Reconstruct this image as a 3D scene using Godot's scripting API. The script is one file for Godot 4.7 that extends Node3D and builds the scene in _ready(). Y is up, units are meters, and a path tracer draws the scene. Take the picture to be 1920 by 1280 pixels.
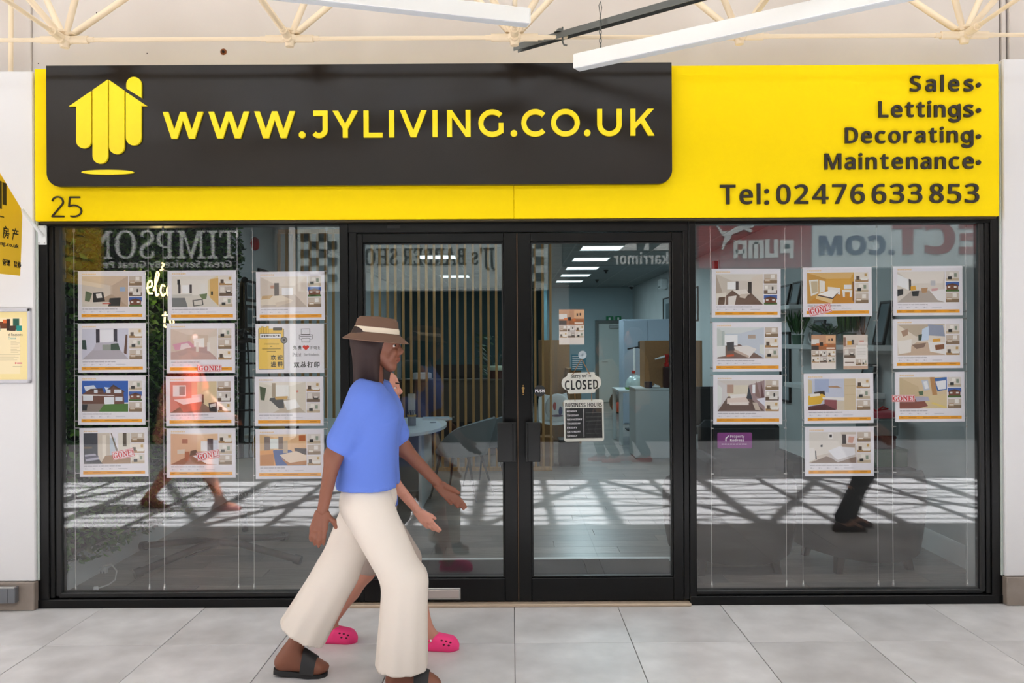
extends Node3D
# Shop front of a letting agent in a shopping arcade. Units are metres; x runs along the shop front, y up, z towards the viewer.
# The shop window plane is z = 0, the arcade lies at z > 0 and the shop at z < 0.
const EYE := Vector3(0, 1.54, 4.86)
const FPX := 1564.0
const ROLL := 0.0052
const ROOF_Y := 4.9
const SHOP_LIGHT := 4.2
var mats := {}
var fonts := {}
var used := {}
var rng := RandomNumberGenerator.new()

func _ready():
	rng.seed = 7
	# ---------------------------------------------------------------- camera, sky, sun, exposure
	var cam := Camera3D.new()
	cam.name = "camera"
	add_child(cam)
	cam.position = EYE
	cam.rotation = Vector3(0, 0, -ROLL)
	cam.fov = rad_to_deg(2.0 * atan(640.0 / FPX))
	cam.near = 0.05
	cam.far = 200.0
	cam.current = true
	var sky := Sky.new()
	var sm := ProceduralSkyMaterial.new()
	sm.sky_top_color = Color(0.42, 0.56, 0.78)
	sm.sky_horizon_color = Color(0.80, 0.84, 0.88)
	sm.ground_bottom_color = Color(0.45, 0.44, 0.42)
	sm.ground_horizon_color = Color(0.7, 0.72, 0.74)
	sm.sky_energy_multiplier = 1.0
	sky.sky_material = sm
	var env := Environment.new()
	env.background_mode = Environment.BG_SKY
	env.sky = sky
	env.background_energy_multiplier = 1.0
	env.tonemap_mode = Environment.TONE_MAPPER_LINEAR
	env.tonemap_exposure = 0.47
	env.sdfgi_enabled = true
	env.ssao_enabled = true
	env.ssil_enabled = true
	var we := WorldEnvironment.new()
	we.name = "world_environment"
	we.environment = env
	add_child(we)
	var sun := DirectionalLight3D.new()
	sun.name = "sun"
	sun.light_color = Color(0.97, 0.985, 1.0)
	sun.light_energy = 20.0
	sun.light_angular_distance = 0.6
	sun.shadow_enabled = true
	add_child(sun)
	sun.look_at_from_position(Vector3(4, 6, 0), Vector3(0, 0, 0.0), Vector3(0, 0, 1))
	# daylight through the opal rooflights on either side of the clear one
	roof_daylight(1.15, Vector2(17.0, 1.3), 2.2)
	roof_daylight(6.3, Vector2(17.0, 1.8), 9.0)
	# ---------------------------------------------------------------- build
	make_materials()
	build_arcade()
	build_frontage()
	build_sign()
	build_roof_frame()
	build_opposite()
	build_shop_shell()
	build_posters()
	build_door_things()
	build_shop_things()
	build_small_things()
	build_people()

func roof_daylight(z: float, size: Vector2, radiance: float):
	var l := AreaLight3D.new()
	l.name = "rooflight_daylight"
	l.area_size = size
	l.area_normalize_energy = true
	l.light_energy = radiance * size.x * size.y / PI
	l.light_color = Color(0.9, 0.95, 1.0)
	l.shadow_enabled = true
	add_child(l, true)
	l.position = Vector3(0, ROOF_Y - 0.06, z)
	l.rotation.x = -PI / 2

# ---------------------------------------------------------------- surveying: a pixel of the 1920 x 1280 photograph to metres on the plane at depth z
func fx(px: float, z := 0.0, py := 640.0) -> float:
	return (px - 960.0 + ROLL * (640.0 - py)) * (EYE.z - z) / FPX
func fy(py: float, z := 0.0, px := 960.0) -> float:
	return EYE.y + (640.0 - py - ROLL * (px - 960.0)) * (EYE.z - z) / FPX
func at(px: float, py: float, z := 0.0) -> Vector3:
	return Vector3(fx(px, z, py), fy(py, z, px), z)

# ---------------------------------------------------------------- geometry
class G:
	var v := PackedVector3Array()
	var n := PackedVector3Array()
	var u := PackedVector2Array()
	func tri(a: Vector3, b: Vector3, c: Vector3, na: Vector3, nb: Vector3, nc: Vector3, ua := Vector2.ZERO, ub := Vector2.ZERO, uc := Vector2.ZERO):
		if (b - a).cross(c - a).dot(na + nb + nc) > 0.0:
			v.append(a); v.append(c); v.append(b)
			n.append(na); n.append(nc); n.append(nb)
			u.append(ua); u.append(uc); u.append(ub)
		else:
			v.append(a); v.append(b); v.append(c)
			n.append(na); n.append(nb); n.append(nc)
			u.append(ua); u.append(ub); u.append(uc)
	func quad(a: Vector3, b: Vector3, c: Vector3, d: Vector3, nn: Vector3):
		tri(a, b, c, nn, nn, nn)
		tri(a, c, d, nn, nn, nn)
	func quadn(a, b, c, d, na, nb, nc, nd):
		tri(a, b, c, na, nb, nc)
		tri(a, c, d, na, nc, nd)
	func sheet(c: Vector3, right: Vector3, up: Vector3):  # a textured rectangle, half extents
		var nn := right.cross(up).normalized()
		var a := c - right + up
		var b := c + right + up
		var d := c + right - up
		var e := c - right - up
		tri(a, b, d, nn, nn, nn, Vector2(0, 0), Vector2(1, 0), Vector2(1, 1))
		tri(a, d, e, nn, nn, nn, Vector2(0, 0), Vector2(1, 1), Vector2(0, 1))
	func box(c: Vector3, s: Vector3, bev := 0.0, B := Basis()):
		var h := s * 0.5
		bev = minf(bev, minf(h.x, minf(h.y, h.z)) * 0.8)
		for ax in 3:
			var i := (ax + 1) % 3
			var j := (ax + 2) % 3
			for sg: float in [-1.0, 1.0]:
				var nn := Vector3.ZERO
				nn[ax] = sg
				var q := []
				for k in [[-1, -1], [1, -1], [1, 1], [-1, 1]]:
					var p := Vector3.ZERO
					p[ax] = sg * h[ax]
					p[i] = k[0] * (h[i] - bev)
					p[j] = k[1] * (h[j] - bev)
					q.append(c + B * p)
				quad(q[0], q[1], q[2], q[3], B * nn)
		if bev <= 0.0:
			return
		for ax in 3:
			var i := (ax + 1) % 3
			var j := (ax + 2) % 3
			for si: float in [-1.0, 1.0]:
				for sj: float in [-1.0, 1.0]:
					var nn := Vector3.ZERO
					nn[i] = si
					nn[j] = sj
					nn = nn.normalized()
					var q := []
					for k in [[-1, 0], [1, 0], [1, 1], [-1, 1]]:
						var p := Vector3.ZERO
						p[ax] = k[0] * (h[ax] - bev)
						p[i] = si * (h[i] - (0.0 if k[1] == 0 else bev))
						p[j] = sj * (h[j] - (bev if k[1] == 0 else 0.0))
						q.append(c + B * p)
					quad(q[0], q[1], q[2], q[3], B * nn)
		for sx: float in [-1.0, 1.0]:
			for sy: float in [-1.0, 1.0]:
				for sz: float in [-1.0, 1.0]:
					var nn := B * Vector3(sx, sy, sz).normalized()
					tri(c + B * Vector3(sx * h.x, sy * (h.y - bev), sz * (h.z - bev)), c + B * Vector3(sx * (h.x - bev), sy * h.y, sz * (h.z - bev)), c + B * Vector3(sx * (h.x - bev), sy * (h.y - bev), sz * h.z), nn, nn, nn)
	func span(a: Vector3, b: Vector3, bev := 0.0):  # a box from corner to corner
		box((a + b) * 0.5, (b - a).abs(), bev)
	func tube(pts: Array, r, seg := 8, caps := true, closed := false):
		var m := pts.size()
		var rings := []
		var nrm := []
		var t0: Vector3 = (pts[1] - pts[0]).normalized()
		var up := Vector3.UP if absf(t0.y) < 0.9 else Vector3.RIGHT
		var s := t0.cross(up).normalized()
		for k in m:
			var t: Vector3
			if closed:
				t = (pts[(k + 1) % m] - pts[(k + m - 1) % m]).normalized()
			else:
				t = (pts[mini(k + 1, m - 1)] - pts[maxi(k - 1, 0)]).normalized()
			s = (s - t * s.dot(t)).normalized()
			var w := t.cross(s)
			var rr: float = r[k] if r is Array else r
			var ring := []
			var rn := []
			for q in seg:
				var an := TAU * q / seg
				var d := s * cos(an) + w * sin(an)
				ring.append(pts[k] + d * rr)
				rn.append(d)
			rings.append(ring)
			nrm.append(rn)
		for k in (m if closed else m - 1):
			var k2 := (k + 1) % m
			for q in seg:
				var q2 := (q + 1) % seg
				quadn(rings[k][q], rings[k][q2], rings[k2][q2], rings[k2][q], nrm[k][q], nrm[k][q2], nrm[k2][q2], nrm[k2][q])
		if caps and not closed:
			for e in [0, m - 1]:
				var d: Vector3 = ((pts[0] - pts[1]) if e == 0 else (pts[m - 1] - pts[m - 2])).normalized()
				for q in seg:
					tri(pts[e], rings[e][q], rings[e][(q + 1) % seg], d, d, d)
	func lathe(prof: Array, seg := 16, T := Transform3D(), soft := 0.6):  # Vector2(radius, height)
		var m := prof.size()
		var sn := []
		for k in m - 1:
			var d: Vector2 = prof[k + 1] - prof[k]
			sn.append(Vector2(d.y, -d.x).normalized())
		for k in m - 1:
			var n0: Vector2 = sn[k]
			var n1: Vector2 = sn[k]
			if k > 0 and sn[k].dot(sn[k - 1]) > soft:
				n0 = (sn[k] + sn[k - 1]).normalized()
			if k < m - 2 and sn[k].dot(sn[k + 1]) > soft:
				n1 = (sn[k] + sn[k + 1]).normalized()
			for q in seg:
				var a0 := TAU * q / seg
				var a1 := TAU * (q + 1) / seg
				var c0 := Vector3(cos(a0), 0, sin(a0))
				var c1 := Vector3(cos(a1), 0, sin(a1))
				var up := Vector3.UP
				var B := T.basis
				quadn(T * (c0 * prof[k].x + up * prof[k].y), T * (c1 * prof[k].x + up * prof[k].y), T * (c1 * prof[k + 1].x + up * prof[k + 1].y), T * (c0 * prof[k + 1].x + up * prof[k + 1].y), B * (c0 * n0.x + up * n0.y), B * (c1 * n0.x + up * n0.y), B * (c1 * n1.x + up * n1.y), B * (c0 * n1.x + up * n1.y))
	func prism(poly: PackedVector2Array, z0: float, z1: float, T := Transform3D(), back := true):
		var idx := Geometry2D.triangulate_polygon(poly)
		var B := T.basis
		for k in range(0, idx.size(), 3):
			var a := poly[idx[k]]
			var b := poly[idx[k + 1]]
			var c := poly[idx[k + 2]]
			var f := B * Vector3.BACK
			tri(T * Vector3(a.x, a.y, z1), T * Vector3(b.x, b.y, z1), T * Vector3(c.x, c.y, z1), f, f, f)
			if back:
				tri(T * Vector3(a.x, a.y, z0), T * Vector3(b.x, b.y, z0), T * Vector3(c.x, c.y, z0), -f, -f, -f)
		rim(poly, z0, z1, T, 1.0)
	func rim(poly: PackedVector2Array, z0: float, z1: float, T := Transform3D(), out := 1.0):
		var m := poly.size()
		var flip := out * (1.0 if Geometry2D.is_polygon_clockwise(poly) else -1.0)
		var en := []
		for k in m:
			var d := poly[(k + 1) % m] - poly[k]
			en.append(Vector2(-d.y, d.x).normalized() * flip)
		for k in m:
			var k2 := (k + 1) % m
			var na: Vector2 = en[k]
			var nb: Vector2 = en[k]
			var pr: Vector2 = en[(k + m - 1) % m]
			var nx: Vector2 = en[k2]
			if na.dot(pr) > 0.8:
				na = (na + pr).normalized()
			if nb.dot(nx) > 0.8:
				nb = (nb + nx).normalized()
			var A := T.basis * Vector3(na.x, na.y, 0)
			var C := T.basis * Vector3(nb.x, nb.y, 0)
			quadn(T * Vector3(poly[k].x, poly[k].y, z0), T * Vector3(poly[k2].x, poly[k2].y, z0), T * Vector3(poly[k2].x, poly[k2].y, z1), T * Vector3(poly[k].x, poly[k].y, z1), A, C, C, A)
	func ring(outer: PackedVector2Array, inner: PackedVector2Array, z0: float, z1: float, T := Transform3D()):  # same number of points
		var m := outer.size()
		for k in m:
			var k2 := (k + 1) % m
			for zz in [[z0, -1.0], [z1, 1.0]]:
				quad(T * Vector3(outer[k].x, outer[k].y, zz[0]), T * Vector3(outer[k2].x, outer[k2].y, zz[0]), T * Vector3(inner[k2].x, inner[k2].y, zz[0]), T * Vector3(inner[k].x, inner[k].y, zz[0]), T.basis * Vector3(0, 0, zz[1]))
		rim(outer, z0, z1, T, 1.0)
		rim(inner, z0, z1, T, -1.0)
	func ball(c: Vector3, r: Vector3, seg := 14, rows := 9, B := Basis()):
		for j in rows:
			for i in seg:
				var q := []
				var m := []
				for k in [[0, 0], [1, 0], [1, 1], [0, 1]]:
					var la: float = PI * (j + k[1]) / rows - PI / 2
					var lo: float = TAU * (i + k[0]) / seg
					var d := Vector3(cos(la) * cos(lo), sin(la), cos(la) * sin(lo))
					q.append(c + B * (d * r))
					m.append((B * (d / r)).normalized())
				quadn(q[0], q[1], q[2], q[3], m[0], m[1], m[2], m[3])
	func skin(rows: Array, closed_u := false, thick := 0.0):  # a grid of points as a smooth sheet; thick > 0 gives it a back and edges
		var a := rows.size()
		var b: int = rows[0].size()
		var nr := []
		for i in a:
			var line := []
			for j in b:
				var du: Vector3 = rows[mini(i + 1, a - 1)][j] - rows[maxi(i - 1, 0)][j]
				var dv: Vector3
				if closed_u:
					dv = rows[i][(j + 1) % b] - rows[i][(j + b - 1) % b]
				else:
					dv = rows[i][mini(j + 1, b - 1)] - rows[i][maxi(j - 1, 0)]
				line.append(du.cross(dv).normalized())
			nr.append(line)
		for i in a - 1:
			for j in (b if closed_u else b - 1):
				var j2 := (j + 1) % b
				quadn(rows[i][j], rows[i][j2], rows[i + 1][j2], rows[i + 1][j], nr[i][j], nr[i][j2], nr[i + 1][j2], nr[i + 1][j])
				if thick != 0.0:
					var t := -thick
					quadn(rows[i][j] + nr[i][j] * t, rows[i][j2] + nr[i][j2] * t, rows[i + 1][j2] + nr[i + 1][j2] * t, rows[i + 1][j] + nr[i + 1][j] * t, -nr[i][j], -nr[i][j2], -nr[i + 1][j2], -nr[i + 1][j])
		if thick != 0.0:
			for e in [0, a - 1]:
				for j in (b if closed_u else b - 1):
					var j2 := (j + 1) % b
					var o: Vector3 = (rows[e][j] - rows[1 if e == 0 else a - 2][j]).normalized()
					quad(rows[e][j], rows[e][j2], rows[e][j2] - nr[e][j2] * thick, rows[e][j] - nr[e][j] * thick, o)
			if not closed_u:
				for e in [0, b - 1]:
					for i in a - 1:
						var o: Vector3 = (rows[i][e] - rows[i][1 if e == 0 else b - 2]).normalized()
						quad(rows[i][e], rows[i + 1][e], rows[i + 1][e] - nr[i + 1][e] * thick, rows[i][e] - nr[i][e] * thick, o)
	func add(o: G, T := Transform3D()):
		for k in o.v.size():
			v.append(T * o.v[k])
			n.append((T.basis * o.n[k]).normalized())
		u.append_array(o.u)
	func mesh() -> ArrayMesh:
		var ar := []
		ar.resize(Mesh.ARRAY_MAX)
		ar[Mesh.ARRAY_VERTEX] = v
		ar[Mesh.ARRAY_NORMAL] = n
		ar[Mesh.ARRAY_TEX_UV] = u
		var m := ArrayMesh.new()
		m.add_surface_from_arrays(Mesh.PRIMITIVE_TRIANGLES, ar)
		return m

func gbox(c: Vector3, s: Vector3, bev := 0.0, B := Basis()) -> G:
	var g := G.new()
	g.box(c, s, bev, B)
	return g
func gspan(a: Vector3, b: Vector3, bev := 0.0) -> G:
	var g := G.new()
	g.span(a, b, bev)
	return g
func gtube(pts: Array, r, seg := 8) -> G:
	var g := G.new()
	g.tube(pts, r, seg)
	return g
func arc(c: Vector2, rx: float, ry: float, a0: float, a1: float, k := 16) -> Array:
	var o := []
	for i in k + 1:
		var a := deg_to_rad(lerpf(a0, a1, float(i) / k))
		o.append(c + Vector2(cos(a) * rx, sin(a) * ry))
	return o
func rounded(w: float, h: float, r: float, k := 5) -> PackedVector2Array:
	var p := PackedVector2Array()
	for q in [[1, 1, 0], [-1, 1, 90], [-1, -1, 180], [1, -1, 270]]:
		for e in arc(Vector2(q[0] * (w / 2 - r), q[1] * (h / 2 - r)), r, r, q[2], q[2] + 90, k):
			p.append(e)
	return p

# ---------------------------------------------------------------- nodes
func numbered(called: String) -> String:
	var k: int = used.get(called, 0)
	used[called] = k + 1
	return called if k == 0 else "%s_%03d" % [called, k]
func tag(o: Node, label: String, category: String, group := "", kind := ""):
	if label:
		o.set_meta("label", label)
	if category:
		o.set_meta("category", category)
	if group:
		o.set_meta("group", group)
	if kind:
		o.set_meta("kind", kind)
func thing(called: String, label: String, category: String, pos := Vector3.ZERO, turn := 0.0, group := "") -> Node3D:
	var o := Node3D.new()
	o.name = numbered(called)
	add_child(o)
	o.position = pos
	o.rotation.y = turn
	tag(o, label, category, group)
	return o
func structure(called: String, label := "", category := "") -> Node3D:
	var o := Node3D.new()
	o.name = called
	add_child(o)
	tag(o, label, category, "", "structure")
	return o
func put(called: String, mesh: Mesh, m: Material, parent: Node, T := Transform3D()) -> MeshInstance3D:
	var o := MeshInstance3D.new()
	var k := 0
	var nm := called
	while parent.has_node(nm):
		k += 1
		nm = "%s_%03d" % [called, k]
	o.name = nm
	o.mesh = mesh
	o.material_override = m
	o.transform = T
	parent.add_child(o, true)
	return o
func part(called: String, g: G, m: Material, parent: Node) -> MeshInstance3D:
	return put(called, g.mesh(), m, parent)
func solo(called: String, g: G, m: Material, label: String, category: String, group := "", kind := "") -> MeshInstance3D:
	var o := MeshInstance3D.new()
	o.name = numbered(called)
	o.mesh = g.mesh()
	o.material_override = m
	add_child(o)
	tag(o, label, category, group, kind)
	return o

# ---------------------------------------------------------------- materials and lettering
func M(called: String, c: Color, rough := 0.6, metal := 0.0) -> StandardMaterial3D:
	if mats.has(called):
		return mats[called]
	var m := StandardMaterial3D.new()
	m.resource_name = called
	m.albedo_color = c
	m.roughness = rough
	m.metallic = metal
	mats[called] = m
	return m
func noise(freq: float, c0: Color, c1: Color, sd := 1, size := 256, oct := 4) -> NoiseTexture2D:
	var f := FastNoiseLite.new()
	f.seed = sd
	f.frequency = freq
	f.fractal_octaves = oct
	var t := NoiseTexture2D.new()
	t.width = size
	t.height = size
	t.seamless = true
	t.noise = f
	var g := Gradient.new()
	g.colors = PackedColorArray([c0, c1])
	t.color_ramp = g
	return t
func grainy(m: StandardMaterial3D, t: Texture2D, scale: Vector3, world := true) -> StandardMaterial3D:
	m.albedo_texture = t
	m.uv1_triplanar = true
	m.uv1_world_triplanar = world
	m.uv1_scale = scale
	return m
func font(nm: String, w: int) -> Font:
	var key := nm + str(w)
	if not fonts.has(key):
		var f := SystemFont.new()
		f.font_names = PackedStringArray([nm])
		f.font_weight = w
		fonts[key] = f
	return fonts[key]
func text_mesh(s: String, h: float, depth: float, f: Font) -> TextMesh:  # h: font size in metres (cap height is about 0.71 of it)
	var t := TextMesh.new()
	t.text = s
	t.font = f
	t.font_size = 64
	t.pixel_size = h / 64.0
	t.depth = depth
	t.curve_step = 1.0
	return t
func text_fit(s: String, w: float, h: float, depth: float, f: Font) -> Array:  # [mesh, transform] that fits the ink into a w x h box round the origin
	var t := text_mesh(s, 1.0, 1.0, f)
	var b := t.get_aabb()
	var sc := Vector3(w / b.size.x, h / b.size.y, depth)
	var c := b.get_center()
	return [t, Transform3D(Basis.from_scale(sc), Vector3(-c.x * sc.x, -c.y * sc.y, 0.0))]
func lettering(called: String, s: String, c: Vector3, w: float, h: float, depth: float, f: Font, m: Material, parent: Node, B := Basis()) -> MeshInstance3D:
	var r := text_fit(s, w, h, depth, f)
	# bake it, so that letters are real meshes of their own size
	var ar: Array = r[0].get_mesh_arrays()
	var g := G.new()
	var T: Transform3D = Transform3D(B, c) * r[1]
	var vv: PackedVector3Array = ar[Mesh.ARRAY_VERTEX]
	var nn: PackedVector3Array = ar[Mesh.ARRAY_NORMAL]
	var ix: PackedInt32Array = ar[Mesh.ARRAY_INDEX] if ar[Mesh.ARRAY_INDEX] != null else PackedInt32Array(range(vv.size()))
	var nb := T.basis.inverse().transposed()
	for k in range(0, ix.size(), 3):
		g.tri(T * vv[ix[k]], T * vv[ix[k + 1]], T * vv[ix[k + 2]], (nb * nn[ix[k]]).normalized(), (nb * nn[ix[k + 1]]).normalized(), (nb * nn[ix[k + 2]]).normalized())
	return part(called, g, m, parent)

func make_materials():
	grainy(M("white_render", Color(0.93, 0.905, 0.88), 0.7), noise(0.01, Color(0.96, 0.96, 0.96), Color(1, 1, 1), 3), Vector3.ONE * 0.8)
	grainy(M("upper_wall", Color(0.85, 0.82, 0.80), 0.75), noise(0.006, Color(0.94, 0.93, 0.92), Color(1, 1, 1), 4), Vector3.ONE * 0.5)
	M("white_panel", Color(0.88, 0.87, 0.87), 0.35)
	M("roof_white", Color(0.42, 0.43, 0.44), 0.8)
	M("black_frame", Color(0.05, 0.048, 0.048), 0.3).metallic_specular = 0.38
	M("black_bead", Color(0.06, 0.06, 0.06), 0.4)
	M("sign_yellow", Color(0.985, 0.85, 0.01), 0.5).metallic_specular = 0.25
	M("sign_black", Color(0.10, 0.08, 0.07), 0.24).metallic_specular = 0.42
	M("letter_yellow", Color(1.0, 0.89, 0.06), 0.4)
	M("letter_black", Color(0.13, 0.095, 0.06), 0.45)
	M("cream_paint", Color(0.93, 0.85, 0.73), 0.5)
	M("batten_white", Color(1.0, 1.0, 0.99), 0.5)
	M("batten_grey", Color(0.80, 0.815, 0.84), 0.5)
	M("galvanised", Color(0.42, 0.43, 0.42), 0.45, 0.75)
	M("steel", Color(0.75, 0.75, 0.74), 0.28, 0.9)
	M("brass", Color(0.72, 0.58, 0.36), 0.35, 0.9)
	grainy(M("plinth_stone", Color(0.60, 0.55, 0.51), 0.45), noise(0.03, Color(0.9, 0.89, 0.88), Color(1, 1, 1), 9), Vector3.ONE)
	for k in 4:
		var b: float = [1.0, 0.97, 1.02, 0.985][k]
		var m := grainy(M("floor_tile_%d" % k, Color(0.885 * b, 0.872 * b, 0.87 * b), 0.38), noise(0.009, Color(0.86, 0.855, 0.85), Color(1, 1, 1), 20 + k, 512, 5), Vector3.ONE * 0.6)
		m.uv1_offset = Vector3(k * 0.37, k * 0.21, k * 0.53)
	M("grout", Color(0.24, 0.225, 0.21), 0.9)
	var gl := M("window_glass", Color(0.10, 0.16, 0.15, 0.005), 0.0)
	gl.transparency = BaseMaterial3D.TRANSPARENCY_ALPHA
	var ac := M("acrylic", Color(0.6, 0.64, 0.64, 0.02), 0.02)
	ac.transparency = BaseMaterial3D.TRANSPARENCY_ALPHA
	M("paper", Color(0.95, 0.945, 0.955), 0.5)
	M("black_plastic", Color(0.07, 0.07, 0.075), 0.45)
	M("white_plastic", Color(0.92, 0.93, 0.93), 0.35)
	M("red_plastic", Color(0.72, 0.06, 0.05), 0.4)
	M("dark_wood", Color(0.13, 0.075, 0.05), 0.5)
	grainy(M("pine", Color(0.83, 0.64, 0.40), 0.6), noise(0.02, Color(0.86, 0.84, 0.8), Color(1, 1, 1), 12), Vector3(6, 0.5, 6))
	grainy(M("cardboard", Color(0.62, 0.45, 0.28), 0.85), noise(0.05, Color(0.93, 0.93, 0.93), Color(1, 1, 1), 14), Vector3.ONE * 2)

# ================================================================ the arcade
func build_arcade():
	# floor: 600 mm tiles on a grout bed; the ones in front of the shop are parts, the rest are joined
	var fl := structure("floor")
	part("grout_bed", gspan(Vector3(-9.0, -0.2, 0.06), Vector3(9.0, -0.004, 8.0)), mats.grout, fl)
	var far: Array = [G.new(), G.new(), G.new(), G.new()]
	var meshes := []
	for k in 4:
		meshes.append(gbox(Vector3(0, -0.01, 0), Vector3(0.5965, 0.02, 0.5965), 0.0012).mesh())
	for iz in 14:
		for ix in range(-15, 15):
			var c := Vector3(0.006 + 0.6 * (ix + 0.5), 0, 0.6 * (iz + 0.5))
			var k := (ix * 7 + iz * 3 + 60) % 4
			var t := 0.0004 * ((ix * 13 + iz * 5 + 400) % 3)
			if iz < 4 and absi(ix) < 8:
				put("floor_tile", meshes[k], mats["floor_tile_%d" % k], fl, Transform3D(Basis(), c + Vector3(0, -t, 0)))
			elif c.z < 8.0:
				far[k].box(c + Vector3(0, -0.01 - t, 0), Vector3(0.5965, 0.02, 0.5965))
	for k in 4:
		var o := part("floor_tiles_beyond", far[k], mats["floor_tile_%d" % k], fl)
		o.set_meta("kind", "stuff")
	# wall over the shop front, with its panel joints, a rusty bolt hole and specks
	var w := structure("wall_front")
	part("panel", gspan(Vector3(fx(63, -0.2), 2.7, -0.4), Vector3(fx(1877, -0.2), ROOF_Y, -0.2), 0.004), mats.upper_wall, w)
	part("panel", gspan(Vector3(-9, 2.7, -0.4), Vector3(fx(61, -0.19), ROOF_Y, -0.185), 0.004), mats.upper_wall, w)
	part("panel", gspan(Vector3(fx(1880, -0.2), 2.7, -0.4), Vector3(fx(1889.5, -0.19), ROOF_Y, -0.19), 0.003), mats.upper_wall, w)
	part("panel", gspan(Vector3(fx(1891.5, -0.2), 2.7, -0.4), Vector3(9, ROOF_Y, -0.175), 0.004), mats.upper_wall, w)
	part("panel_backing", gspan(Vector3(-9, 2.7, -0.5), Vector3(9, ROOF_Y, -0.39)), mats.upper_wall, w)
	var rust := M("rust", Color(0.52, 0.30, 0.15), 0.9)
	var g := G.new()
	var rc := at(419, 97, -0.199)
	g.lathe([Vector2(0.0, 0.0015), Vector2(0.012, 0.0012), Vector2(0.020, 0.0)], 12, Transform3D(Basis(Vector3.RIGHT, PI / 2), rc))
	part("rust_stain", g, rust, w)
	g = G.new()
	g.lathe([Vector2(0.0, 0.008), Vector2(0.008, 0.008), Vector2(0.009, 0.0)], 10, Transform3D(Basis(Vector3.RIGHT, PI / 2), rc))
	part("bolt", g, M("rust_dark", Color(0.16, 0.09, 0.06), 0.9), w)
	for q in [[181, 24], [205, 72], [156, 72], [276, 100], [72, 119]]:
		part("speck", gbox(at(q[0], q[1], -0.1995), Vector3(0.006, 0.005, 0.003)), M("rust_dark", Color.BLACK), w)
	# the white clad piers on either side with their stone plinths
	for s in 2:
		var pr := structure("wall_left" if s == 0 else "wall_right")
		var x0: float = -9.0 if s == 0 else fx(1883, 0.03)
		var x1: float = fx(64, 0.03) if s == 0 else 9.0
		var xi: float = x1 if s == 0 else x0
		var top := 3.12 if s == 0 else 3.16
		part("cladding_panel", gspan(Vector3(x0, 0.165, -0.35), Vector3(x1, top, 0.03), 0.006), mats.white_panel, pr)
		part("edge_strip", gspan(Vector3(xi, 0.165, -0.3), Vector3(xi + (0.012 if s == 0 else -0.012), top - 0.02, 0.012), 0.003), M("edge_grey", Color(0.74, 0.77, 0.74), 0.4), pr)
		var pw := 0.075
		for k in 6:
			var a: float = (xi - pw * 0 - 1.2 * k) if s == 0 else (xi + 1.2 * k)
			var b: float = (a - 1.197) if s == 0 else (a + 1.197)
			part("plinth_slab", gspan(Vector3(minf(a, b), 0.0, -0.3), Vector3(maxf(a, b), 0.163, 0.045), 0.004), mats.plinth_stone, pr)
	for s: float in [-1, 1]:
		var e := structure("wall_end" if s < 0 else "wall_end_far")
		part("panel", gspan(Vector3(9.0 * s, -0.2, -0.5), Vector3(9.2 * s, ROOF_Y + 0.2, 8.2)), mats.white_render, e)
	# roof: solid strips, two opal rooflights and an open clear one with glazing bars
	var r := structure("ceiling")
	for q in [[-0.5, 0.5], [1.8, 2.06], [4.3, 5.4], [7.2, 8.2]]:
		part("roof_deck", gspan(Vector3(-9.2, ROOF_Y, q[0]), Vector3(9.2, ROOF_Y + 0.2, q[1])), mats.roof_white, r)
	var opal := M("opal_rooflight", Color(0.9, 0.9, 0.9), 0.8)
	opal.emission_enabled = true
	opal.emission = Color(1.0, 0.99, 0.97)
	opal.emission_energy_multiplier = 3.0
	for q in [[0.5, 1.8], [5.4, 7.2]]:
		part("rooflight_panel", gspan(Vector3(-9.2, ROOF_Y + 0.03, q[0]), Vector3(9.2, ROOF_Y + 0.12, q[1])), opal, r)
	for k in 16:
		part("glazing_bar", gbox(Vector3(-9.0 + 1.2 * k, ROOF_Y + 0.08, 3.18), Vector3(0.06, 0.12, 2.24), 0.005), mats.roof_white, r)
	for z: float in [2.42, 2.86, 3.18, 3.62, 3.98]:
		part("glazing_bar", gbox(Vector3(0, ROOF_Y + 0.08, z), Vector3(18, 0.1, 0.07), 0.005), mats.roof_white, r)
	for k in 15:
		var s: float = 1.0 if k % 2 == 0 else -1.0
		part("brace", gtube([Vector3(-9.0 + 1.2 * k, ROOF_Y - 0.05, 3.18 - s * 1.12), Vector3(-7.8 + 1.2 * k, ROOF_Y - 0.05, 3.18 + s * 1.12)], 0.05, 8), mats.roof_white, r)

# ================================================================ window frames, doors, panes
func bar(called: String, x0: float, y0: float, x1: float, y1: float, z0: float, z1: float, parent: Node, bev := 0.003, m: Material = null):
	return part(called, gspan(Vector3(x0, y0, z0), Vector3(x1, y1, z1), bev), m if m else mats.black_frame, parent)
func pane(x0: float, y0: float, x1: float, y1: float, z: float, parent: Node, called := "pane"):
	var g := G.new()
	for dz: float in [0.0, -0.020]:  # sealed double glazing: two sheets
		g.span(Vector3(x0, y0, z + dz - 0.005), Vector3(x1, y1, z + dz))
	part(called, g, mats.window_glass, parent)

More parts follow.
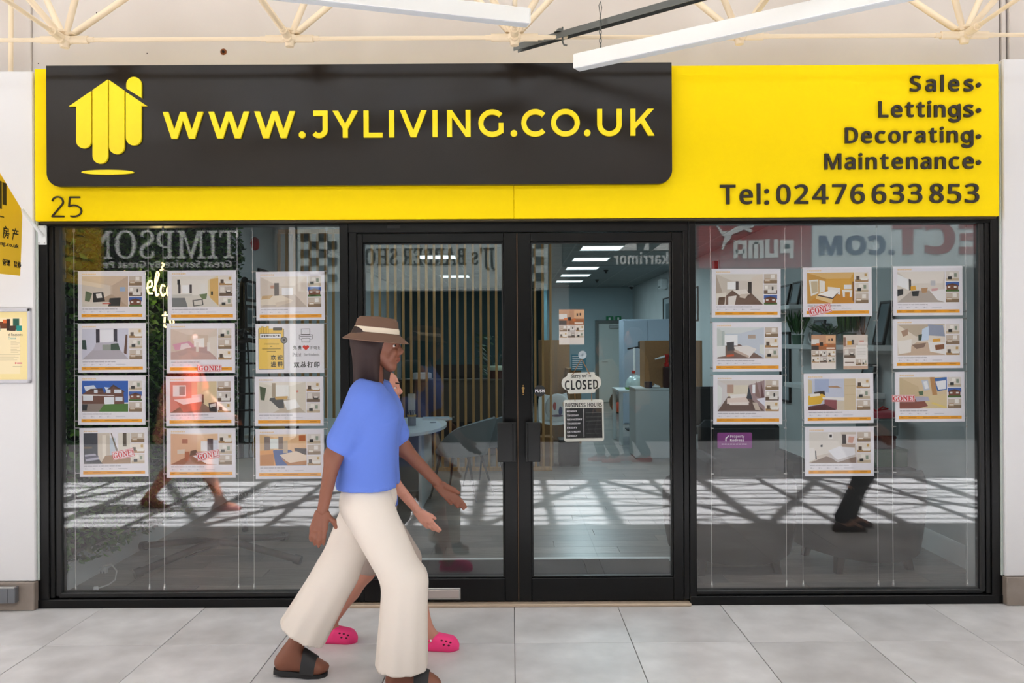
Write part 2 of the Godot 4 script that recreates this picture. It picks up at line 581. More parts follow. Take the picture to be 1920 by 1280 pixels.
func build_frontage():
	var HT := 2.224
	var TOP := 2.29
	# fixed windows
	for s in 2:
		var w := structure("window_1" if s == 0 else "window_2")
		var o: Array = [-2.772, -2.652, -1.0, -0.955] if s == 0 else [1.064, 1.0725, 2.735, 2.872]
		if s == 0:
			bar("frame_post", -2.772, 0.0, -2.705, TOP, -0.10, 0.0, w)
			bar("frame_post", -2.705, 0.055, -2.678, TOP, -0.10, -0.012, w)
			bar("glazing_bead", -2.678, 0.06, -2.641, HT + 0.03, -0.08, -0.02, w, 0.006, mats.black_bead)
			bar("frame_post", -1.003, 0.0, -0.953, TOP, -0.10, 0.0, w)
			bar("bottom_rail", -2.772, 0.0, -0.953, 0.05, -0.10, 0.004, w)
			bar("glazing_bead", -2.66, 0.05, -1.0, 0.083, -0.08, -0.02, w, 0.006, mats.black_bead)
			bar("head_rail", -2.705, HT, -1.0, TOP, -0.10, -0.004, w)
			pane(-2.66, 0.06, -0.99, HT + 0.02, -0.035, w)
		else:
			bar("frame_post", 2.792, 0.0, 2.872, TOP, -0.10, 0.0, w)
			bar("frame_post", 2.765, 0.055, 2.792, TOP, -0.10, -0.012, w)
			bar("glazing_bead", 2.733, 0.06, 2.766, HT + 0.03, -0.08, -0.02, w, 0.006, mats.black_bead)
			bar("frame_post", 1.032, 0.0, 1.072, TOP, -0.10, 0.0, w)
			bar("bottom_rail", 1.032, 0.0, 2.872, 0.05, -0.10, 0.004, w)
			bar("glazing_bead", 1.07, 0.05, 2.75, 0.078, -0.08, -0.02, w, 0.006, mats.black_bead)
			bar("head_rail", 1.07, HT - 0.006, 2.8, TOP, -0.10, -0.004, w)
			pane(1.06, 0.06, 2.745, HT + 0.02, -0.035, w)
	var h := structure("trim_1")
	bar("head_beam", -2.772, TOP - 0.06, 2.872, TOP + 0.08, -0.12, -0.02, h)
	bar("transom", -0.953, 2.178, 1.032, TOP, -0.10, -0.003, h)
	bar("jamb", -0.950, 0.03, -0.905, 2.2, -0.10, -0.006, h)
	bar("jamb", 1.000, 0.03, 1.030, 2.2, -0.10, -0.006, h)
	var th := structure("trim_2")
	part("threshold_strip", gspan(Vector3(-0.953, 0.0, -0.12), Vector3(1.032, 0.018, 0.03), 0.004), M("threshold_metal", Color(0.78, 0.70, 0.61), 0.45, 0.3), th)
	# the two leaves
	var gold := M("seal_gold", Color(0.45, 0.34, 0.24), 0.5)
	for s in 2:
		var d := structure("door_1" if s == 0 else "door_2")
		var a: float = -0.903 if s == 0 else 0.0335
		var b: float = 0.0295 if s == 0 else 0.998
		var ga: float = -0.871 if s == 0 else 0.109
		var gb: float = -0.047 if s == 0 else 0.938
		bar("stile", a, 0.024, ga, 2.174, -0.075, -0.012, d)
		bar("stile", gb, 0.024, b, 2.174, -0.075, -0.012, d)
		bar("top_rail", ga, 2.122, gb, 2.174, -0.075, -0.012, d)
		bar("bottom_rail", ga, 0.024, gb, 0.157, -0.075, -0.012, d)
		var bead := G.new()
		bead.span(Vector3(ga, 0.157, -0.06), Vector3(ga + 0.012, 2.122, -0.028), 0.003)
		bead.span(Vector3(gb - 0.012, 0.157, -0.06), Vector3(gb, 2.122, -0.028), 0.003)
		bead.span(Vector3(ga, 0.157, -0.06), Vector3(gb, 0.166, -0.028), 0.003)
		bead.span(Vector3(ga, 2.113, -0.06), Vector3(gb, 2.122, -0.028), 0.003)
		part("glazing_bead", bead, mats.black_bead, d)
		pane(ga, 0.157, gb, 2.122, -0.035, d)
		# flat plate pull handle on short stand-offs
		var hx: float = -0.033 if s == 0 else 0.118
		var hy := fy(827, 0.0)
		var g := G.new()
		g.box(Vector3(hx, hy, 0.045), Vector3(0.108 if s == 0 else 0.085, 0.228, 0.012), 0.003)
		for k: float in [-0.08, 0.08]:
			g.tube([Vector3(hx, hy + k, -0.012), Vector3(hx, hy + k, 0.042)], 0.010, 10)
		var hd := part("pull_handle", g, M("handle_black", Color(0.05, 0.05, 0.05), 0.3), d)
		part("grip_edge", gbox(Vector3(hx + (0.035 if s == 0 else -0.03), hy, 0.053), Vector3(0.006, 0.222, 0.006), 0.001), mats.black_frame, hd)
		if s == 0:
			var lp := part("letter_plate", gspan(Vector3(fx(771), fy(1123.5), -0.012), Vector3(fx(861), fy(1102), -0.004), 0.002), mats.steel, d)
			part("letter_flap", gspan(Vector3(fx(774), fy(1120.5), -0.005), Vector3(fx(858), fy(1105), 0.0), 0.0025), M("brushed_alu", Color(0.80, 0.76, 0.74), 0.42, 0.75), lp)
			part("centre_seal", gspan(Vector3(0.0298, 0.03, -0.06), Vector3(0.0332, 2.17, -0.0135)), gold, d)
			var cl := part("closer_cover", gspan(Vector3(fx(727), fy(427), -0.012), Vector3(fx(752), fy(420), -0.002), 0.002), mats.black_bead, d)
			cl.set_meta("label", "small black cover on the top rail")
		else:
			var lk := G.new()
			var lc := at(981, 731, -0.010)
			lk.tube([lc + Vector3(0, 0.011, 0), lc + Vector3(0, 0.011, 0.006)], 0.0085, 12)
			lk.box(lc + Vector3(0, -0.006, 0.002), Vector3(0.009, 0.024, 0.005), 0.002)
			for k: float in [0.026, -0.026]:
				lk.tube([lc + Vector3(0, k, -0.002), lc + Vector3(0, k, 0.003)], 0.0035, 8)
			part("lock_cylinder", lk, mats.brass, d)

# ================================================================ fascia sign
func letter_polys(ch: String, w: float) -> Array:  # outlines of a wide geometric sans, capitals 50 high, w wide
	var t := 10.2
	var o := []
	var para := func(a0, a1, y0, b0, b1, y1): return PackedVector2Array([Vector2(a0, y0), Vector2(a1, y0), Vector2(b1, y1), Vector2(b0, y1)])
	var rect := func(x0, y0, x1, y1): return PackedVector2Array([Vector2(x0, y0), Vector2(x1, y0), Vector2(x1, y1), Vector2(x0, y1)])
	var run := func(p: Array, ww := 9.4):
		return Geometry2D.offset_polyline(PackedVector2Array(p), ww / 2, Geometry2D.JOIN_MITER, Geometry2D.END_BUTT)[0]
	match ch:
		"W":
			var v0 := w * 0.285
			var v1 := w * 0.715
			o = [para.call(v0 - 5.4, v0 + 5.4, 0, 0, t, 50), para.call(v0 - 5.4, v0 + 5.4, 0, w / 2 - 5, w / 2 + 5, 50), para.call(v1 - 5.4, v1 + 5.4, 0, w / 2 - 5, w / 2 + 5, 50), para.call(v1 - 5.4, v1 + 5.4, 0, w - t, w, 50)]
		"V":
			o = [para.call(w / 2 - 5.2, w / 2 + 5.2, 0, 0, t, 50), para.call(w / 2 - 5.2, w / 2 + 5.2, 0, w - t, w, 50)]
		"Y":
			o = [para.call(w / 2 - 5.0, w / 2 + 4.7, 17, 0, t + 0.6, 50), para.call(w / 2 - 4.7, w / 2 + 5.0, 17, w - t - 0.6, w, 50), rect.call(w / 2 - 4.7, 0, w / 2 + 4.7, 19)]
		"I":
			o = [rect.call(0, 0, w, 50)]
		"L":
			o = [rect.call(0, 0, 9.4, 50), rect.call(9.0, 0, w, 8.4)]
		"N":
			o = [rect.call(0, 0, 9.2, 50), rect.call(w - 9.2, 0, w, 50), para.call(w - 9.2, w, 0, 0, 9.2, 50)]
		"J":
			var p := [Vector2(w * 0.16, 45.8), Vector2(w - 4.7, 45.8), Vector2(w - 4.7, 15.5)]
			p.append_array(arc(Vector2(w - 16.2, 15.5), 11.5, 11.6, -8, -142, 10))
			o = [run.call(p)]
		"U":
			var p := [Vector2(4.7, 50), Vector2(4.7, 21.5)]
			p.append_array(arc(Vector2(w / 2, 21.5), w / 2 - 4.7, 17.6, 187, 353, 18))
			p.append_array([Vector2(w - 4.7, 21.5), Vector2(w - 4.7, 50)])
			o = [run.call(p)]
		"C":
			o = [run.call(arc(Vector2(26.2, 25), 21.5, 21.0, 43, 317, 26))]
		"G":
			var p := arc(Vector2(26.2, 25), 21.5, 21.0, 43, 318, 26)
			o = [run.call(p), rect.call(w - 9.0, 6.5, w, 25.5)]
		"K":
			o = [rect.call(0, 0, 9.4, 50), para.call(8.6, 8.6 + 0.1, 14, w - 12.3, w - 0.8, 50), PackedVector2Array([Vector2(8.6, 12.2), Vector2(8.6, 23.8), Vector2(w - 12.5, 50), Vector2(w - 0.8, 50)]), PackedVector2Array([Vector2(17.8, 27), Vector2(24.5, 33.8), Vector2(w, 0), Vector2(w - 11.4, 0)])]
			o.remove_at(1)
		".":
			o = [PackedVector2Array(arc(Vector2(w / 2, 5.6), 6.2, 6.2, 0, 345, 23))]
	return o

func united(polys: Array) -> Array:
	var o := [polys[0]]
	for k in range(1, polys.size()):
		var cur: PackedVector2Array = polys[k]
		var keep := []
		for e in o:
			var r := Geometry2D.merge_polygons(e, cur)
			if r.size() == 1:
				cur = r[0]
			else:
				keep.append(e)
		keep.append(cur)
		o = keep
	return o

func px_poly(pts: Array, z: float) -> PackedVector2Array:
	var o := PackedVector2Array()
	for p: Vector2 in pts:
		var q := at(p.x, p.y, z)
		o.append(Vector2(q.x, q.y))
	return o

func build_sign():
	var s := thing("fascia_sign", "long yellow shop fascia with a black web address panel above the doors", "shop sign")
	var zf := 0.06
	var yb := 2.247
	var yt := 3.122
	var xl := fx(67, zf)
	var xr := fx(1875, zf)
	var seam := fx(965, zf)
	part("yellow_panel", gspan(Vector3(xl, yb, -0.1), Vector3(seam - 0.0006, yt, zf), 0.003), mats.sign_yellow, s)
	part("yellow_panel", gspan(Vector3(seam + 0.0006, yb, -0.1), Vector3(xr, yt, zf), 0.003), mats.sign_yellow, s)
	part("bottom_trim", gspan(Vector3(xl + 0.02, yb - 0.012, -0.08), Vector3(xr - 0.01, yb, zf - 0.012), 0.002), M("trim_dark", Color(0.22, 0.18, 0.08), 0.5), s)
	# black panel with two rounded lower corners
	var zb := 0.105
	var bx0 := fx(89, zb)
	var bx1 := fx(1262, zb)
	var by0 := fy(347, zb, 675)
	var by1 := fy(120, zb, 675)
	var r := 0.078
	var p := PackedVector2Array([Vector2(bx0, by1), Vector2(bx1, by1)])
	for e in arc(Vector2(bx1 - r, by0 + r), r, r, 0, -90, 10):
		p.append(e)
	for e in arc(Vector2(bx0 + r, by0 + r), r, r, 270, 180, 10):
		p.append(e)
	var g := G.new()
	g.prism(p, zf + 0.004, zb)
	var bp := part("black_panel", g, mats.sign_black, s)
	# web address, one raised letter after the other
	var spans := [["W", 305, 381], ["W", 390.7, 467.3], ["W", 476.7, 553.3], [".", 560, 572.5], ["J", 582.3, 614.3], ["Y", 623.5, 671], ["L", 681.7, 717.3], ["I", 729.3, 739], ["V", 750, 800], ["I", 811, 820.4], ["N", 838.3, 882.3], ["G", 897, 944], [".", 957.2, 970], ["C", 977.6, 1024], ["O", 1033.3, 1087.3], [".", 1095, 1107.6], ["U", 1120, 1166], ["K", 1182.3, 1227.3]]
	var zl := zb + 0.014
	for q in spans:
		var w: float = q[2] - q[1]
		var yy: float = 0.0
		var o := at(q[1], 259.8 - (q[1] - 305) * 0.0068, zl)
		var k := (EYE.z - zl) / FPX
		g = G.new()
		var T := Transform3D(Basis.from_scale(Vector3(k, k, 1)), Vector3(o.x, o.y, 0))
		if q[0] == "O":
			g.ring(PackedVector2Array(arc(Vector2(w / 2, 25), w / 2, 25.7, 0, 350, 35)), PackedVector2Array(arc(Vector2(w / 2, 25), w / 2 - 9.4, 16.4, 0, 350, 35)), zb, zl, T)
		else:
			for poly in united(letter_polys(q[0], w)):
				g.prism(poly, zb, zl, T)
		part("letter", g, mats.letter_yellow, bp)
	# emblem: a little house whose walls are four hanging fingers, a chimney and a shadow oval
	var logo := [
		[[Vector2(129, 199.2), Vector2(171, 170.3)], 156.8, 263.5, 14.2, [Vector2(142.7, 199.2)]],
		[[Vector2(173.4, 168.6), Vector2(202, 149)], 187.7, 292.3, 14.3, []],
		[[Vector2(204.4, 149.8), Vector2(233, 169.6)], 218.7, 274.4, 14.3, []],
		[[Vector2(235.7, 172), Vector2(275.3, 198.4), Vector2(264.8, 198.4)], 250.3, 257.8, 14.5, []]]
	for q in logo:
		var pts: Array = q[0].duplicate()
		for e in arc(Vector2(q[1], q[2]), q[3], q[3], 0, 180, 14):
			pts.append(e)
		pts.append_array(q[4])
		g = G.new()
		g.prism(px_poly(pts, zl), zb, zl)
		part("emblem_finger", g, mats.letter_yellow, bp)
	var ch := []
	for e in arc(Vector2(250.8, 158.2), 14.2, 14.2, 180, 360, 14):
		ch.append(e)
	ch.append_array([Vector2(265, 183.3), Vector2(236.7, 165.7)])
	g = G.new()
	g.prism(px_poly(ch, zl), zb, zl)
	part("emblem_chimney", g, mats.letter_yellow, bp)
	g = G.new()
	g.prism(px_poly(arc(Vector2(201.3, 322.5), 49, 4.4, 0, 350, 35), zl), zb, zl)
	part("emblem_oval", g, mats.letter_yellow, bp)
	# shop number in a thin face
	var run := func(pts: Array, ww: float):
		return Geometry2D.offset_polyline(PackedVector2Array(pts), ww / 2, Geometry2D.JOIN_ROUND, Geometry2D.END_BUTT)[0]
	var two := arc(Vector2(107.5, 378.5), 10.2, 9.8, 190, 380, 14)
	two.append_array([Vector2(97, 405.6), Vector2(120, 405.6)])
	var five := [Vector2(149.5, 369.6), Vector2(130.5, 369.6), Vector2(128.6, 386.5)]
	five.append_array(arc(Vector2(137.5, 395.2), 14.6, 10.6, 232, 475, 18))
	for q in [two, five]:
		g = G.new()
		g.prism(px_poly(Array(run.call(q, 2.7)), zf + 0.008), zf, zf + 0.008)
		part("number_digit", g, mats.letter_black, s)
	# services and telephone number: raised rounded black letters, right aligned
	var zt := zf + 0.012
	var b := FontVariation.new()
	b.base_font = font("Droid Sans", 400)
	b.variation_embolden = 0.62
	var b2 := FontVariation.new()
	b2.base_font = font("Droid Sans", 400)
	b2.variation_embolden = 0.45
	var rows := [["Sales", 1707, 1826, 141.5, 170.8], ["Lettings", 1648, 1826, 189.3, 219.2], ["Decorating", 1585, 1826, 238.3, 267.6], ["Maintenance", 1546.5, 1826.5, 287, 316.6], ["Tel: 02476 633 853", 1350.5, 1843.5, 345, 381.2]]
	for q in rows:
		spaced(q[0], q[1], q[2], q[3], q[4], zf, zt, b if q[0].length() < 12 else b2, s, 0.006 if q[0].length() < 12 else 0.004)
		if q[0].length() < 12:
			g = G.new()
			var c := at(1834.5, q[3] + 17.4, 0.0)
			var cc := at(1835.5, q[3] + 17.4, zt)
			g.tube([Vector3(cc.x, cc.y, zf), Vector3(cc.x, cc.y, zt)], 0.0135, 16)
			part("bullet", g, mats.letter_black, s)

const WIDE := 1.13
func spaced(s: String, x0: float, x1: float, y0: float, y1: float, zf: float, zt: float, f: Font, parent: Node, _r: float):
	# one mesh per letter; caps reach from y0 (top) to y1 (base line) and the line fills x0 .. x1
	var H := text_mesh("T", 1.0, 0.0, f).get_aabb()
	var k := (EYE.z - zt) / FPX
	var size := (y1 - y0) * k / H.size.y
	var ink := []
	var total := 0.0
	for c in s:
		if c == " ":
			ink.append(0.0)
			continue
		var w := (23.6 / 30.0 * (y1 - y0) * k) if c == "g" else text_mesh(c, size, 0.0, f).get_aabb().size.x * WIDE
		ink.append(w)
		total += w
	var gaps := 0.0
	for i in s.length() - 1:
		gaps += 0.3 if s[i] == " " or s[i + 1] == " " else 1.0
	for c in s:
		if c == " ":
			gaps += 1.5
	var gap := ((x1 - x0) * k - total) / gaps
	var x := fx(x0, zt, y1)
	var base := fy(y1, zt, (x0 + x1) / 2)
	var hb := text_mesh("T", size, 0.0, f).get_aabb()
	for i in s.length():
		if s[i] == " ":
			x += gap * 1.5
			continue
		if s[i] == "g":  # the single-storey g of the photograph
			var u := (y1 - y0) * k / 30.0
			var gg := G.new()
			var T := Transform3D(Basis.from_scale(Vector3(u, u, 1)), Vector3(x, base, 0))
			var tail := [Vector2(20.6, 22), Vector2(20.6, -2.5)]
			tail.append_array(arc(Vector2(11.5, -2.0), 9.1, 5.6, -10, -150, 12))
			for pl in Geometry2D.offset_polyline(PackedVector2Array(tail), 2.9, Geometry2D.JOIN_ROUND, Geometry2D.END_ROUND):
				gg.prism(pl, zf, zt - 0.0003, T)
			gg.ring(PackedVector2Array(arc(Vector2(10.8, 11.2), 10.8, 11.4, 0, 350, 35)), PackedVector2Array(arc(Vector2(10.8, 11.2), 5.2, 6.2, 0, 350, 35)), zf, zt, T)
			part("letter", gg, mats.letter_black, parent)
			x += ink[i] + gap
			continue
		var t := text_mesh(s[i], size, zt - zf, f)
		var bb := t.get_aabb()
		var tt := text_mesh("T" + s[i], size, 0.0, f)
		var o := put("letter", t, mats.letter_black, parent)
		# T and the letter share a base line: the vertical offset follows from the centred pair
		var full := tt.get_aabb()
		var own_low := bb.position.y
		var desc := glyph_low(s[i], size, f)
		o.scale = Vector3(WIDE, 1, 1)
		o.position = Vector3(x - bb.position.x * WIDE, base + desc - own_low, (zf + zt) / 2)
		x += ink[i] + (gap * (0.3 if i + 1 < s.length() and s[i + 1] == " " else 1.0))
		if s[i] == ":":
			pass

func glyph_low(c: String, size: float, f: Font) -> float:  # how far the glyph's lowest point lies above the base line
	var pair := text_mesh("H" + c, size, 0.0, f).get_mesh_arrays()
	var cut := text_mesh("H" + c, size, 0.0, f).get_aabb()
	var hw := text_mesh("H", size, 0.0, f).get_aabb().size.x
	var hl := 1e9
	var cl := 1e9
	for p: Vector3 in pair[Mesh.ARRAY_VERTEX]:
		if p.x < cut.position.x + hw * 1.02:
			hl = minf(hl, p.y)
		else:
			cl = minf(cl, p.y)
	return cl - hl

# ================================================================ roof frame, battens, channel
func build_roof_frame():
	var f := thing("space_frame", "cream painted tubular space frame under the arcade roof", "roof truss")
	var P := 1.197
	var X0 := 0.022
	var yl := 3.157
	var yh := 4.0
	var zb := 0.42
	var cream: Material = mats.cream_paint
	var node := G.new()
	node.lathe([Vector2(0.0, -0.045), Vector2(0.022, -0.043), Vector2(0.026, -0.02), Vector2(0.040, -0.012), Vector2(0.042, 0.012), Vector2(0.026, 0.022), Vector2(0.05, 0.03), Vector2(0.05, 0.04), Vector2(0.0, 0.044)], 14)
	node.tube([Vector3(0, -0.012, 0.03), Vector3(0, -0.012, 0.052)], 0.02, 12)
	var hole := G.new()
	hole.tube([Vector3(0, -0.012, 0.052), Vector3(0, -0.012, 0.0535)], 0.009, 10)
	var nm := node.mesh()
	var hm := hole.mesh()
	var chord := func(a: Vector3, b: Vector3, g: G):
		var d := (b - a).normalized()
		var L := a.distance_to(b)
		g.tube([a + d * 0.10, b - d * 0.10], 0.0115, 8, false)
		for e in [[a, d], [b, -d]]:
			g.tube([e[0] + e[1] * 0.03, e[0] + e[1] * 0.125], 0.0215, 8)
			g.tube([e[0] + e[1] * 0.125, e[0] + e[1] * 0.155], 0.0145, 8)
	var strut := func(a: Vector3, b: Vector3, g: G):
		var d := (b - a).normalized()
		g.tube([a + d * 0.02, a + d * 0.09, b - d * 0.09, b - d * 0.02], [0.012, 0.0175, 0.0175, 0.012], 8)
	var rest := G.new()
	for iz in 6:
		for ix in range(-6, 7):
			var c := Vector3(X0 + P * ix, yl, zb + P * iz)
			var near := iz == 0 and absi(ix) <= 2
			if near:
				var nd := put("node", nm, cream, f, Transform3D(Basis(), c))
				put("bolt_hole", hm, M("rust_dark", Color.BLACK), nd)
			else:
				rest.tube([c - Vector3(0, 0.04, 0), c + Vector3(0, 0.04, 0)], 0.04, 8)
			var ends := [[c + Vector3(P, 0, 0), ix < 6], [c + Vector3(0, 0, P), iz < 5]]
			for e in ends:
				if e[1]:
					if near or (iz == 0 and ix == -3):
						var g := G.new()
						chord.call(c, e[0], g)
						part("chord", g, cream, f)
					else:
						chord.call(c, e[0], rest)
			for q in [[-1, -1], [1, -1], [-1, 1], [1, 1]]:
				var t := Vector3(c.x + q[0] * P / 2, yh, c.z + q[1] * P / 2)
				if near:
					var g := G.new()
					strut.call(c, t, g)
					part("strut", g, cream, f)
				else:
					strut.call(c, t, rest)
			var h := Vector3(c.x + P / 2, yh, c.z - P / 2)
			rest.tube([h, h + Vector3(P, 0, 0)], 0.022, 8)
			rest.tube([h, h + Vector3(0, 0, P)], 0.022, 8)
			rest.tube([h - Vector3(0, 0.04, 0), h + Vector3(0, 0.04, 0)], 0.05, 8)
			if (ix + iz) % 2 == 0:
				rest.tube([h, Vector3(h.x, ROOF_Y, h.z)], 0.02, 6)
	var o := part("members_beyond", rest, cream, f)
	o.set_meta("kind", "stuff")
	# two hanging linear battens
	for k in 2:
		var e0: Vector3
		var dir: Vector3
		var L: float
		if k == 0:
			e0 = at(990, 33, 0.82)
			dir = Vector3(-0.958, 0.0, 0.287).normalized()
			L = 2.4
		else:
			e0 = at(1081, 117, 0.55)
			dir = Vector3(0.829, 0.0, 0.56).normalized()
			L = 2.4
		var lab: String = ["white linear batten ending above the web address, tilted down towards the middle", "white linear batten crossing the upper edge of the black sign panel"][k]
		var b := thing("light_batten", lab, "light fitting", e0, 0.0, "hanging white battens")
		var side := dir.cross(Vector3.UP).normalized()
		if side.z < 0:
			side = -side
		var B := Basis(dir, Vector3.UP, dir.cross(Vector3.UP).normalized())
		part("housing", gbox(dir * L / 2, Vector3(L, 0.074, 0.058), 0.003, B), mats.batten_white, b)
		part("diffuser", gbox(dir * L / 2 + Vector3(0, -0.0385, 0), Vector3(L - 0.004, 0.004, 0.052), 0.001, B), mats.batten_grey, b)
		part("end_cap", gbox(dir * -0.003, Vector3(0.006, 0.070, 0.054), 0.002, B), mats.batten_white, b)
		var hung: Array = [[0.42, 0.30], [1.8, 0.30]] if k == 0 else [[0.14, 0.17], [1.3, 0.17]]
		for q in hung:
			var top: Vector3 = dir * q[0] + Vector3(0, 0.037 + q[1], 0)
			var g := G.new()
			for i in int(q[1] / 0.022):
				var c: Vector3 = top - Vector3(0, 0.014 + i * 0.022, 0)
				var a := side if i % 2 == 0 else dir
				var ring := []
				for e in 10:
					var an := TAU * e / 10
					ring.append(c + a * cos(an) * 0.006 + Vector3.UP * sin(an) * 0.014)
				g.tube(ring, 0.0022, 5, false, true)
			part("chain", g, mats.galvanised, b)
			g = G.new()
			g.tube([top, top + side * 0.016 + Vector3(0, 0.05, 0), top + Vector3(0, 0.075, 0), top - side * 0.016 + Vector3(0, 0.05, 0), top], 0.0022, 5)
			part("hook", g, mats.galvanised, b)
	# galvanised channel clamped under the frame
	var c0 := at(1050, 64, 0.42)
	var cd := Vector3(0.78, 0.0, 0.62).normalized()
	var ch := thing("support_channel", "grey galvanised steel channel clamped below the cream roof frame", "channel", c0)
	var B2 := Basis(cd, Vector3.UP, cd.cross(Vector3.UP).normalized())
	var g := G.new()
	g.box(cd * 0.95 + Vector3(0, 0.004, 0), Vector3(2.5, 0.004, 0.042), 0.0, B2)
	for s: float in [-1, 1]:
		g.box(cd * 0.95 + B2 * Vector3(0, -0.012, s * 0.0195), Vector3(2.5, 0.032, 0.003), 0.0, B2)
	part("channel", g, mats.galvanised, ch)
	g = G.new()
	g.lathe([Vector2(0, 0.03), Vector2(0.012, 0.028), Vector2(0.026, 0.014), Vector2(0.034, 0.008), Vector2(0.034, 0.004)], 12)
	g.tube([Vector3(0.012, 0.03, 0.02), Vector3(0.012, -0.05, 0.022), Vector3(0.02, -0.066, 0.024), Vector3(0.036, -0.07, 0.026)], 0.005, 8)
	part("clamp_bolt", g, mats.galvanised, ch)
	# thin post on the pier top
	g = gtube([at(20, 140, -0.12), at(21, -40, -0.12)], 0.014, 10)
	solo("conduit", g, mats.cream_paint, "thin beige vertical pipe above the white pier beside the sign", "pipe")

# ================================================================ the shops across the arcade, which the panes reflect
func rx(px: float, z := 8.0) -> float:
	return (px - 960.0) * (EYE.z + z) / FPX
func ry(py: float, z := 8.0) -> float:
	return EYE.y + (640.0 - py) * (EYE.z + z) / FPX
func sign_text(s: String, px0: float, px1: float, py0: float, py1: float, z: float, f: Font, m: Material, parent: Node):
	var B := Basis(Vector3(-1, 0, 0), Vector3.UP, Vector3(0, 0, -1))
	lettering("lettering", s, Vector3((rx(px0) + rx(px1)) / 2, (ry(py0) + ry(py1)) / 2, z), absf(rx(px1) - rx(px0)), absf(ry(py1) - ry(py0)), 0.02, f, m, parent, B)

func heavy() -> Font:
	var f := FontVariation.new()
	f.base_font = font("Droid Sans", 700)
	f.variation_embolden = 0.8
	return f

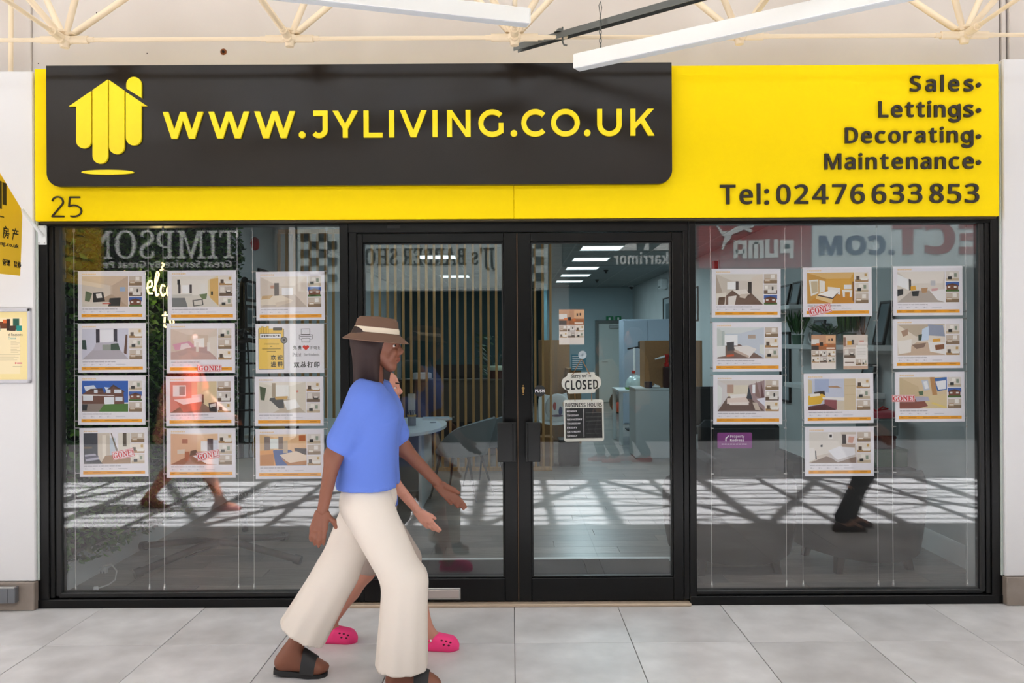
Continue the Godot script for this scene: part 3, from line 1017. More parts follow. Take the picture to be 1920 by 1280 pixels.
func build_opposite():
	var w := structure("wall_opposite")
	part("panel", gspan(Vector3(-9, 3.6, 8.0), Vector3(9, ROOF_Y, 8.2)), mats.white_render, w)
	part("panel", gspan(Vector3(-9, -0.2, 8.6), Vector3(9, 3.5, 8.8)), M("shop_dark", Color(0.13, 0.15, 0.155), 0.7), w)
	for x: float in [-8.9, -3.65, 0.75, 2.78, 8.9]:
		part("pier", gspan(Vector3(x - 0.14, 0, 7.98), Vector3(x + 0.14, 3.4, 8.6), 0.01), M("pier_grey", Color(0.55, 0.54, 0.52), 0.7), w)
	var dark := M("fascia_dark", Color(0.10, 0.11, 0.11), 0.6)
	var light := M("fascia_pale", Color(0.80, 0.84, 0.82), 0.5)
	var red := M("fascia_red", Color(0.62, 0.16, 0.16), 0.6)
	var white := M("fascia_white", Color(0.86, 0.90, 0.90), 0.6)
	var pale := M("letters_pale", Color(0.92, 0.92, 0.9), 0.5)
	var list := [
		["key cutter's dark fascia with pale serif lettering, seen only as a reflection", 60, 515, 412, 507, dark],
		["barber's pale fascia with checked ends, seen only as a reflection", 562, 1028, 400, 545, light],
		["dark fascia with pale lettering and peak mark, seen only as a reflection", 1055, 1262, 400, 500, dark],
		["red fascia with pale leaping cat mark, seen only as a reflection", 1308, 1518, 400, 506, red],
		["white fascia with blue and red letters, seen only as a reflection", 1519, 2030, 400, 506, white]]
	for k in 5:
		var q: Array = list[k]
		var s := thing("shop_fascia", q[0], "shop sign", Vector3.ZERO, 0.0, "")
		part("panel", gspan(Vector3(rx(q[1]), ry(q[4]), 7.80), Vector3(rx(q[2]), ry(q[3]), 7.97), 0.01), q[5], s)
		var z := 7.795
		match k:
			0:
				var se := font("Droid Serif", 400)
				sign_text("TIMPSON", 175, 452, 430, 483, z, se, pale, s)
				sign_text("Great Service By Great People", 160, 440, 486, 504, z, font("Droid Sans", 700), pale, s)
			1:
				sign_text("JJ's BARBER SHOP", 668, 930, 466, 507, z, font("Droid Serif", 700), M("letters_black", Color(0.02, 0.02, 0.02), 0.6), s)
				for e in [[568, 4], [953, 4]]:
					var g := G.new()
					for i in e[1]:
						for j in 7:
							if (i + j) % 2 == 0:
								g.span(Vector3(rx(e[0] + i * 16.8), ry(437 + j * 15.2 + 15.2), z - 0.01), Vector3(rx(e[0] + i * 16.8 + 16.8), ry(437 + j * 15.2), z + 0.01))
					part("checks", g, M("letters_black", Color.BLACK), s)
			2:
				sign_text("karrimor", 1150, 1251, 475, 498, z, font("Droid Sans", 700), pale, s)
				var g := G.new()
				for e in [[1150, 1192, 472, 452], [1205, 1215, 472, 440], [1222, 1262, 472, 440]]:
					g.prism(PackedVector2Array([Vector2(rx(e[0]), ry(e[2])), Vector2(rx(e[1]), ry(e[2])), Vector2(rx(e[1]), ry(e[3]))]), z - 0.02, z)
				part("peak_mark", g, pale, s)
			3:
				var glyphs := [[[[.16, 0], [.16, .86], [.84, .86], [.84, .38], [.16, .38]]], [[[.16, 1], [.16, .14], [.84, .14], [.84, 1]]], [[[.12, 0], [.12, .86], [.88, .86], [.88, 0]], [[.5, .86], [.5, 0]]], [[[.16, 0], [.16, .86], [.84, .86], [.84, 0]], [[.16, .36], [.84, .36]]]]
				var gx := [[1458, 1484], [1431, 1455], [1400, 1428], [1372, 1397]]
				for e in 4:
					var lg := G.new()
					for path in glyphs[e]:
						var line := PackedVector2Array()
						for q2 in path:
							line.append(Vector2(rx(lerpf(gx[e][1], gx[e][0], q2[0])), ry(lerpf(488, 453, q2[1]))))
						for pl in Geometry2D.offset_polyline(line, 0.030, Geometry2D.JOIN_MITER, Geometry2D.END_BUTT):
							lg.prism(pl, z - 0.02, z)
					part("lettering", lg, pale, s)
				var cat := [[1337, 421], [1345, 428], [1352, 438], [1364, 437], [1380, 428], [1392, 425], [1402, 423], [1410, 427], [1409, 431], [1400, 431], [1408, 438], [1403, 440], [1392, 434], [1380, 440], [1370, 443], [1366, 452], [1357, 462], [1353, 472], [1350, 471], [1353, 458], [1356, 449], [1348, 440]]
				var pts := PackedVector2Array()
				for e in cat:
					pts.append(Vector2(rx(e[0]), ry(e[1])))
				var g := G.new()
				g.prism(pts, z - 0.02, z)
				part("leaping_cat_mark", g, pale, s)
			4:
				sign_text(".COM", 1531, 1672, 446, 483, z, heavy(), M("letters_blue", Color(0.12, 0.22, 0.42), 0.6), s)
				sign_text("DIRECT", 1668, 2010, 420, 482, z, heavy(), red, s)

# ================================================================ flat print
class Canvas:
	var im: Image
	var W: int
	var H: int
	func _init(w: int, h: int, c: Color):
		W = w
		H = h
		im = Image.create(w, h, false, Image.FORMAT_RGBA8)
		im.fill(c)
	func rect(x0: float, y0: float, x1: float, y1: float, c: Color):
		im.fill_rect(Rect2i(int(round(x0)), int(round(y0)), int(round(x1) - round(x0)), int(round(y1) - round(y0))), c)
	func poly(p: PackedVector2Array, c: Color, clip := Rect2(0, 0, 1e6, 1e6)):
		var lo := 1e9
		var hi := -1e9
		for q in p:
			lo = minf(lo, q.y)
			hi = maxf(hi, q.y)
		var m := p.size()
		for y in range(maxi(int(maxf(lo, clip.position.y)), 0), mini(int(minf(hi, clip.end.y - 1)) + 1, H)):
			var yc := y + 0.5
			var xs := []
			for k in m:
				var a := p[k]
				var b := p[(k + 1) % m]
				if (a.y <= yc) != (b.y <= yc):
					xs.append(a.x + (yc - a.y) * (b.x - a.x) / (b.y - a.y))
			xs.sort()
			for k in range(0, xs.size() - 1, 2):
				var x0 := maxi(int(round(maxf(xs[k], clip.position.x))), 0)
				var x1 := mini(int(round(minf(xs[k + 1], clip.end.x))), W)
				if x1 > x0:
					im.fill_rect(Rect2i(x0, y, x1 - x0, 1), c)
	func line(a: Vector2, b: Vector2, w: float, c: Color):
		var d := (b - a).normalized() * w / 2
		var s := Vector2(-d.y, d.x)
		poly(PackedVector2Array([a - d + s, b + d + s, b + d - s, a - d - s]), c)
	func path(pts: Array, w: float, c: Color):
		for k in pts.size() - 1:
			line(pts[k], pts[k + 1], w, c)
	func mesh_text(ar: Array, bb: AABB, x0: float, y0: float, x1: float, y1: float, c: Color):
		var vv: PackedVector3Array = ar[Mesh.ARRAY_VERTEX]
		var ix: PackedInt32Array = ar[Mesh.ARRAY_INDEX] if ar[Mesh.ARRAY_INDEX] != null else PackedInt32Array(range(vv.size()))
		for k in range(0, ix.size(), 3):
			var t := PackedVector2Array()
			for j in 3:
				var p := vv[ix[k + j]]
				t.append(Vector2(x0 + (p.x - bb.position.x) / bb.size.x * (x1 - x0), y1 - (p.y - bb.position.y) / bb.size.y * (y1 - y0)))
			poly(t, c)

func paint_text(c: Canvas, s: String, x0: float, y0: float, x1: float, y1: float, col: Color, f: Font):
	var t := text_mesh(s, 1.0, 0.0, f)
	c.mesh_text(t.get_mesh_arrays(), t.get_aabb(), x0, y0, x1, y1, col)

func texture(c: Canvas, w: int, h: int) -> ImageTexture:
	c.im.resize(w, h, Image.INTERPOLATE_LANCZOS)
	return ImageTexture.create_from_image(c.im)

func picture(c: Canvas, x: float, y: float, w: float, h: float, spec: String):
	# each item: a colour and the corners of a shape in hundredths of the picture
	var clip := Rect2(x, y, w, h)
	for item in spec.split("|"):
		var bits := item.strip_edges().split(" ", false)
		var p := PackedVector2Array()
		for k in range(1, bits.size()):
			var q := bits[k].split(",")
			p.append(Vector2(x + w * float(q[0]) / 100.0, y + h * float(q[1]) / 100.0))
		if p.size() == 2:
			p = PackedVector2Array([p[0], Vector2(p[1].x, p[0].y), p[1], Vector2(p[0].x, p[1].y)])
		c.poly(p, Color(bits[0]), clip)

func room_spec(ceil: String, left: String, back: String, right: String, floor_: String, a: int, b: int, cc: int, d: int) -> String:
	# back wall from (a, b) to (cc, d)
	return "%s 0,0 100,0 %d,%d %d,%d|%s 0,0 %d,%d %d,%d 0,100|%s %d,%d %d,%d|%s 100,0 %d,%d %d,%d 100,100|%s 0,100 %d,%d %d,%d 100,100" % [ceil, cc, b, a, b, left, a, b, a, d, back, a, b, cc, d, right, cc, b, cc, d, floor_, a, d, cc, d]

const THUMBS := [
	"cdbfb0 0,0 100,100|8a7258 0,66 100,100|f4f0ea 52,8 82,48|b69a7c 8,50 46,80|f2ede6 10,58 44,70",
	"d9d2ca 0,0 100,100|6b5442 0,62 100,100|e9e5df 28,50 92,88|3c3833 60,24 72,60|fbf8f2 8,10 30,44",
	"efe6da 0,0 100,100|b08a5c 0,74 100,100|5a4a3c 10,40 34,78|f7f4ee 44,58 96,84|c8a468 72,14 90,42",
	"c4b8ae 0,0 100,100|75604e 0,70 100,100|e6e0d8 6,6 40,60|4a4440 50,44 88,74|eee8e0 56,40 84,56",
	"e4ddd4 0,0 100,100|c9b79c 0,70 100,100|2f2d2b 18,54 46,84|8d9a86 64,22 84,60|f6f2ea 30,10 58,44",
	"3f62a8 0,0 100,46|7c4a34 6,32 94,80|e8e6e2 16,44 34,60|e8e6e2 62,44 82,60|4d6b32 0,80 100,100|5a3626 4,34 50,14 96,34"]

func make_print(spec: String, a: int, extra := "") -> ImageTexture:
	var c := Canvas.new(848, 600, Color("f3f0f6"))
	var w := 848.0
	var h := 600.0
	for k in 8:  # the faint orange heading, too small to read
		c.rect(w * (0.065 + 0.026 * k), h * 0.052, w * (0.083 + 0.026 * k), h * 0.078, Color("f4d3a3"))
	picture(c, w * 0.06, h * 0.105, w * 0.685, h * 0.63, spec)
	for k in 3:
		picture(c, w * 0.757, h * (0.105 + 0.2165 * k), w * 0.193, h * 0.197, THUMBS[(a * 2 + k * (1 + a % 2)) % 6] if not (k == 2 and a in [0, 12]) else THUMBS[5])
	var grey := Color("b9b6be")
	var x := 0.065
	for k in 9:  # one line of description and a row of icons, greeked as they read at this size
		var l := 0.028 + 0.017 * ((k * 5 + a * 3) % 4)
		if x + l < 0.70 - 0.1 * (a % 3):
			c.rect(w * x, h * 0.772, w * (x + l), h * 0.790, grey)
		x += l + 0.008
	for k in 4:
		c.rect(w * (0.075 + 0.12 * k), h * 0.825, w * (0.098 + 0.12 * k), h * 0.848, Color("cfccd4"))
		c.rect(w * (0.108 + 0.12 * k), h * 0.831, w * (0.12 + 0.12 * k), h * 0.843, Color("cfccd4"))
	c.rect(w * 0.56, h * 0.83, w * 0.70, h * 0.843, Color("cfccd4"))
	c.rect(w * 0.05, h * 0.883, w * 0.955, h * 0.948, Color("f4a51f"))
	for q in [[0.07, 0.115], [0.19, 0.30], [0.40, 0.62], [0.80, 0.90]]:
		c.rect(w * q[0], h * 0.905, w * q[1], h * 0.922, Color("c98412"))
	if extra:
		picture(c, 0, 0, w, h, extra)
	return texture(c, 424, 300)

# stroke forms of the few Chinese characters on the shop's own signs, on a grid of 12
const HANZI := {
	"fang": "5,0 6,1.5|2,2 10,2 10,4.5 2,4.5|2,2 2,6 .5,12|6,5.5 6.5,6.5|3,7 11,7|6,7 5.5,9 3,12|6,9 10,9 9.5,12 8,11.5",
	"chan": "6,0 6,2|1,2 11,2|4,3 4.5,5|8,3 7.5,5|2,5.5 11,5.5|2,5.5 2,8 .5,12",
	"guan": "2.5,0 1,3|2,1 5,1|8,0 6.5,3|7.5,1 11,1|6,3 6,4|1,6 1,4 11,4 11,6|3,6 9,6 9,8 3,8|3,6 3,12|3,9.5 9.5,9.5 9.5,12 3,12",
	"li": "0,1 4,1|0,5 4,5|2,1 2,10|0,11 4,9.5|5.5,1 11,1 11,6 5.5,6 5.5,1|5.5,3.5 11,3.5|8.2,1 8.2,11.5|6,8.5 11,8.5|5,11.5 12,11.5",
	"zhuang": "1,1 2,2|3,0 3,5|1,4.5 3,3.5|5,1.5 11,1.5|8,0 8,4.5|6,4.5 10.5,4.5|1,7 11,7|6,7 1,10|4,9 4,12 6,11|6,8 11,12|10,8.5 8,9.5",
	"xiu": "3,0 .5,5|2,4 2,12|4,3 4,9|7,0 5,3.5|6.5,1.5 11,1.5 5.5,6|7,3 12,6|10,6 6,8.5|10.5,7.5 6,10.5|11,9 5.5,12",
	"huan": ".5,2 4.5,2 .5,11|1,4 5,10.5|7,0 5.5,4.5|6.5,2.5 11,2.5 10,4.5|8.5,4 8,8 5,12|8.3,7 12,12",
	"ying": "1,1 2,2.5|.5,5 2.5,5 2.5,9 .5,11|1,10 3,11.5 12,11.5|6.5,.5 4.5,2 4.5,8 7,6.5|8,1.5 11.5,1.5 11.5,7 10.5,7|8,1.5 8,10",
	"jin": "1,1 2,2.5|.5,5 2.5,5 2.5,9 .5,11|1,10 3,11.5 12,11.5|4,3 11.5,3|4,6 11.5,6|6,.5 6,7 4.5,10|9.5,.5 9.5,10",
	"qun": "1,1 5,1 5,5 1,5|0,3 6,3|3,1 .5,8|2,7 5,7 5,11 2,11 2,7|7.5,0 8.3,2|11,0 10,2|7,3 12,3|7,5.5 12,5.5|6.5,8 12,8|9.5,3 9.5,12",
	"mian": "4,0 1,3.5|3.5,1.5 8,1.5 6.5,3.5|2,3.5 10,3.5 10,6.5 2,6.5 2,3.5|6,3.5 5,9 1,12|7,6.5 7,11 11,11 11,9",
	"fei": "2,1 9,1 9,3 2,3 2,5 10,5 9.5,6.5|4.5,0 4,4.5 1.5,7|7,0 7,6.5|3,7 9.5,7 9.5,10|3,7 3,10|6,8 6,9.5 2,12|7,10 10,12",
	"shuang": "1,2 5,2 .5,11|1,4 5,10.5|6.5,2 11,2 6,11.5|7,4 11.5,11.5",
	"zong": "3.5,0 4.5,2|8.5,0 7.5,2|3,2.5 9,2.5 9,6 3,6 3,2.5|1.5,8 .5,11|3.5,8 3.5,11 8.5,11 8.5,9.5|6,7.5 7,9|10,8 11.5,10",
	"da": "0,3 5,3|2.7,0 2.7,11.5 1.5,11|0,8 5,6|5.5,2 12,2|9,2 9,11.5 7.5,11",
	"yin": "4.5,1 1,2 1,10 5,9|1,5 5,5|7,1.5 11,1.5 11,9 9.5,9|7,1.5 7,12"}
func hanzi(c: Canvas, key: String, x: float, y: float, s: float, w: float, col: Color):
	for stroke in HANZI[key].split("|"):
		var pts := []
		for q in stroke.split(" ", false):
			var a: PackedStringArray = q.split(",")
			pts.append(Vector2(x + float(a[0]) * s / 12.0, y + float(a[1]) * s / 12.0))
		c.path(pts, w, col)

func printed(called: String, t: Texture2D, rough := 0.45) -> StandardMaterial3D:
	var m := M(called, Color.WHITE, rough)
	m.albedo_texture = t
	return m

func holder(called: String, label: String, cat: String, r: Array, z: float, tilt: float, group: String, clear := false) -> Node3D:
	# an acrylic pocket on the cables: front sheet, print, four clips
	var a := at(r[0], r[1], z)
	var b := at(r[2], r[3], z)
	var o := thing(called, label, cat, (a + b) / 2, 0.0, group)
	o.rotation.z = tilt
	var w := b.x - a.x
	var h := a.y - b.y
	o.set_meta("w", w)
	o.set_meta("h", h)
	var g := G.new()
	g.span(Vector3(-w / 2, -h / 2, -0.004), Vector3(w / 2, h / 2, 0.0))
	part("acrylic_pocket", g, mats.acrylic if clear else mats.paper, o)
	return o

func clips(o: Node3D, xs: Array, w: float, h: float):
	for sx in 2:
		for sy: float in [0.5, -0.42]:
			var g := G.new()
			var x: float = xs[sx] - o.position.x
			g.tube([Vector3(x, h * sy - 0.005, 0.001), Vector3(x, h * sy + 0.005, 0.001)], 0.0045, 8)
			g.span(Vector3(minf(x, sign(x) * w * 0.5), h * sy - 0.003, -0.004), Vector3(maxf(x, sign(x) * w * 0.5), h * sy + 0.003, 0.004), 0.0008)
			part("clip", g, mats.steel, o)

func stamp(o: Node3D, px0: float, py0: float, px1: float, py1: float, ang: float, z: float):
	var a := at(px0, py0, z)
	var b := at(px1, py1, z)
	var c := (a + b) / 2 - o.position
	c.z = 0.0035
	var w := absf(b.x - a.x)
	var h := absf(a.y - b.y)
	var B := Basis(Vector3.BACK, ang)
	var s := part("stamp_sticker", gbox(c - Vector3(0, 0, 0.0012), Vector3(w, h, 0.0008), 0.0, B), M("sticker_white", Color(0.98, 0.93, 0.94), 0.5), o)
	s.set_meta("label", "red GONE! sticker")
	var red := M("stamp_red", Color(0.84, 0.03, 0.08), 0.5)
	var g := G.new()
	for q in [[0, 0.5, 1, 0.06], [0, -0.5, 1, 0.06]]:
		g.box(c + B * Vector3(0, q[1] * h * 0.86, 0), Vector3(w * 0.97, h * 0.05, 0.0006), 0.0, B)
	for q: float in [-0.485, 0.485]:
		g.box(c + B * Vector3(q * w, 0, 0), Vector3(h * 0.05, h * 0.88, 0.0006), 0.0, B)
	part("border", g, red, s)
	lettering("lettering", "GONE!", c, w * 0.90, h * 0.66, 0.0007, font("Droid Serif", 700), red, s, B)

func build_posters():
	var Z := -0.105
	var group := "property cards hanging in the shop window"
	var beds := {
		"0": room_spec("d9c3ab", "ddd0c2", "cdb9a6", "c4ad98", "b79f88", 62, 30, 66, 60) + "|d3bfa9 0,0 66,32 0,14|5c6a4c 8,48 22,56 16,84 6,80|2d2a28 24,54 46,52 50,82 24,86|efe9e2 30,58 42,56 44,70 32,72|2a2927 60,72 84,70 82,98 56,98|9fb4d2 82,36 94,50|ded6ca 0,86 60,84 56,100 0,100|c4452f 44,88 62,91",
		"1": room_spec("dfdee8", "d6d6e4", "dcdbe8", "d5d5e4", "b9b2ba", 28, 0, 78, 62) + "|f6f6fc 38,4 70,44|3a3742 30,2 38,46|3a3742 68,2 76,46|c3bfcb 30,46 74,42 82,70 24,70|9aa096 44,52 62,70|3f5546 62,50 78,48 82,70 62,70|2f4a42 0,36 8,36 10,68 0,66|6b4a3a 94,20 98,20 96,84 90,80",
		"2": "2b5fb4 0,0 100,70|dfe8f4 4,18 26,14 34,30 8,34|e4ecf6 48,20 60,22 52,30|6b4436 0,44 18,26 44,24 48,40 68,14 90,36 92,76 0,76|4c3128 18,26 44,24 46,32 16,34|4c3128 50,36 68,12 92,34 92,38 68,18 54,40|dfe6ee 26,28 34,40|dfe6ee 52,28 62,40|dfe6ee 70,28 86,40|e6eaf0 2,48 24,64|eef2f6 48,52 70,76|dfe6ee 72,52 88,66|f4f2ee 0,44 70,46 70,49 0,48|8d7f76 0,74 50,74 36,100 0,100|4f7a35 48,76 100,74 100,100 36,100|22262c 0,76 12,76 10,96 0,96",
		"3": "3e414a 0,0 32,100|d9cdbd 30,0 56,100|efe6d8 40,6 48,82|cfc4b4 48,8 56,80|c9d4de 56,16 68,80|7c6f5f 60,0 74,60 70,64 58,0|e8e2d6 74,0 100,70|5a5042 84,0 92,44|a9896a 36,100 46,74 100,66 100,100|77624b 0,44 18,44 18,50 0,50|2c2e36 0,84 30,80 40,100 0,100|b8b6c6 2,70 24,66 34,86 4,92|5c5a6e 2,76 30,72 32,78 4,84",
		"4": room_spec("ebe4da", "e8e2d8", "efe9e0", "e9d6ac", "ddd7cc", 18, 14, 78, 62) + "|fafafa 22,30 40,56|4a4140 14,28 19,56|4a4140 38,28 43,56|2a2826 12,12 18,28|d9b06a 82,12 100,8 100,96 82,70|2e3832 84,50 88,62|7a7c7c 0,70 28,70 34,100 0,100|d3cfc6 0,60 44,58 42,66 0,70|55564f 44,78 66,74 68,94 46,98|dcd6cc 47,80 64,77 65,92 48,95|6f8058 58,60 76,56 74,74 66,76|efece6 62,26 72,58",
		"5": room_spec("e6d3c4", "dcc6b6", "d8c2ae", "dfd0c0", "bfa09a", 36, 20, 80, 58) + "|d89aae 4,50 40,40 54,58 10,70|f0dede 22,50 36,46 44,60 20,68|f2ece6 48,22 58,40|fbf8f4 50,34 72,30 72,60 50,58|e6dcd0 80,30 100,24 100,96 80,70|caa9a0 0,76 34,66 90,84 94,100 0,100|e8e2da 54,44 60,74|efe8e0 78,44 84,72",
		"6": room_spec("e2a090", "d98a7c", "dba68c", "dcc9a0", "8a6a58", 46, 2, 58, 58) + "|f6e8e8 6,12 34,48|9a8f8c 10,16 32,44|f0e8e8 10,14 20,46|e8ccc8 46,44 68,40 70,60 46,60|f6dedc 8,58 62,50 70,66 24,76|c8705e 12,62 28,74 70,64 62,92 28,98|6a4a38 68,42 72,42 72,70 68,70|2e2a2a 82,70 100,66 100,98 84,96|d8d4d0 84,74 98,70 98,80 86,84",
		"7": room_spec("f0dccb", "e6b795", "ecc39c", "e9c39e", "a86a4c", 56, 4, 70, 58) + "|b8735a 24,18 36,32|f6f4f6 64,24 80,56|5e4a4e 78,16 90,60|dfe2ec 90,20 100,56|b8643c 30,58 40,88|e8d8c8 14,52 30,50 30,64 14,66|f2eef2 46,72 100,56 100,100 76,98|a06a48 44,76 76,96 72,100 44,92|6a4630 42,56 54,52 58,66 40,72",
		"8": room_spec("ece2d6", "d8cbbd", "ded2c4", "e6d9cb", "c5b6a8", 40, 30, 74, 58) + "|f8f8fa 46,36 70,60|6a625c 30,20 40,62|e8dcc8 0,66 46,60 70,78 36,92 0,92|c9a87a 4,62 28,60 20,72 2,74|d8c8b4 32,84 68,74 66,84 34,98|b98a72 22,28 30,38",
		"10": room_spec("efe8dc", "e2dccc", "d8d2c2", "e0d8c8", "c2b4a0", 30, 14, 66, 56) + "|fafaf4 36,10 64,48|a8977f 28,4 36,50|4e5c40 2,14 16,20 12,60 4,58|3b3e40 24,52 52,48 54,84 40,86 22,66|c8a25a 34,48 62,46 60,56 36,58|f4f2ee 52,62 78,56 88,82 60,92|dcd6ca 0,58 26,62 44,88 30,100 0,100|d88a7a 80,28 84,34",
		"11": room_spec("f0d8b8", "dcb888", "efc998", "eabf90", "4b64a0", 30, 8, 66, 50) + "|eef6f2 22,14 42,46|8a7a72 10,8 22,56|8a7a72 40,8 50,48|cdb9a0 50,20 60,60|b8622a 84,4 98,22|e6a25c 0,52 28,50 34,100 0,100|c98744 0,66 30,62 30,100 0,100|4a3a34 74,44 100,46 100,66 76,62|f2dcc4 42,66 78,54 100,68 100,84 64,96|c48448 44,74 64,92 100,84 100,98 60,100",
		"12": room_spec("e2dcd2", "d2c8bb", "d9d0c6", "ddd3c8", "6e5648", 34, 22, 70, 54) + "|fafbfc 24,26 42,50|4a403e 42,24 48,52|b8a898 0,0 14,60 0,70|efe8e0 36,54 64,50 72,66 52,72|d8cbbc 52,66 70,64 62,80 50,76|e2d6c8 76,12 100,0 100,80 78,66|3a322c 68,26 76,62|efe9e2 26,74 44,70 40,100 26,100|e8e2d6 0,64 22,60 20,100 0,100|6a5240 6,76 20,74 18,100 4,100",
		"13": room_spec("dfb878", "c99848", "dca848", "d3a040", "c98a30", 40, 20, 92, 56) + "|efeee8 4,24 24,22 24,66 8,76|c8b898 8,28 22,28 22,62 10,68|efeee8 26,24 38,28 38,60 26,66|f2f0ee 44,46 70,50 70,72 44,60|fbfbfb 22,70 50,56 66,62 54,82|33364a 22,72 54,82 66,64 66,66 54,86 22,76|e8c890 20,74 54,86 52,100 18,84|eef0f2 78,40 94,54|efeeee 74,56 96,58 94,80 90,80 90,64 80,64 80,80 76,80|8a5a20 96,30 100,30 100,100 96,90",
		"14": room_spec("efe8e0", "ddd6cc", "e4dcd2", "ddd2c8", "b7aca2", 30, 38, 96, 62) + "|f6f8fa 0,8 24,26 24,60 0,44|3c3a38 24,24 29,26 29,60 25,62|e0a83a 28,48 38,46 40,60 28,62|3a3c3c 30,64 46,62 44,80 32,80|2c2e30 0,58 12,56 12,74 0,80|f2f0f0 68,62 100,58 100,100 84,92|d8a8a8 72,56 86,54 84,62 72,64|c8c8cc 70,30 80,46|b89068 50,54 64,52 62,68 52,70",
		"15": room_spec("dce2e2", "cfd6d0", "c8d4e0", "cdd5e0", "7a6258", 18, 20, 48, 54) + "|f8fafc 16,24 44,58|b8c4c0 10,12 16,66|4a4a4e 20,48 36,46 36,74 22,76|efeae6 36,62 64,58 84,70 68,98 38,72|c9b2a4 38,70 68,92 66,98 36,78|b8a494 66,24 82,36|eef0ee 0,60 18,58 18,92 0,96|e2e6e0 90,56 100,56 100,90 90,82|d8603a 20,88 36,86 36,93 20,95",
		"17": room_spec("efe7dc", "e6dccf", "e2d8cb", "e9dfd2", "cdb49c", 40, 30, 64, 58) + "|c4b49e 0,0 100,0 60,30 40,40|e9ddca 0,0 36,44 0,60|98a0b4 64,0 96,4 100,40 66,36|cfe0f4 52,16 66,6 66,50 50,54|f2f0ee 64,56 100,60 100,98 68,88|e6a83c 74,48 90,46 90,56 74,58|8a5a3c 78,68 98,64 98,80 80,84|f4efe8 0,54 30,48 28,90 4,96|b09078 8,22 22,14 22,34 12,40|3c4a3c 44,34 52,32 50,52 44,52|8a7060 30,66 60,60 56,74 40,80",
		"18": room_spec("d9d2cc", "dcd8d8", "e4dcc8", "a08888", "6a544c", 22, 16, 66, 52) + "|b89888 20,14 34,42|fafcff 74,14 80,42|3a3e48 66,18 74,62 62,58|8a6e68 82,0 92,60 80,50|6c4a4a 92,0 100,60 92,56|e6d4ca 20,58 60,54 68,72 20,76|f0ece8 26,46 60,44 62,54 28,58|efe6e0 24,72 66,70 66,80 26,80|e4e4f0 82,60 100,56 100,84|cdbcac 74,72 84,72 92,98 80,96|e8ece8 0,12 10,26 8,76 0,84",
		"19": "c9cfe0 0,0 100,100|a9b6d4 14,0 44,44|d6c3a2 76,0 100,100|c2ab86 76,22 100,24|c2ab86 76,50 100,51|d8c8a0 0,0 8,6 8,46 0,48|4a3c34 12,42 34,38 36,52 14,52|e6b83a 0,54 30,48 36,56 26,80 0,84|f4eee4 4,48 24,46 26,54 4,58|b08a6a 42,24 60,22 72,30 44,28|f2efec 30,58 76,60 76,70 30,64|8a4a4c 34,66 60,68 60,98 34,94|5a2f30 0,88 34,80 60,100 0,100|d8ccb8 60,70 76,70 76,100 60,100",
		"20": "d9c4a2 0,0 100,100|cdb792 0,0 40,30 44,64 0,58|c0c8d8 46,10 60,8 64,40 52,44|f4f6fa 50,14 58,12 62,36 54,38|3f6cae 72,4 100,0 100,40 80,46|f6f8fc 76,14 98,10 98,38 82,40|b98a58 64,0 74,0 80,60 70,62|dcc89c 50,60 100,54 100,100 60,100|8a4f42 0,72 50,70 60,92 40,100 0,100|b8b4c8 32,62 60,62 64,76 36,78|4e6a48 40,46 50,44 50,58 42,58|e8cf78 70,80 100,96 96,100 66,84",
		"21": "d6cabd 0,0 100,100|e6e0d8 0,0 66,0 72,30 66,60 0,82|4b4444 70,8 78,8 78,44 70,50|efe6e4 78,8 100,8 100,44 80,44|d8a898 84,14 96,16 92,36 82,34|f4f0ec 40,3 50,22|3a3634 43,8 48,17|8d776a 0,100 36,78 60,90 100,80 100,100|efeff4 40,60 64,46 96,50 98,74 60,94|cfc8c8 40,66 60,90 98,72 96,80 60,98 42,78|b8a494 68,38 98,38 96,50 70,48|f2eeea 0,52 10,50 16,86 0,96|3c3a3a 12,60 14,60 16,88 13,88|2c2a2a 24,42 28,40 28,48 24,48"}
	var cards := [
		["0", [146, 508, 273, 599], "top card nearest the hedge, cream sitting room with dark sofas and potted plant"],
		["1", [146, 606, 274, 698], "property card with a pale lilac bedroom, dark curtains and a grey and green bed"],
		["2", [146, 704, 273, 796], "property card with a brick house, blue sky and green lawn"],
		["3", [149, 802, 278, 893], "lowest card nearest the hedge, dark grey bedroom wall and a slanted red stamp"],
		["4", [314, 507, 443, 600], "property card with a bright white sitting room and yellow wooden shelving"],
		["5", [312, 606, 441, 699], "property card with a pinkish bedroom and a straight red stamp on its orange bar"],
		["6", [311, 705, 440, 798], "property card with a salmon pink bedroom and a patterned window"],
		["7", [312, 803, 442, 895], "property card with a peach bedroom, a purple curtain and a slanted red stamp"],
		["8", [480, 509, 609, 600], "property card with a cream bedroom, above the yellow printing leaflet"],
		["9", [479, 607, 608, 699], "card with a yellow leaflet and a white leaflet showing a printer and red heart"],
		["10", [477, 706, 607, 798], "property card with a cream sitting room, dark corner sofa and white round table"],
		["11", [479, 804, 608, 897], "property card with an orange bedroom, blue carpet and wide bed"],
		["12", [1334, 504, 1464, 595], "property card with a brown floored bedroom and white wardrobes beside the doors"],
		["13", [1505, 501, 1635, 593], "property card with a mustard yellow bedroom and a slanted red stamp"],
		["14", [1674, 499, 1805, 591], "property card with a loft sitting room and a yellow armchair"],
		["15", [1336, 604, 1466, 696], "property card with a pale blue bedroom and a black office chair"],
		["17", [1674, 598, 1806, 690], "property card with a white attic bedroom and blue grey sloping wall"],
		["18", [1337, 703, 1467, 795], "property card with dark floor boards and mauve curtains, above the purple sticker"],
		["19", [1507, 700, 1638, 793], "property card with a blue wall, yellow bed and tall beige wardrobe"],
		["20", [1678, 697, 1809, 790], "property card with an attic room and a straight red stamp over its edge"],
		["21", [1509, 800, 1639, 892], "property card with a white quilted bed and one small framed picture on the wall"]]
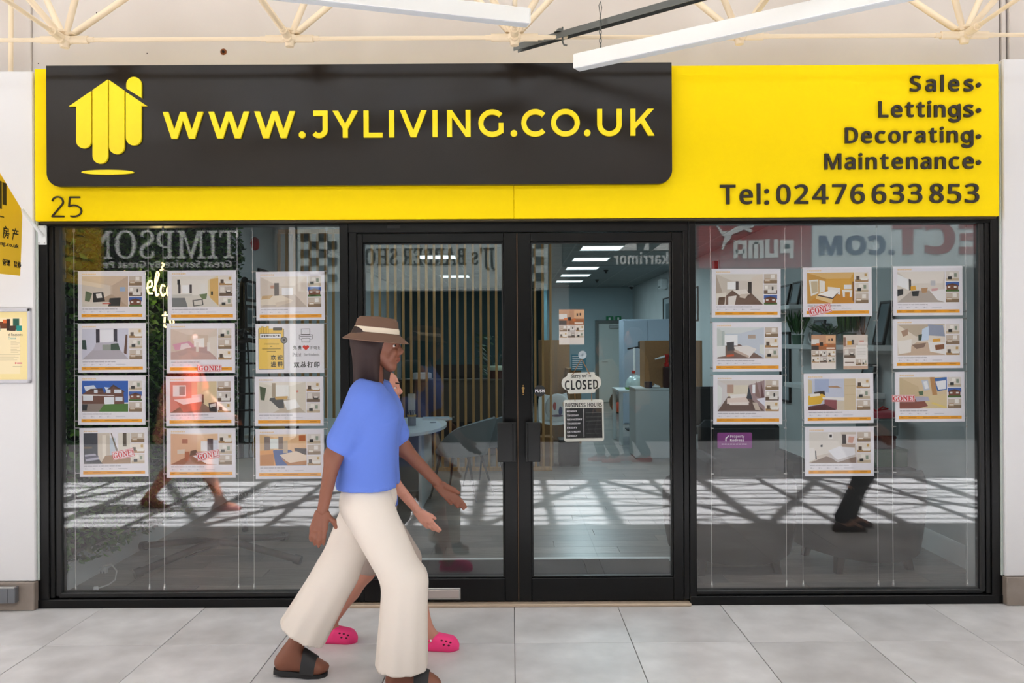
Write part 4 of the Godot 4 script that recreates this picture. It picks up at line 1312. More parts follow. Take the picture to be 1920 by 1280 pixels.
	var cols := [[140, 279], [307, 446], [475, 614], [1333, 1473], [1504, 1645], [1673, 1812]]
	var k := 0
	for q in cards:
		var r: Array = q[1]
		var o := holder("property_card", q[2], "poster", r, Z, [0.0, 0.004, -0.003, 0.006, 0.002][k % 5], group)
		var w: float = o.get_meta("w")
		var h: float = o.get_meta("h")
		o.remove_meta("w")
		o.remove_meta("h")
		var g := G.new()
		g.sheet(Vector3(0, 0, 0.0015), Vector3(w / 2 - 0.001, 0, 0), Vector3(0, h / 2 - 0.001, 0))
		g.span(Vector3(-w / 2 + 0.001, -h / 2 + 0.001, 0.0), Vector3(w / 2 - 0.001, h / 2 - 0.001, 0.0012))
		var t: ImageTexture = leaflet_pair() if q[0] == "9" else make_print(beds[q[0]], int(q[0]))
		part("print", g, printed("print_" + q[0], t), o)
		var ci := int(cols.find_custom(func(c): return c[0] < (r[0] + r[2]) / 2 and c[1] > (r[0] + r[2]) / 2))
		clips(o, [fx(cols[ci][0], Z, 700), fx(cols[ci][1], Z, 700)], w, h)
		match q[0]:
			"3": stamp(o, 211, 843, 252, 859, 0.17, Z)
			"5": stamp(o, 370.5, 683.5, 416, 696.5, 0.0, Z)
			"7": stamp(o, 369, 845, 412, 861, 0.17, Z)
			"13": stamp(o, 1516, 572, 1558, 589, 0.22, Z)
			"20": stamp(o, 1672, 740, 1715, 753, 0.0, Z)
		k += 1
	# pockets that are clear: one with two small leaflets, one with a purple sticker, one empty
	var c1 := holder("clear_pocket", "clear acrylic pocket holding two small leaflets in front of the potted plants", "poster holder", [1506, 601, 1637, 693], Z, 0.0, "clear acrylic pockets", true)
	var lf := [make_leaflet(0), make_leaflet(1)]
	for j in 2:
		var a := at([1521, 1581][j], 627.5, Z)
		var b := at([1567, 1627][j], 692, Z)
		var g := G.new()
		g.sheet((a + b) / 2 + Vector3(0, 0, 0.002), Vector3((b.x - a.x) / 2, 0, 0), Vector3(0, (a.y - b.y) / 2, 0))
		g.span(Vector3(a.x, b.y, Z + 0.0005), Vector3(b.x, a.y, Z + 0.0015))
		solo("leaflet", g, printed("leaflet_%d" % j, lf[j]), ["small leaflet with an orange brown room photograph in the clear pocket", "small leaflet with a yellow armchair photograph in the clear pocket"][j], "leaflet", "small leaflets")
	var c2 := holder("clear_pocket", "clear acrylic pocket with a purple sticker, glinting over the black armchair", "poster holder", [1338, 803, 1470, 895], Z, 0.0, "clear acrylic pockets", true)
	var c3 := holder("clear_pocket", "empty clear acrylic pocket below the attic card with the straight stamp", "poster holder", [1680, 800, 1811, 892], Z, 0.0, "clear acrylic pockets", true)
	for q in [[c1, 4], [c2, 3], [c3, 5]]:
		var w: float = q[0].get_meta("w")
		clips(q[0], [fx(cols[q[1]][0], Z, 700), fx(cols[q[1]][1], Z, 700)], w, q[0].get_meta("h"))
		q[0].remove_meta("w")
		q[0].remove_meta("h")
	var pur := M("sticker_purple", Color(0.50, 0.20, 0.50), 0.5)
	var a := at(1345, 811, Z + 0.003)
	var b := at(1410, 840, Z + 0.003)
	var g := G.new()
	g.prism(rounded(b.x - a.x, a.y - b.y, 0.008), -0.001, 0.0, Transform3D(Basis(), (a + b) / 2))
	var st := solo("purple_sticker", g, pur, "purple rounded sticker with white lettering on the clear pocket", "sticker")
	var wm := M("print_white", Color(0.95, 0.93, 0.95), 0.5)
	var z2 := Z + 0.0038
	lettering("lettering", "Property", at(1382.5, 818.5, z2), 0.085, 0.0215, 0.0008, font("Droid Sans", 400), wm, st)
	lettering("lettering", "Redress", at(1382, 824.8, z2), 0.083, 0.0155, 0.0008, font("Droid Sans", 700), wm, st)
	g = G.new()
	g.prism(px_poly([Vector2(1360, 827), Vector2(1360, 821), Vector2(1366.5, 815.5), Vector2(1366.5, 817.8), Vector2(1362.3, 822), Vector2(1362.3, 827)], z2), z2 - 0.0006, z2)
	part("mark", g, wm, st)
	g = G.new()
	for j in 9:
		g.span(at(1353 + j * 5.4, 833.2, z2) - Vector3(0, 0, 0.0006), at(1357 + j * 5.4, 831.8, z2))
	part("small_print", g, wm, st)
	# the cables
	for c in cols:
		for x in c:
			var y0: float = 0.083
			var y1: float = 2.224
			var X := fx(x, Z, 760)
			var side := "hedge end" if x < 640 else "armchair"
			var n := 0
			var cb := thing("display_cable", "", "cable", Vector3(X, 0, Z), 0.0, "thin steel display cables")
			part("wire", gtube([Vector3(0, y0 + 0.02, 0), Vector3(0, y1 - 0.0, 0)], 0.0015, 6), M("cable_steel", Color(0.88, 0.88, 0.87), 0.45, 0.25), cb)
			g = G.new()
			g.lathe([Vector2(0, 0.0), Vector2(0.0075, 0.0), Vector2(0.0075, 0.018), Vector2(0.0055, 0.02), Vector2(0.0055, 0.032), Vector2(0.003, 0.036), Vector2(0, 0.036)], 12, Transform3D(Basis(), Vector3(0, y0 - 0.01, 0)))
			part("floor_fixing", g, mats.steel, cb)
			g = G.new()
			g.lathe([Vector2(0, 0.0), Vector2(0.006, 0.0), Vector2(0.006, 0.025), Vector2(0, 0.025)], 10, Transform3D(Basis(), Vector3(0, y1 - 0.02, 0)))
			part("head_fixing", g, mats.steel, cb)
			var which := {140: "steel display cable beside the hedge, outer edge of the brick house card", 279: "steel display cable on the neon side of the brick house card", 307: "steel display cable between the neon sign and the salmon bedroom card", 446: "steel display cable on the egg chair side of the salmon bedroom card", 475: "steel display cable on the egg chair side of the yellow printing leaflet", 614: "steel display cable on the door side of the yellow printing leaflet", 1333: "steel display cable on the door side of the purple sticker", 1473: "steel display cable on the inner side of the purple sticker", 1504: "steel display cable in front of the plants, on the sticker side of the two leaflets", 1645: "steel display cable beside the leaflet with the yellow armchair", 1673: "steel display cable between the reed diffuser and the attic card", 1812: "steel display cable nearest the red call point"}
			tag(cb, which[x], "cable", "thin steel display cables")

func leaflet_pair() -> ImageTexture:
	var c := Canvas.new(848, 600, Color("f1eff3"))
	var ink := Color("3a3835")
	c.rect(418, 0, 424, 600, Color("dcdadf"))
	c.rect(34, 60, 352, 556, Color("5a4a22"))
	c.rect(38, 56, 346, 550, Color("f3cd62"))
	for q in [[40, 40], [72, 22], [104, 34], [136, 20]]:  # pointing hand on the tab
		c.rect(q[0], q[1] + 8, q[0] + 26, 118, Color("f3cd62"))
		c.path([Vector2(q[0], 118), Vector2(q[0], q[1] + 8), Vector2(q[0] + 26, q[1] + 8), Vector2(q[0] + 26, 118)], 4, Color("b98f30"))
	c.rect(218, 44, 330, 78, ink)
	c.rect(226, 52, 322, 70, Color("6a665c"))
	c.rect(50, 116, 318, 178, ink)
	c.rect(54, 120, 314, 174, Color("fbfbfb"))
	for k in 8:
		hanzi(c, ["fang", "guan", "li", "da", "yin", "xiu", "chan", "fei"][k], 70 + k * 29.0, 134, 24, 3.0, ink)
	c.poly(PackedVector2Array(arc(Vector2(352, 198), 42, 42, 0, 350, 24)), ink)
	c.poly(PackedVector2Array(arc(Vector2(352, 198), 34, 34, 0, 350, 24)), Color("8c8a86"))
	c.poly(PackedVector2Array(arc(Vector2(352, 198), 14, 14, 0, 350, 24)), ink)
	for q in [[110, 290, 240], [180, 205, 270], [80, 310, 300], [140, 250, 330]]:  # lines too small to read
		c.rect(q[0], q[2], q[1] if q[1] > q[0] else q[0] + 40, q[2] + 9, Color("9a7f35"))
	hanzi(c, "huan", 190, 380, 58, 8, ink)
	hanzi(c, "ying", 272, 380, 58, 8, ink)
	hanzi(c, "jin", 190, 462, 58, 8, ink)
	hanzi(c, "qun", 272, 462, 58, 8, ink)
	# printer drawing
	for q in [[566, 60, 676, 132], [540, 132, 708, 190], [572, 176, 676, 226]]:
		c.rect(q[0], q[1], q[2], q[3], ink)
		c.rect(q[0] + 5, q[1] + 5, q[2] - 5, q[3] - 5, Color("f1eff3"))
	c.rect(556, 150, 692, 156, ink)
	hanzi(c, "mian", 466, 268, 44, 5, ink)
	hanzi(c, "fei", 528, 268, 44, 5, ink)
	var heart := PackedVector2Array()
	for k in 40:
		var t := TAU * k / 40
		heart.append(Vector2(624 + 2.5 * 16 * pow(sin(t), 3), 290 - 2.3 * (13 * cos(t) - 5 * cos(2 * t) - 2 * cos(3 * t) - cos(4 * t))))
	c.poly(heart, Color("e2402f"))
	paint_text(c, "FREE", 684, 274, 800, 312, ink, font("Droid Sans", 400))
	paint_text(c, "Print", 456, 352, 566, 398, ink, font("Droid Serif", 400))
	paint_text(c, "for Students", 600, 362, 790, 392, ink, font("Droid Serif", 400))
	for k in 4:
		hanzi(c, ["shuang", "zong", "da", "yin"][k], 474 + k * 84.0, 466, 66, 10, ink)
	return texture(c, 424, 300)

func make_leaflet(k: int) -> ImageTexture:
	var c := Canvas.new(300, 420, Color("efe6de"))
	if k == 0:
		picture(c, 0, 0, 300, 185, "c99a78 0,0 100,100|e8e4e0 0,30 32,62|a8683c 0,62 100,100|3a2a24 0,72 30,100|d8722e 20,56 34,70|d8722e 54,60 66,76|2e221e 34,50 48,72|e2b48a 60,6 100,56|4a3a34 70,26 76,42|4a3a34 82,24 88,40|f2e4d4 62,84 96,94")
		for j in 3:
			picture(c, 6 + j * 98, 192, 90, 72, THUMBS[j])
			picture(c, 6 + j * 98, 272, 90, 66, THUMBS[2 + j])
	else:
		picture(c, 0, 0, 300, 155, "ddd2c6 0,0 100,100|cabdb0 0,70 100,100|e2a63a 16,50 34,80|4a4a46 34,40 44,76|efe6e2 60,56 100,80|8a6a5a 0,20 10,90|c98a7a 66,44 84,56")
		picture(c, 10, 170, 134, 110, THUMBS[3])
		c.rect(152, 130, 288, 290, Color("f4efea"))
		for j in 6:
			c.rect(164, 165 + j * 18, 276, 169 + j * 18, Color("cdc6be"))
		picture(c, 152, 300, 66, 70, THUMBS[0])
		picture(c, 224, 300, 66, 70, THUMBS[4])
		c.rect(18, 330, 130, 342, Color("7a6458"))
		c.rect(0, 380, 300, 420, Color("cfae96"))
	return texture(c, 150, 210)

# ================================================================ what hangs on the doors and on the piers
func build_door_things():
	var Z := -0.075
	var f7 := font("Droid Sans", 700)
	var f4 := font("Droid Sans", 400)
	var g := G.new()
	var a := at(1048, 580, Z)
	var b := at(1095.5, 645.5, Z)
	g.sheet((a + b) / 2 + Vector3(0, 0, 0.0012), Vector3((b.x - a.x) / 2, 0, 0), Vector3(0, (a.y - b.y) / 2, 0))
	g.span(Vector3(a.x, b.y, Z - 0.0005), Vector3(b.x, a.y, Z + 0.0008))
	solo("door_leaflet", g, mats.leaflet_0, "small portrait leaflet with room photographs stuck high on the door glass", "leaflet", "small leaflets")
	# suction hook, cord, shaped CLOSED board
	var hk := at(1092, 665, -0.062)
	g = G.new()
	g.lathe([Vector2(0.024, 0.0), Vector2(0.025, 0.002), Vector2(0.014, 0.008), Vector2(0.007, 0.013), Vector2(0.006, 0.02), Vector2(0, 0.021)], 16, Transform3D(Basis(Vector3.RIGHT, -PI / 2), hk + Vector3(0, 0, 0.002)))
	var hook := solo("suction_hook", g, M("clear_rubber", Color(0.82, 0.86, 0.88), 0.2), "clear suction hook on the door glass above the closed board", "hook")
	part("hook", gtube([hk + Vector3(0, -0.004, -0.02), hk + Vector3(0, -0.02, -0.022), hk + Vector3(0, -0.026, -0.03), hk + Vector3(0, -0.02, -0.036)], 0.0025, 6), mats.steel, hook)
	var zc := Z
	var cen := at(1090, 717.5, zc)
	var cb := thing("closed_board", "white shaped board reading CLOSED hanging on brown cord in the door", "door sign", cen)
	var W := 74.5 * (EYE.z - zc) / FPX
	var H := 39.0 * (EYE.z - zc) / FPX
	var outline := func(w: float, h: float) -> PackedVector2Array:
		var p := PackedVector2Array()
		var hx := w / 2
		var hy := h / 2
		for e in arc(Vector2(hx - hy * 0.52, 0), hy * 0.52, hy * 0.62, 80, -80, 10): p.append(e)
		for e in arc(Vector2(hx * 0.60, -hy * 0.80), hx * 0.10, hy * 0.20, 20, -90, 5): p.append(e)
		for e in arc(Vector2(-hx * 0.60, -hy * 0.80), hx * 0.10, hy * 0.20, -90, -200, 5): p.append(e)
		for e in arc(Vector2(-hx + hy * 0.52, 0), hy * 0.52, hy * 0.62, 260, 100, 10): p.append(e)
		for e in arc(Vector2(-hx * 0.60, hy * 0.80), hx * 0.10, hy * 0.20, 200, 90, 5): p.append(e)
		for e in arc(Vector2(hx * 0.60, hy * 0.80), hx * 0.10, hy * 0.20, 90, -20, 5): p.append(e)
		return p
	var sw := M("sign_white", Color(0.93, 0.92, 0.88), 0.5)
	var ink := M("print_black", Color(0.05, 0.045, 0.045), 0.5)
	var cord := M("cord_brown", Color(0.70, 0.48, 0.27), 0.8)
	cb.rotation.z = 0.03
	g = G.new()
	g.prism(outline.call(W, H), -0.003, 0.003)
	part("board", g, sw, cb)
	lettering("lettering", "CLOSED", Vector3(0, -H * 0.09, 0.0036), W * 0.84, H * 0.46, 0.001, f7, ink, cb)
	lettering("small_lettering", "Sorry we're", Vector3(0, H * 0.315, 0.0036), W * 0.50, H * 0.22, 0.0008, font("Droid Serif", 700), ink, cb)
	for s: float in [-1, 1]:
		var eye := Vector3(s * W * 0.21, H * 0.42, 0.0)
		part("cord", gtube([hk - cen + Vector3(0, -0.022, -0.03), eye + Vector3(0, 0, 0.006), eye + Vector3(s * -0.008, 0.012, 0.008)], 0.0024, 6), cord, cb)
	# opening hours board
	var c2 := at(1094.5, 788, zc)
	var hb := thing("hours_board", "black and white business hours board hanging below the closed board", "door sign", c2)
	hb.rotation.z = 0.012
	var W2 := 75.0 * (EYE.z - zc) / FPX
	var H2 := 78.0 * (EYE.z - zc) / FPX
	g = G.new()
	g.prism(rounded(W2, H2, 0.014), -0.003, 0.003)
	part("board", g, sw, hb)
	g = G.new()
	g.span(Vector3(-W2 * 0.46, -H2 * 0.425, 0.003), Vector3(W2 * 0.46, H2 * 0.30, 0.0036))
	part("black_field", g, M("board_black", Color(0.09, 0.09, 0.095), 0.5), hb)
	lettering("lettering", "BUSINESS HOURS", Vector3(0, H2 * 0.375, 0.0036), W2 * 0.92, H2 * 0.10, 0.001, f7, ink, hb)
	var pw := M("print_white", Color.WHITE)
	var days := ["MONDAY", "TUESDAY", "WEDNESDAY", "THURSDAY", "FRIDAY", "SATURDAY", "SUNDAY"]
	for k in 7:
		var y := H2 * (0.225 - 0.098 * k)
		var w: float = W2 * 0.042 * days[k].length()
		lettering("lettering", days[k], Vector3(-W2 * 0.42 + w / 2, y, 0.0042), w, H2 * 0.042, 0.0008, f7, pw, hb)
		g = G.new()
		g.span(Vector3(W2 * 0.05, y - H2 * 0.046, 0.0036), Vector3(W2 * 0.44, y - H2 * 0.040, 0.0041))
		part("rule", g, M("rule_grey", Color(0.45, 0.45, 0.45), 0.6), hb)
	part("rule", gspan(Vector3(-W2 * 0.005, -H2 * 0.40, 0.0036), Vector3(W2 * 0.005, H2 * 0.28, 0.0041)), pw, hb)
	for s: float in [-1, 1]:
		part("cord", gtube([Vector3(s * W2 * 0.21, H2 * 0.46, 0.004), Vector3(s * W2 * 0.205, H2 * 0.56, 0.0), Vector3(s * W2 * 0.21, H2 * 0.66, 0.004)], 0.0024, 6), cord, hb)
	# PUSH disc
	g = G.new()
	var pc := at(1012, 732.5, -0.033)
	g.tube([pc - Vector3(0, 0, 0.001), pc + Vector3(0, 0, 0.001)], 0.034, 28)
	var ps := solo("push_sticker", g, M("board_black", Color.BLACK), "round black sticker reading PUSH beside the door handle", "sticker")
	lettering("lettering", "PUSH", pc + Vector3(0, 0, 0.0016), 0.054, 0.018, 0.0008, f7, pw, ps)
	# projecting banner sign at the pier: a house shaped yellow panel on a white arm
	var X := fx(40, 0.16)
	var yl := M("banner_yellow", Color(0.94, 0.76, 0.13), 0.6)
	var bn := thing("projecting_sign", "house shaped yellow banner projecting from the black frame on a white arm", "shop sign", Vector3(X, 0, 0))
	var y_top := fy(390, 0.16, 40)
	var y_bot := fy(517, 0.16, 40)
	var T := Transform3D(Basis(Vector3(0, 0, 1), Vector3.UP, Vector3(-1, 0, 0)), Vector3.ZERO)  # panel x runs outwards (z), its normal along -x / +x
	var outl := PackedVector2Array([Vector2(0.17, y_bot), Vector2(0.68, y_bot - 0.01), Vector2(0.68, y_top - 0.01), Vector2(0.425, y_top + 0.22), Vector2(0.16, y_top), Vector2(0.148, y_top - 0.04), Vector2(0.156, y_top - 0.18)])
	g = G.new()
	g.prism(outl, -0.002, 0.002, T)
	part("banner", g, yl, bn)
	var c := Canvas.new(512, 420, Color(0, 0, 0, 0))
	var R := Basis(Vector3(0, 0, -1), Vector3.UP, Vector3(1, 0, 0))  # letters read from the doors' side
	var bi := M("banner_ink", Color(0.16, 0.12, 0.05), 0.6)
	var fin := [[0.0, 0.30, 0.50], [0.05, 0.38, 0.56], [0.10, 0.36, 0.54], [0.15, 0.30, 0.48]]
	g = G.new()
	for k in 4:
		var z0: float = 0.36 - k * 0.042 + 0.08
		g.box(Vector3(0.003, y_top + 0.045 - [0.0, 0.012, 0.004, -0.008][k], z0), Vector3(0.002, [0.12, 0.17, 0.15, 0.12][k], 0.034), 0.0)
	part("emblem", g, bi, bn)
	part("emblem", gbox(Vector3(0.003, y_top - 0.075, 0.385), Vector3(0.002, 0.006, 0.13)), bi, bn)
	for q in [["fang", 0.30, y_top - 0.155, 0.06, 0.007], ["chan", 0.215, y_top - 0.155, 0.06, 0.007], ["guan", 0.318, y_bot + 0.062, 0.032, 0.0038], ["li", 0.283, y_bot + 0.062, 0.032, 0.0038], ["zhuang", 0.215, y_bot + 0.06, 0.032, 0.0038], ["xiu", 0.18, y_bot + 0.06, 0.032, 0.0038]]:
		g = G.new()
		for stroke in HANZI[q[0]].split("|"):
			var pts := []
			for e in stroke.split(" ", false):
				var s2: PackedStringArray = e.split(",")
				pts.append(Vector2(float(s2[0]) * q[3] / 12.0, -float(s2[1]) * q[3] / 12.0))
			for pl in Geometry2D.offset_polyline(PackedVector2Array(pts), q[4] / 2, Geometry2D.JOIN_MITER, Geometry2D.END_SQUARE):
				g.prism(pl, 0.0, 0.0012, Transform3D(R, Vector3(0.0022, q[2] + q[3] * 0.5, q[1] + q[3] * 0.5)), false)
		part("character", g, bi, bn)
	lettering("lettering", "www.jyliving.co.uk", Vector3(0.003, y_top - 0.222, 0.375), 0.38, 0.028, 0.001, f7, bi, bn, R)
	var arm := G.new()
	arm.tube([Vector3(fx(82, 0.01) - X, fy(443, 0.01, 82), 0.012), Vector3(0.002, y_top - 0.004, 0.155)], 0.010, 10)
	part("arm", arm, mats.white_plastic, bn)
	var q0 := at(80.5, 441, 0.0)
	part("wall_plate", gbox(q0 - Vector3(X, 0, -0.006), Vector3(0.05, 0.112, 0.012), 0.003), mats.white_plastic, bn)
	for k in 4:
		part("screw", gtube([q0 - Vector3(X, 0, 0) + Vector3([-0.016, 0.016][k % 2], [-0.046, 0.046][k / 2], 0.011), q0 - Vector3(X, 0, 0) + Vector3([-0.016, 0.016][k % 2], [-0.046, 0.046][k / 2], 0.0145)], 0.004, 8), mats.steel, bn)
	# snap frame with a cream notice on the pier
	var zf := 0.03
	var p0 := at(-60, 578, zf)
	var p1 := at(60, 718, zf)
	var nb := thing("notice_frame", "silver snap frame with a cream notice on the white pier", "notice", Vector3(0, 0, zf))
	var fm := M("frame_silver", Color(0.80, 0.79, 0.81), 0.4, 0.3)
	var t := 0.021
	for q in [[p0.x, p1.y, p0.x + t, p0.y], [p1.x - t, p1.y, p1.x, p0.y], [p0.x, p0.y - t, p1.x, p0.y], [p0.x, p1.y, p1.x, p1.y + t]]:
		part("frame_rail", gspan(Vector3(q[0], q[1], 0), Vector3(q[2], q[3], 0.014), 0.004), fm, nb)
	c = Canvas.new(600, 700, Color("f0dca0"))
	c.rect(60, 60, 520, 640, Color("f2e0b8"))
	picture(c, 60, 60, 480, 140, "f2e0b8 0,0 100,100|b06038 8,30 20,64|33231c 20,16 36,90|c8803c 36,20 48,56|6a3c28 48,30 66,80|d86a3c 58,14 66,40|3a2c28 66,10 74,96|2f5a4c 80,8 94,90|2f8f86 88,60 108,98|4a3a32 72,60 86,98|7d8a86 40,60 52,100")
	paint_text(c, "d Reasons", 395, 222, 545, 250, Color("4a3c36"), f4)
	paint_text(c, "Choose", 395, 262, 475, 284, Color("3b8a94"), f4)
	for j in 8:
		c.rect(420, 305 + j * 16, 420 + 60 + (j * 37) % 60, 309 + j * 16, Color("c9b795"))
	for j in 5:
		c.rect(90, 440 + j * 14, 520 - (j * 53) % 90, 444 + j * 14, Color("cdbd9a"))
	c.poly(PackedVector2Array(arc(Vector2(472, 530), 9, 9, 0, 340, 18)), Color("d04a54"))
	c.rect(486, 524, 540, 538, Color("d8808a"))
	c.rect(440, 560, 540, 566, Color("cdbd9a"))
	g = G.new()
	g.sheet(Vector3((p0.x + p1.x) / 2, (p0.y + p1.y) / 2, 0.005), Vector3((p1.x - p0.x) / 2 - t, 0, 0), Vector3(0, (p0.y - p1.y) / 2 - t, 0))
	part("notice_print", g, printed("notice_print", texture(c, 300, 350), 0.25), nb)
	# grey steel box on the plinth
	var s0 := at(-25, 1128, 0.05)
	var s1 := at(34.5, 1098, 0.05)
	g = G.new()
	g.span(Vector3(s0.x, s0.y, 0.046), Vector3(s1.x, s1.y, 0.085), 0.003)
	var sb := solo("floor_box", g, M("box_steel", Color(0.47, 0.48, 0.50), 0.4, 0.5), "grey steel socket box on the stone plinth below the notice", "socket box")
	part("lid_seam", gspan(Vector3(fx(11, 0.086), s0.y + 0.004, 0.0845), Vector3(fx(11, 0.086) + 0.002, s1.y - 0.004, 0.0856)), mats.black_bead, sb)
	part("hinge_strip", gspan(Vector3(s0.x + 0.01, s1.y - 0.006, 0.06), Vector3(s1.x - 0.004, s1.y + 0.003, 0.088), 0.001), mats.steel, sb)

# ================================================================ the shop behind the glass
const CEIL := 2.89
const BACK := -16.2
func build_shop_shell():
	var wl := grainy(M("shop_white", Color(0.80, 0.82, 0.82), 0.75), noise(0.01, Color(0.96, 0.96, 0.96), Color(1, 1, 1), 31), Vector3.ONE * 0.6)
	var pale := M("shop_pale", Color(0.70, 0.77, 0.79), 0.75)
	var teal := M("shop_teal", Color(0.16, 0.29, 0.30), 0.7)
	var w := structure("wall_side_left")
	part("plaster", gspan(Vector3(-3.0, -0.2, BACK), Vector3(-2.8, CEIL + 0.1, -0.10)), wl, w)
	w = structure("wall_side_right")
	part("plaster", gspan(Vector3(3.05, -0.2, BACK), Vector3(3.25, CEIL + 0.1, -0.10)), wl, w)
	part("return", gspan(Vector3(2.8, -0.2, -0.30), Vector3(3.25, CEIL + 0.1, -0.10)), wl, w)
	w = structure("wall_back")
	part("teal_plaster", gspan(Vector3(-3.0, -0.2, BACK - 0.2), Vector3(0.78, CEIL + 0.1, BACK)), teal, w)
	part("pale_plaster", gspan(Vector3(0.78, -0.2, BACK - 0.2), Vector3(3.25, CEIL + 0.1, BACK)), pale, w)
	part("partition_fin", gspan(Vector3(0.74, 0.0, BACK), Vector3(0.82, CEIL, BACK + 1.6)), M("fin_teal", Color(0.42, 0.58, 0.62), 0.7), w)
	w = structure("wall_upstand")
	part("bulkhead", gspan(Vector3(-3.0, 2.26, -0.35), Vector3(3.2, CEIL + 0.1, -0.11)), wl, w)
	# ceiling with a tile grid and square light panels
	var c := structure("ceiling_shop")
	part("ceiling_slab", gspan(Vector3(-3.0, CEIL, BACK - 0.2), Vector3(3.25, CEIL + 0.2, -0.10)), M("ceiling_tile", Color(0.50, 0.53, 0.53), 0.85), c)
	var g := G.new()
	for k in 11:
		g.span(Vector3(-2.7 + 0.6 * k - 0.012, CEIL - 0.003, BACK), Vector3(-2.7 + 0.6 * k + 0.012, CEIL, -0.3))
	for k in 27:
		g.span(Vector3(-2.8, CEIL - 0.0025, -0.5 - 0.6 * k - 0.012), Vector3(3.05, CEIL, -0.5 - 0.6 * k + 0.012))
	var gr := part("ceiling_grid", g, M("grid_grey", Color(0.55, 0.58, 0.58), 0.7), c)
	gr.set_meta("kind", "stuff")
	var glow := M("panel_glow", Color(0.9, 0.95, 0.95), 0.6)
	glow.emission_enabled = true
	glow.emission = Color(0.92, 0.99, 1.0)
	glow.emission_energy_multiplier = 3.0
	var spots := [[1.30, -1.75], [1.30, -3.55], [1.30, -5.35], [-1.18, -2.3], [-1.18, -4.2], [1.30, -7.2], [1.30, -8.85], [1.30, -10.5], [1.30, -12.15], [1.29, -13.85], [-1.18, -8.35], [-1.17, -12.3]]
	var lab := ["square ceiling light panel just inside the window above the armchairs", "square ceiling light panel over the dark sofa", "square ceiling light panel in front of the white counter", "square ceiling light panel above the egg chair", "square ceiling light panel above the white desk", "nearest of the five square ceiling light panels seen through the doors", "second nearest of the row of five square ceiling light panels", "middle one of the row of five square ceiling light panels", "fourth of the row of five square ceiling light panels", "farthest of the row of five square ceiling light panels", "square ceiling light panel above the slat screen, the nearer of two", "square ceiling light panel above the slat screen, the farther of two"]
	for k in 12:
		var o := thing("ceiling_light", lab[k], "ceiling light", Vector3(spots[k][0], CEIL, spots[k][1]), 0.0, "square light panels in the shop ceiling")
		g = G.new()
		g.span(Vector3(-0.3, -0.012, -0.3), Vector3(0.3, 0.0, -0.288))
		g.span(Vector3(-0.3, -0.012, 0.288), Vector3(0.3, 0.0, 0.3))
		g.span(Vector3(-0.3, -0.012, -0.288), Vector3(-0.288, 0.0, 0.288))
		g.span(Vector3(0.288, -0.012, -0.288), Vector3(0.3, 0.0, 0.288))
		part("frame", g, mats.white_plastic, o)
		part("diffuser", gspan(Vector3(-0.288, -0.008, -0.288), Vector3(0.288, -0.002, 0.288)), glow, o)
		var l := AreaLight3D.new()
		l.name = "panel_light"
		l.area_size = Vector2(0.57, 0.57)
		l.area_normalize_energy = true
		l.light_color = Color(0.84, 0.965, 1.0)
		l.light_energy = SHOP_LIGHT * (0.5 if k < 3 else 0.22 if k < 5 else 1.0 if k < 10 else 0.35)
		l.shadow_enabled = true
		o.add_child(l)
		l.position = Vector3(0, -0.02, 0)
		l.rotation.x = -PI / 2
	# floor boards: laid along the shop front; the near ones are parts
	var fl := structure("floor_shop")
	part("subfloor", gspan(Vector3(-3.0, -0.2, BACK - 0.2), Vector3(3.25, -0.012, -0.06)), mats.grout, fl)
	var woods := []
	var tone := [Color(0.60, 0.575, 0.55), Color(0.56, 0.54, 0.52), Color(0.64, 0.61, 0.58), Color(0.53, 0.515, 0.50)]
	for k in 4:
		var m := grainy(M("plank_%d" % k, tone[k], 0.30), noise(0.02, Color(0.80, 0.79, 0.78), Color(1, 1, 1), 40 + k, 256, 5), Vector3(0.7, 1, 7))
		woods.append(m)
	var bm := gbox(Vector3(0, -0.006, 0), Vector3(1.278, 0.012, 0.189), 0.0012).mesh()
	var far := [G.new(), G.new(), G.new(), G.new()]
	for i in 84:
		var z := -0.155 - 0.19 * i
		var off := fposmod(i * 0.47, 1.28)
		for j in 6:
			var x0 := -2.8 - off + 1.28 * j
			var x1 := minf(x0 + 1.278, 3.05)
			x0 = maxf(x0, -2.8)
			if x1 - x0 < 0.02:
				continue
			var kk := (i * 3 + j * 7 + i / 3) % 4
			if i < 26:
				var g2 := gspan(Vector3(x0, -0.012, z - 0.0945), Vector3(x1, 0.0, z + 0.0945), 0.0012)
				part("floor_board", g2, woods[kk], fl)
			else:
				far[kk].span(Vector3(x0, -0.012, z - 0.0945), Vector3(x1, 0.0, z + 0.0945))
	for k in 4:
		part("floor_boards_beyond", far[k], woods[k], fl).set_meta("kind", "stuff")
	# skirtings
	for s: float in [-1, 1]:
		var X := -2.8 if s < 0 else 3.05
		var b := structure("baseboard_left" if s < 0 else "baseboard_right")
		var p := PackedVector2Array([Vector2(0, 0), Vector2(0.022, 0), Vector2(0.022, 0.105), Vector2(0.016, 0.118), Vector2(0.016, 0.135), Vector2(0.006, 0.15), Vector2(0, 0.15)])
		g = G.new()
		g.prism(p, 0.0, -BACK - 0.3, Transform3D(Basis(Vector3(-s, 0, 0), Vector3.UP, Vector3(0, 0, -1)), Vector3(X, 0, -0.3)))
		part("skirting", g, mats.white_plastic, b)
	# door at the back
	var d := structure("door_3")
	part("leaf", gspan(Vector3(2.18, 0.0, BACK), Vector3(2.93, 1.98, BACK + 0.04), 0.004), M("door_white", Color(0.86, 0.88, 0.86), 0.4), d)
	for q in [[2.10, 0, 2.18, 2.06], [2.93, 0, 3.01, 2.06], [2.18, 1.98, 2.93, 2.06]]:
		part("door_frame", gspan(Vector3(q[0], q[1], BACK), Vector3(q[2], q[3], BACK + 0.07), 0.005), M("frame_grey", Color(0.42, 0.44, 0.43), 0.5), d)
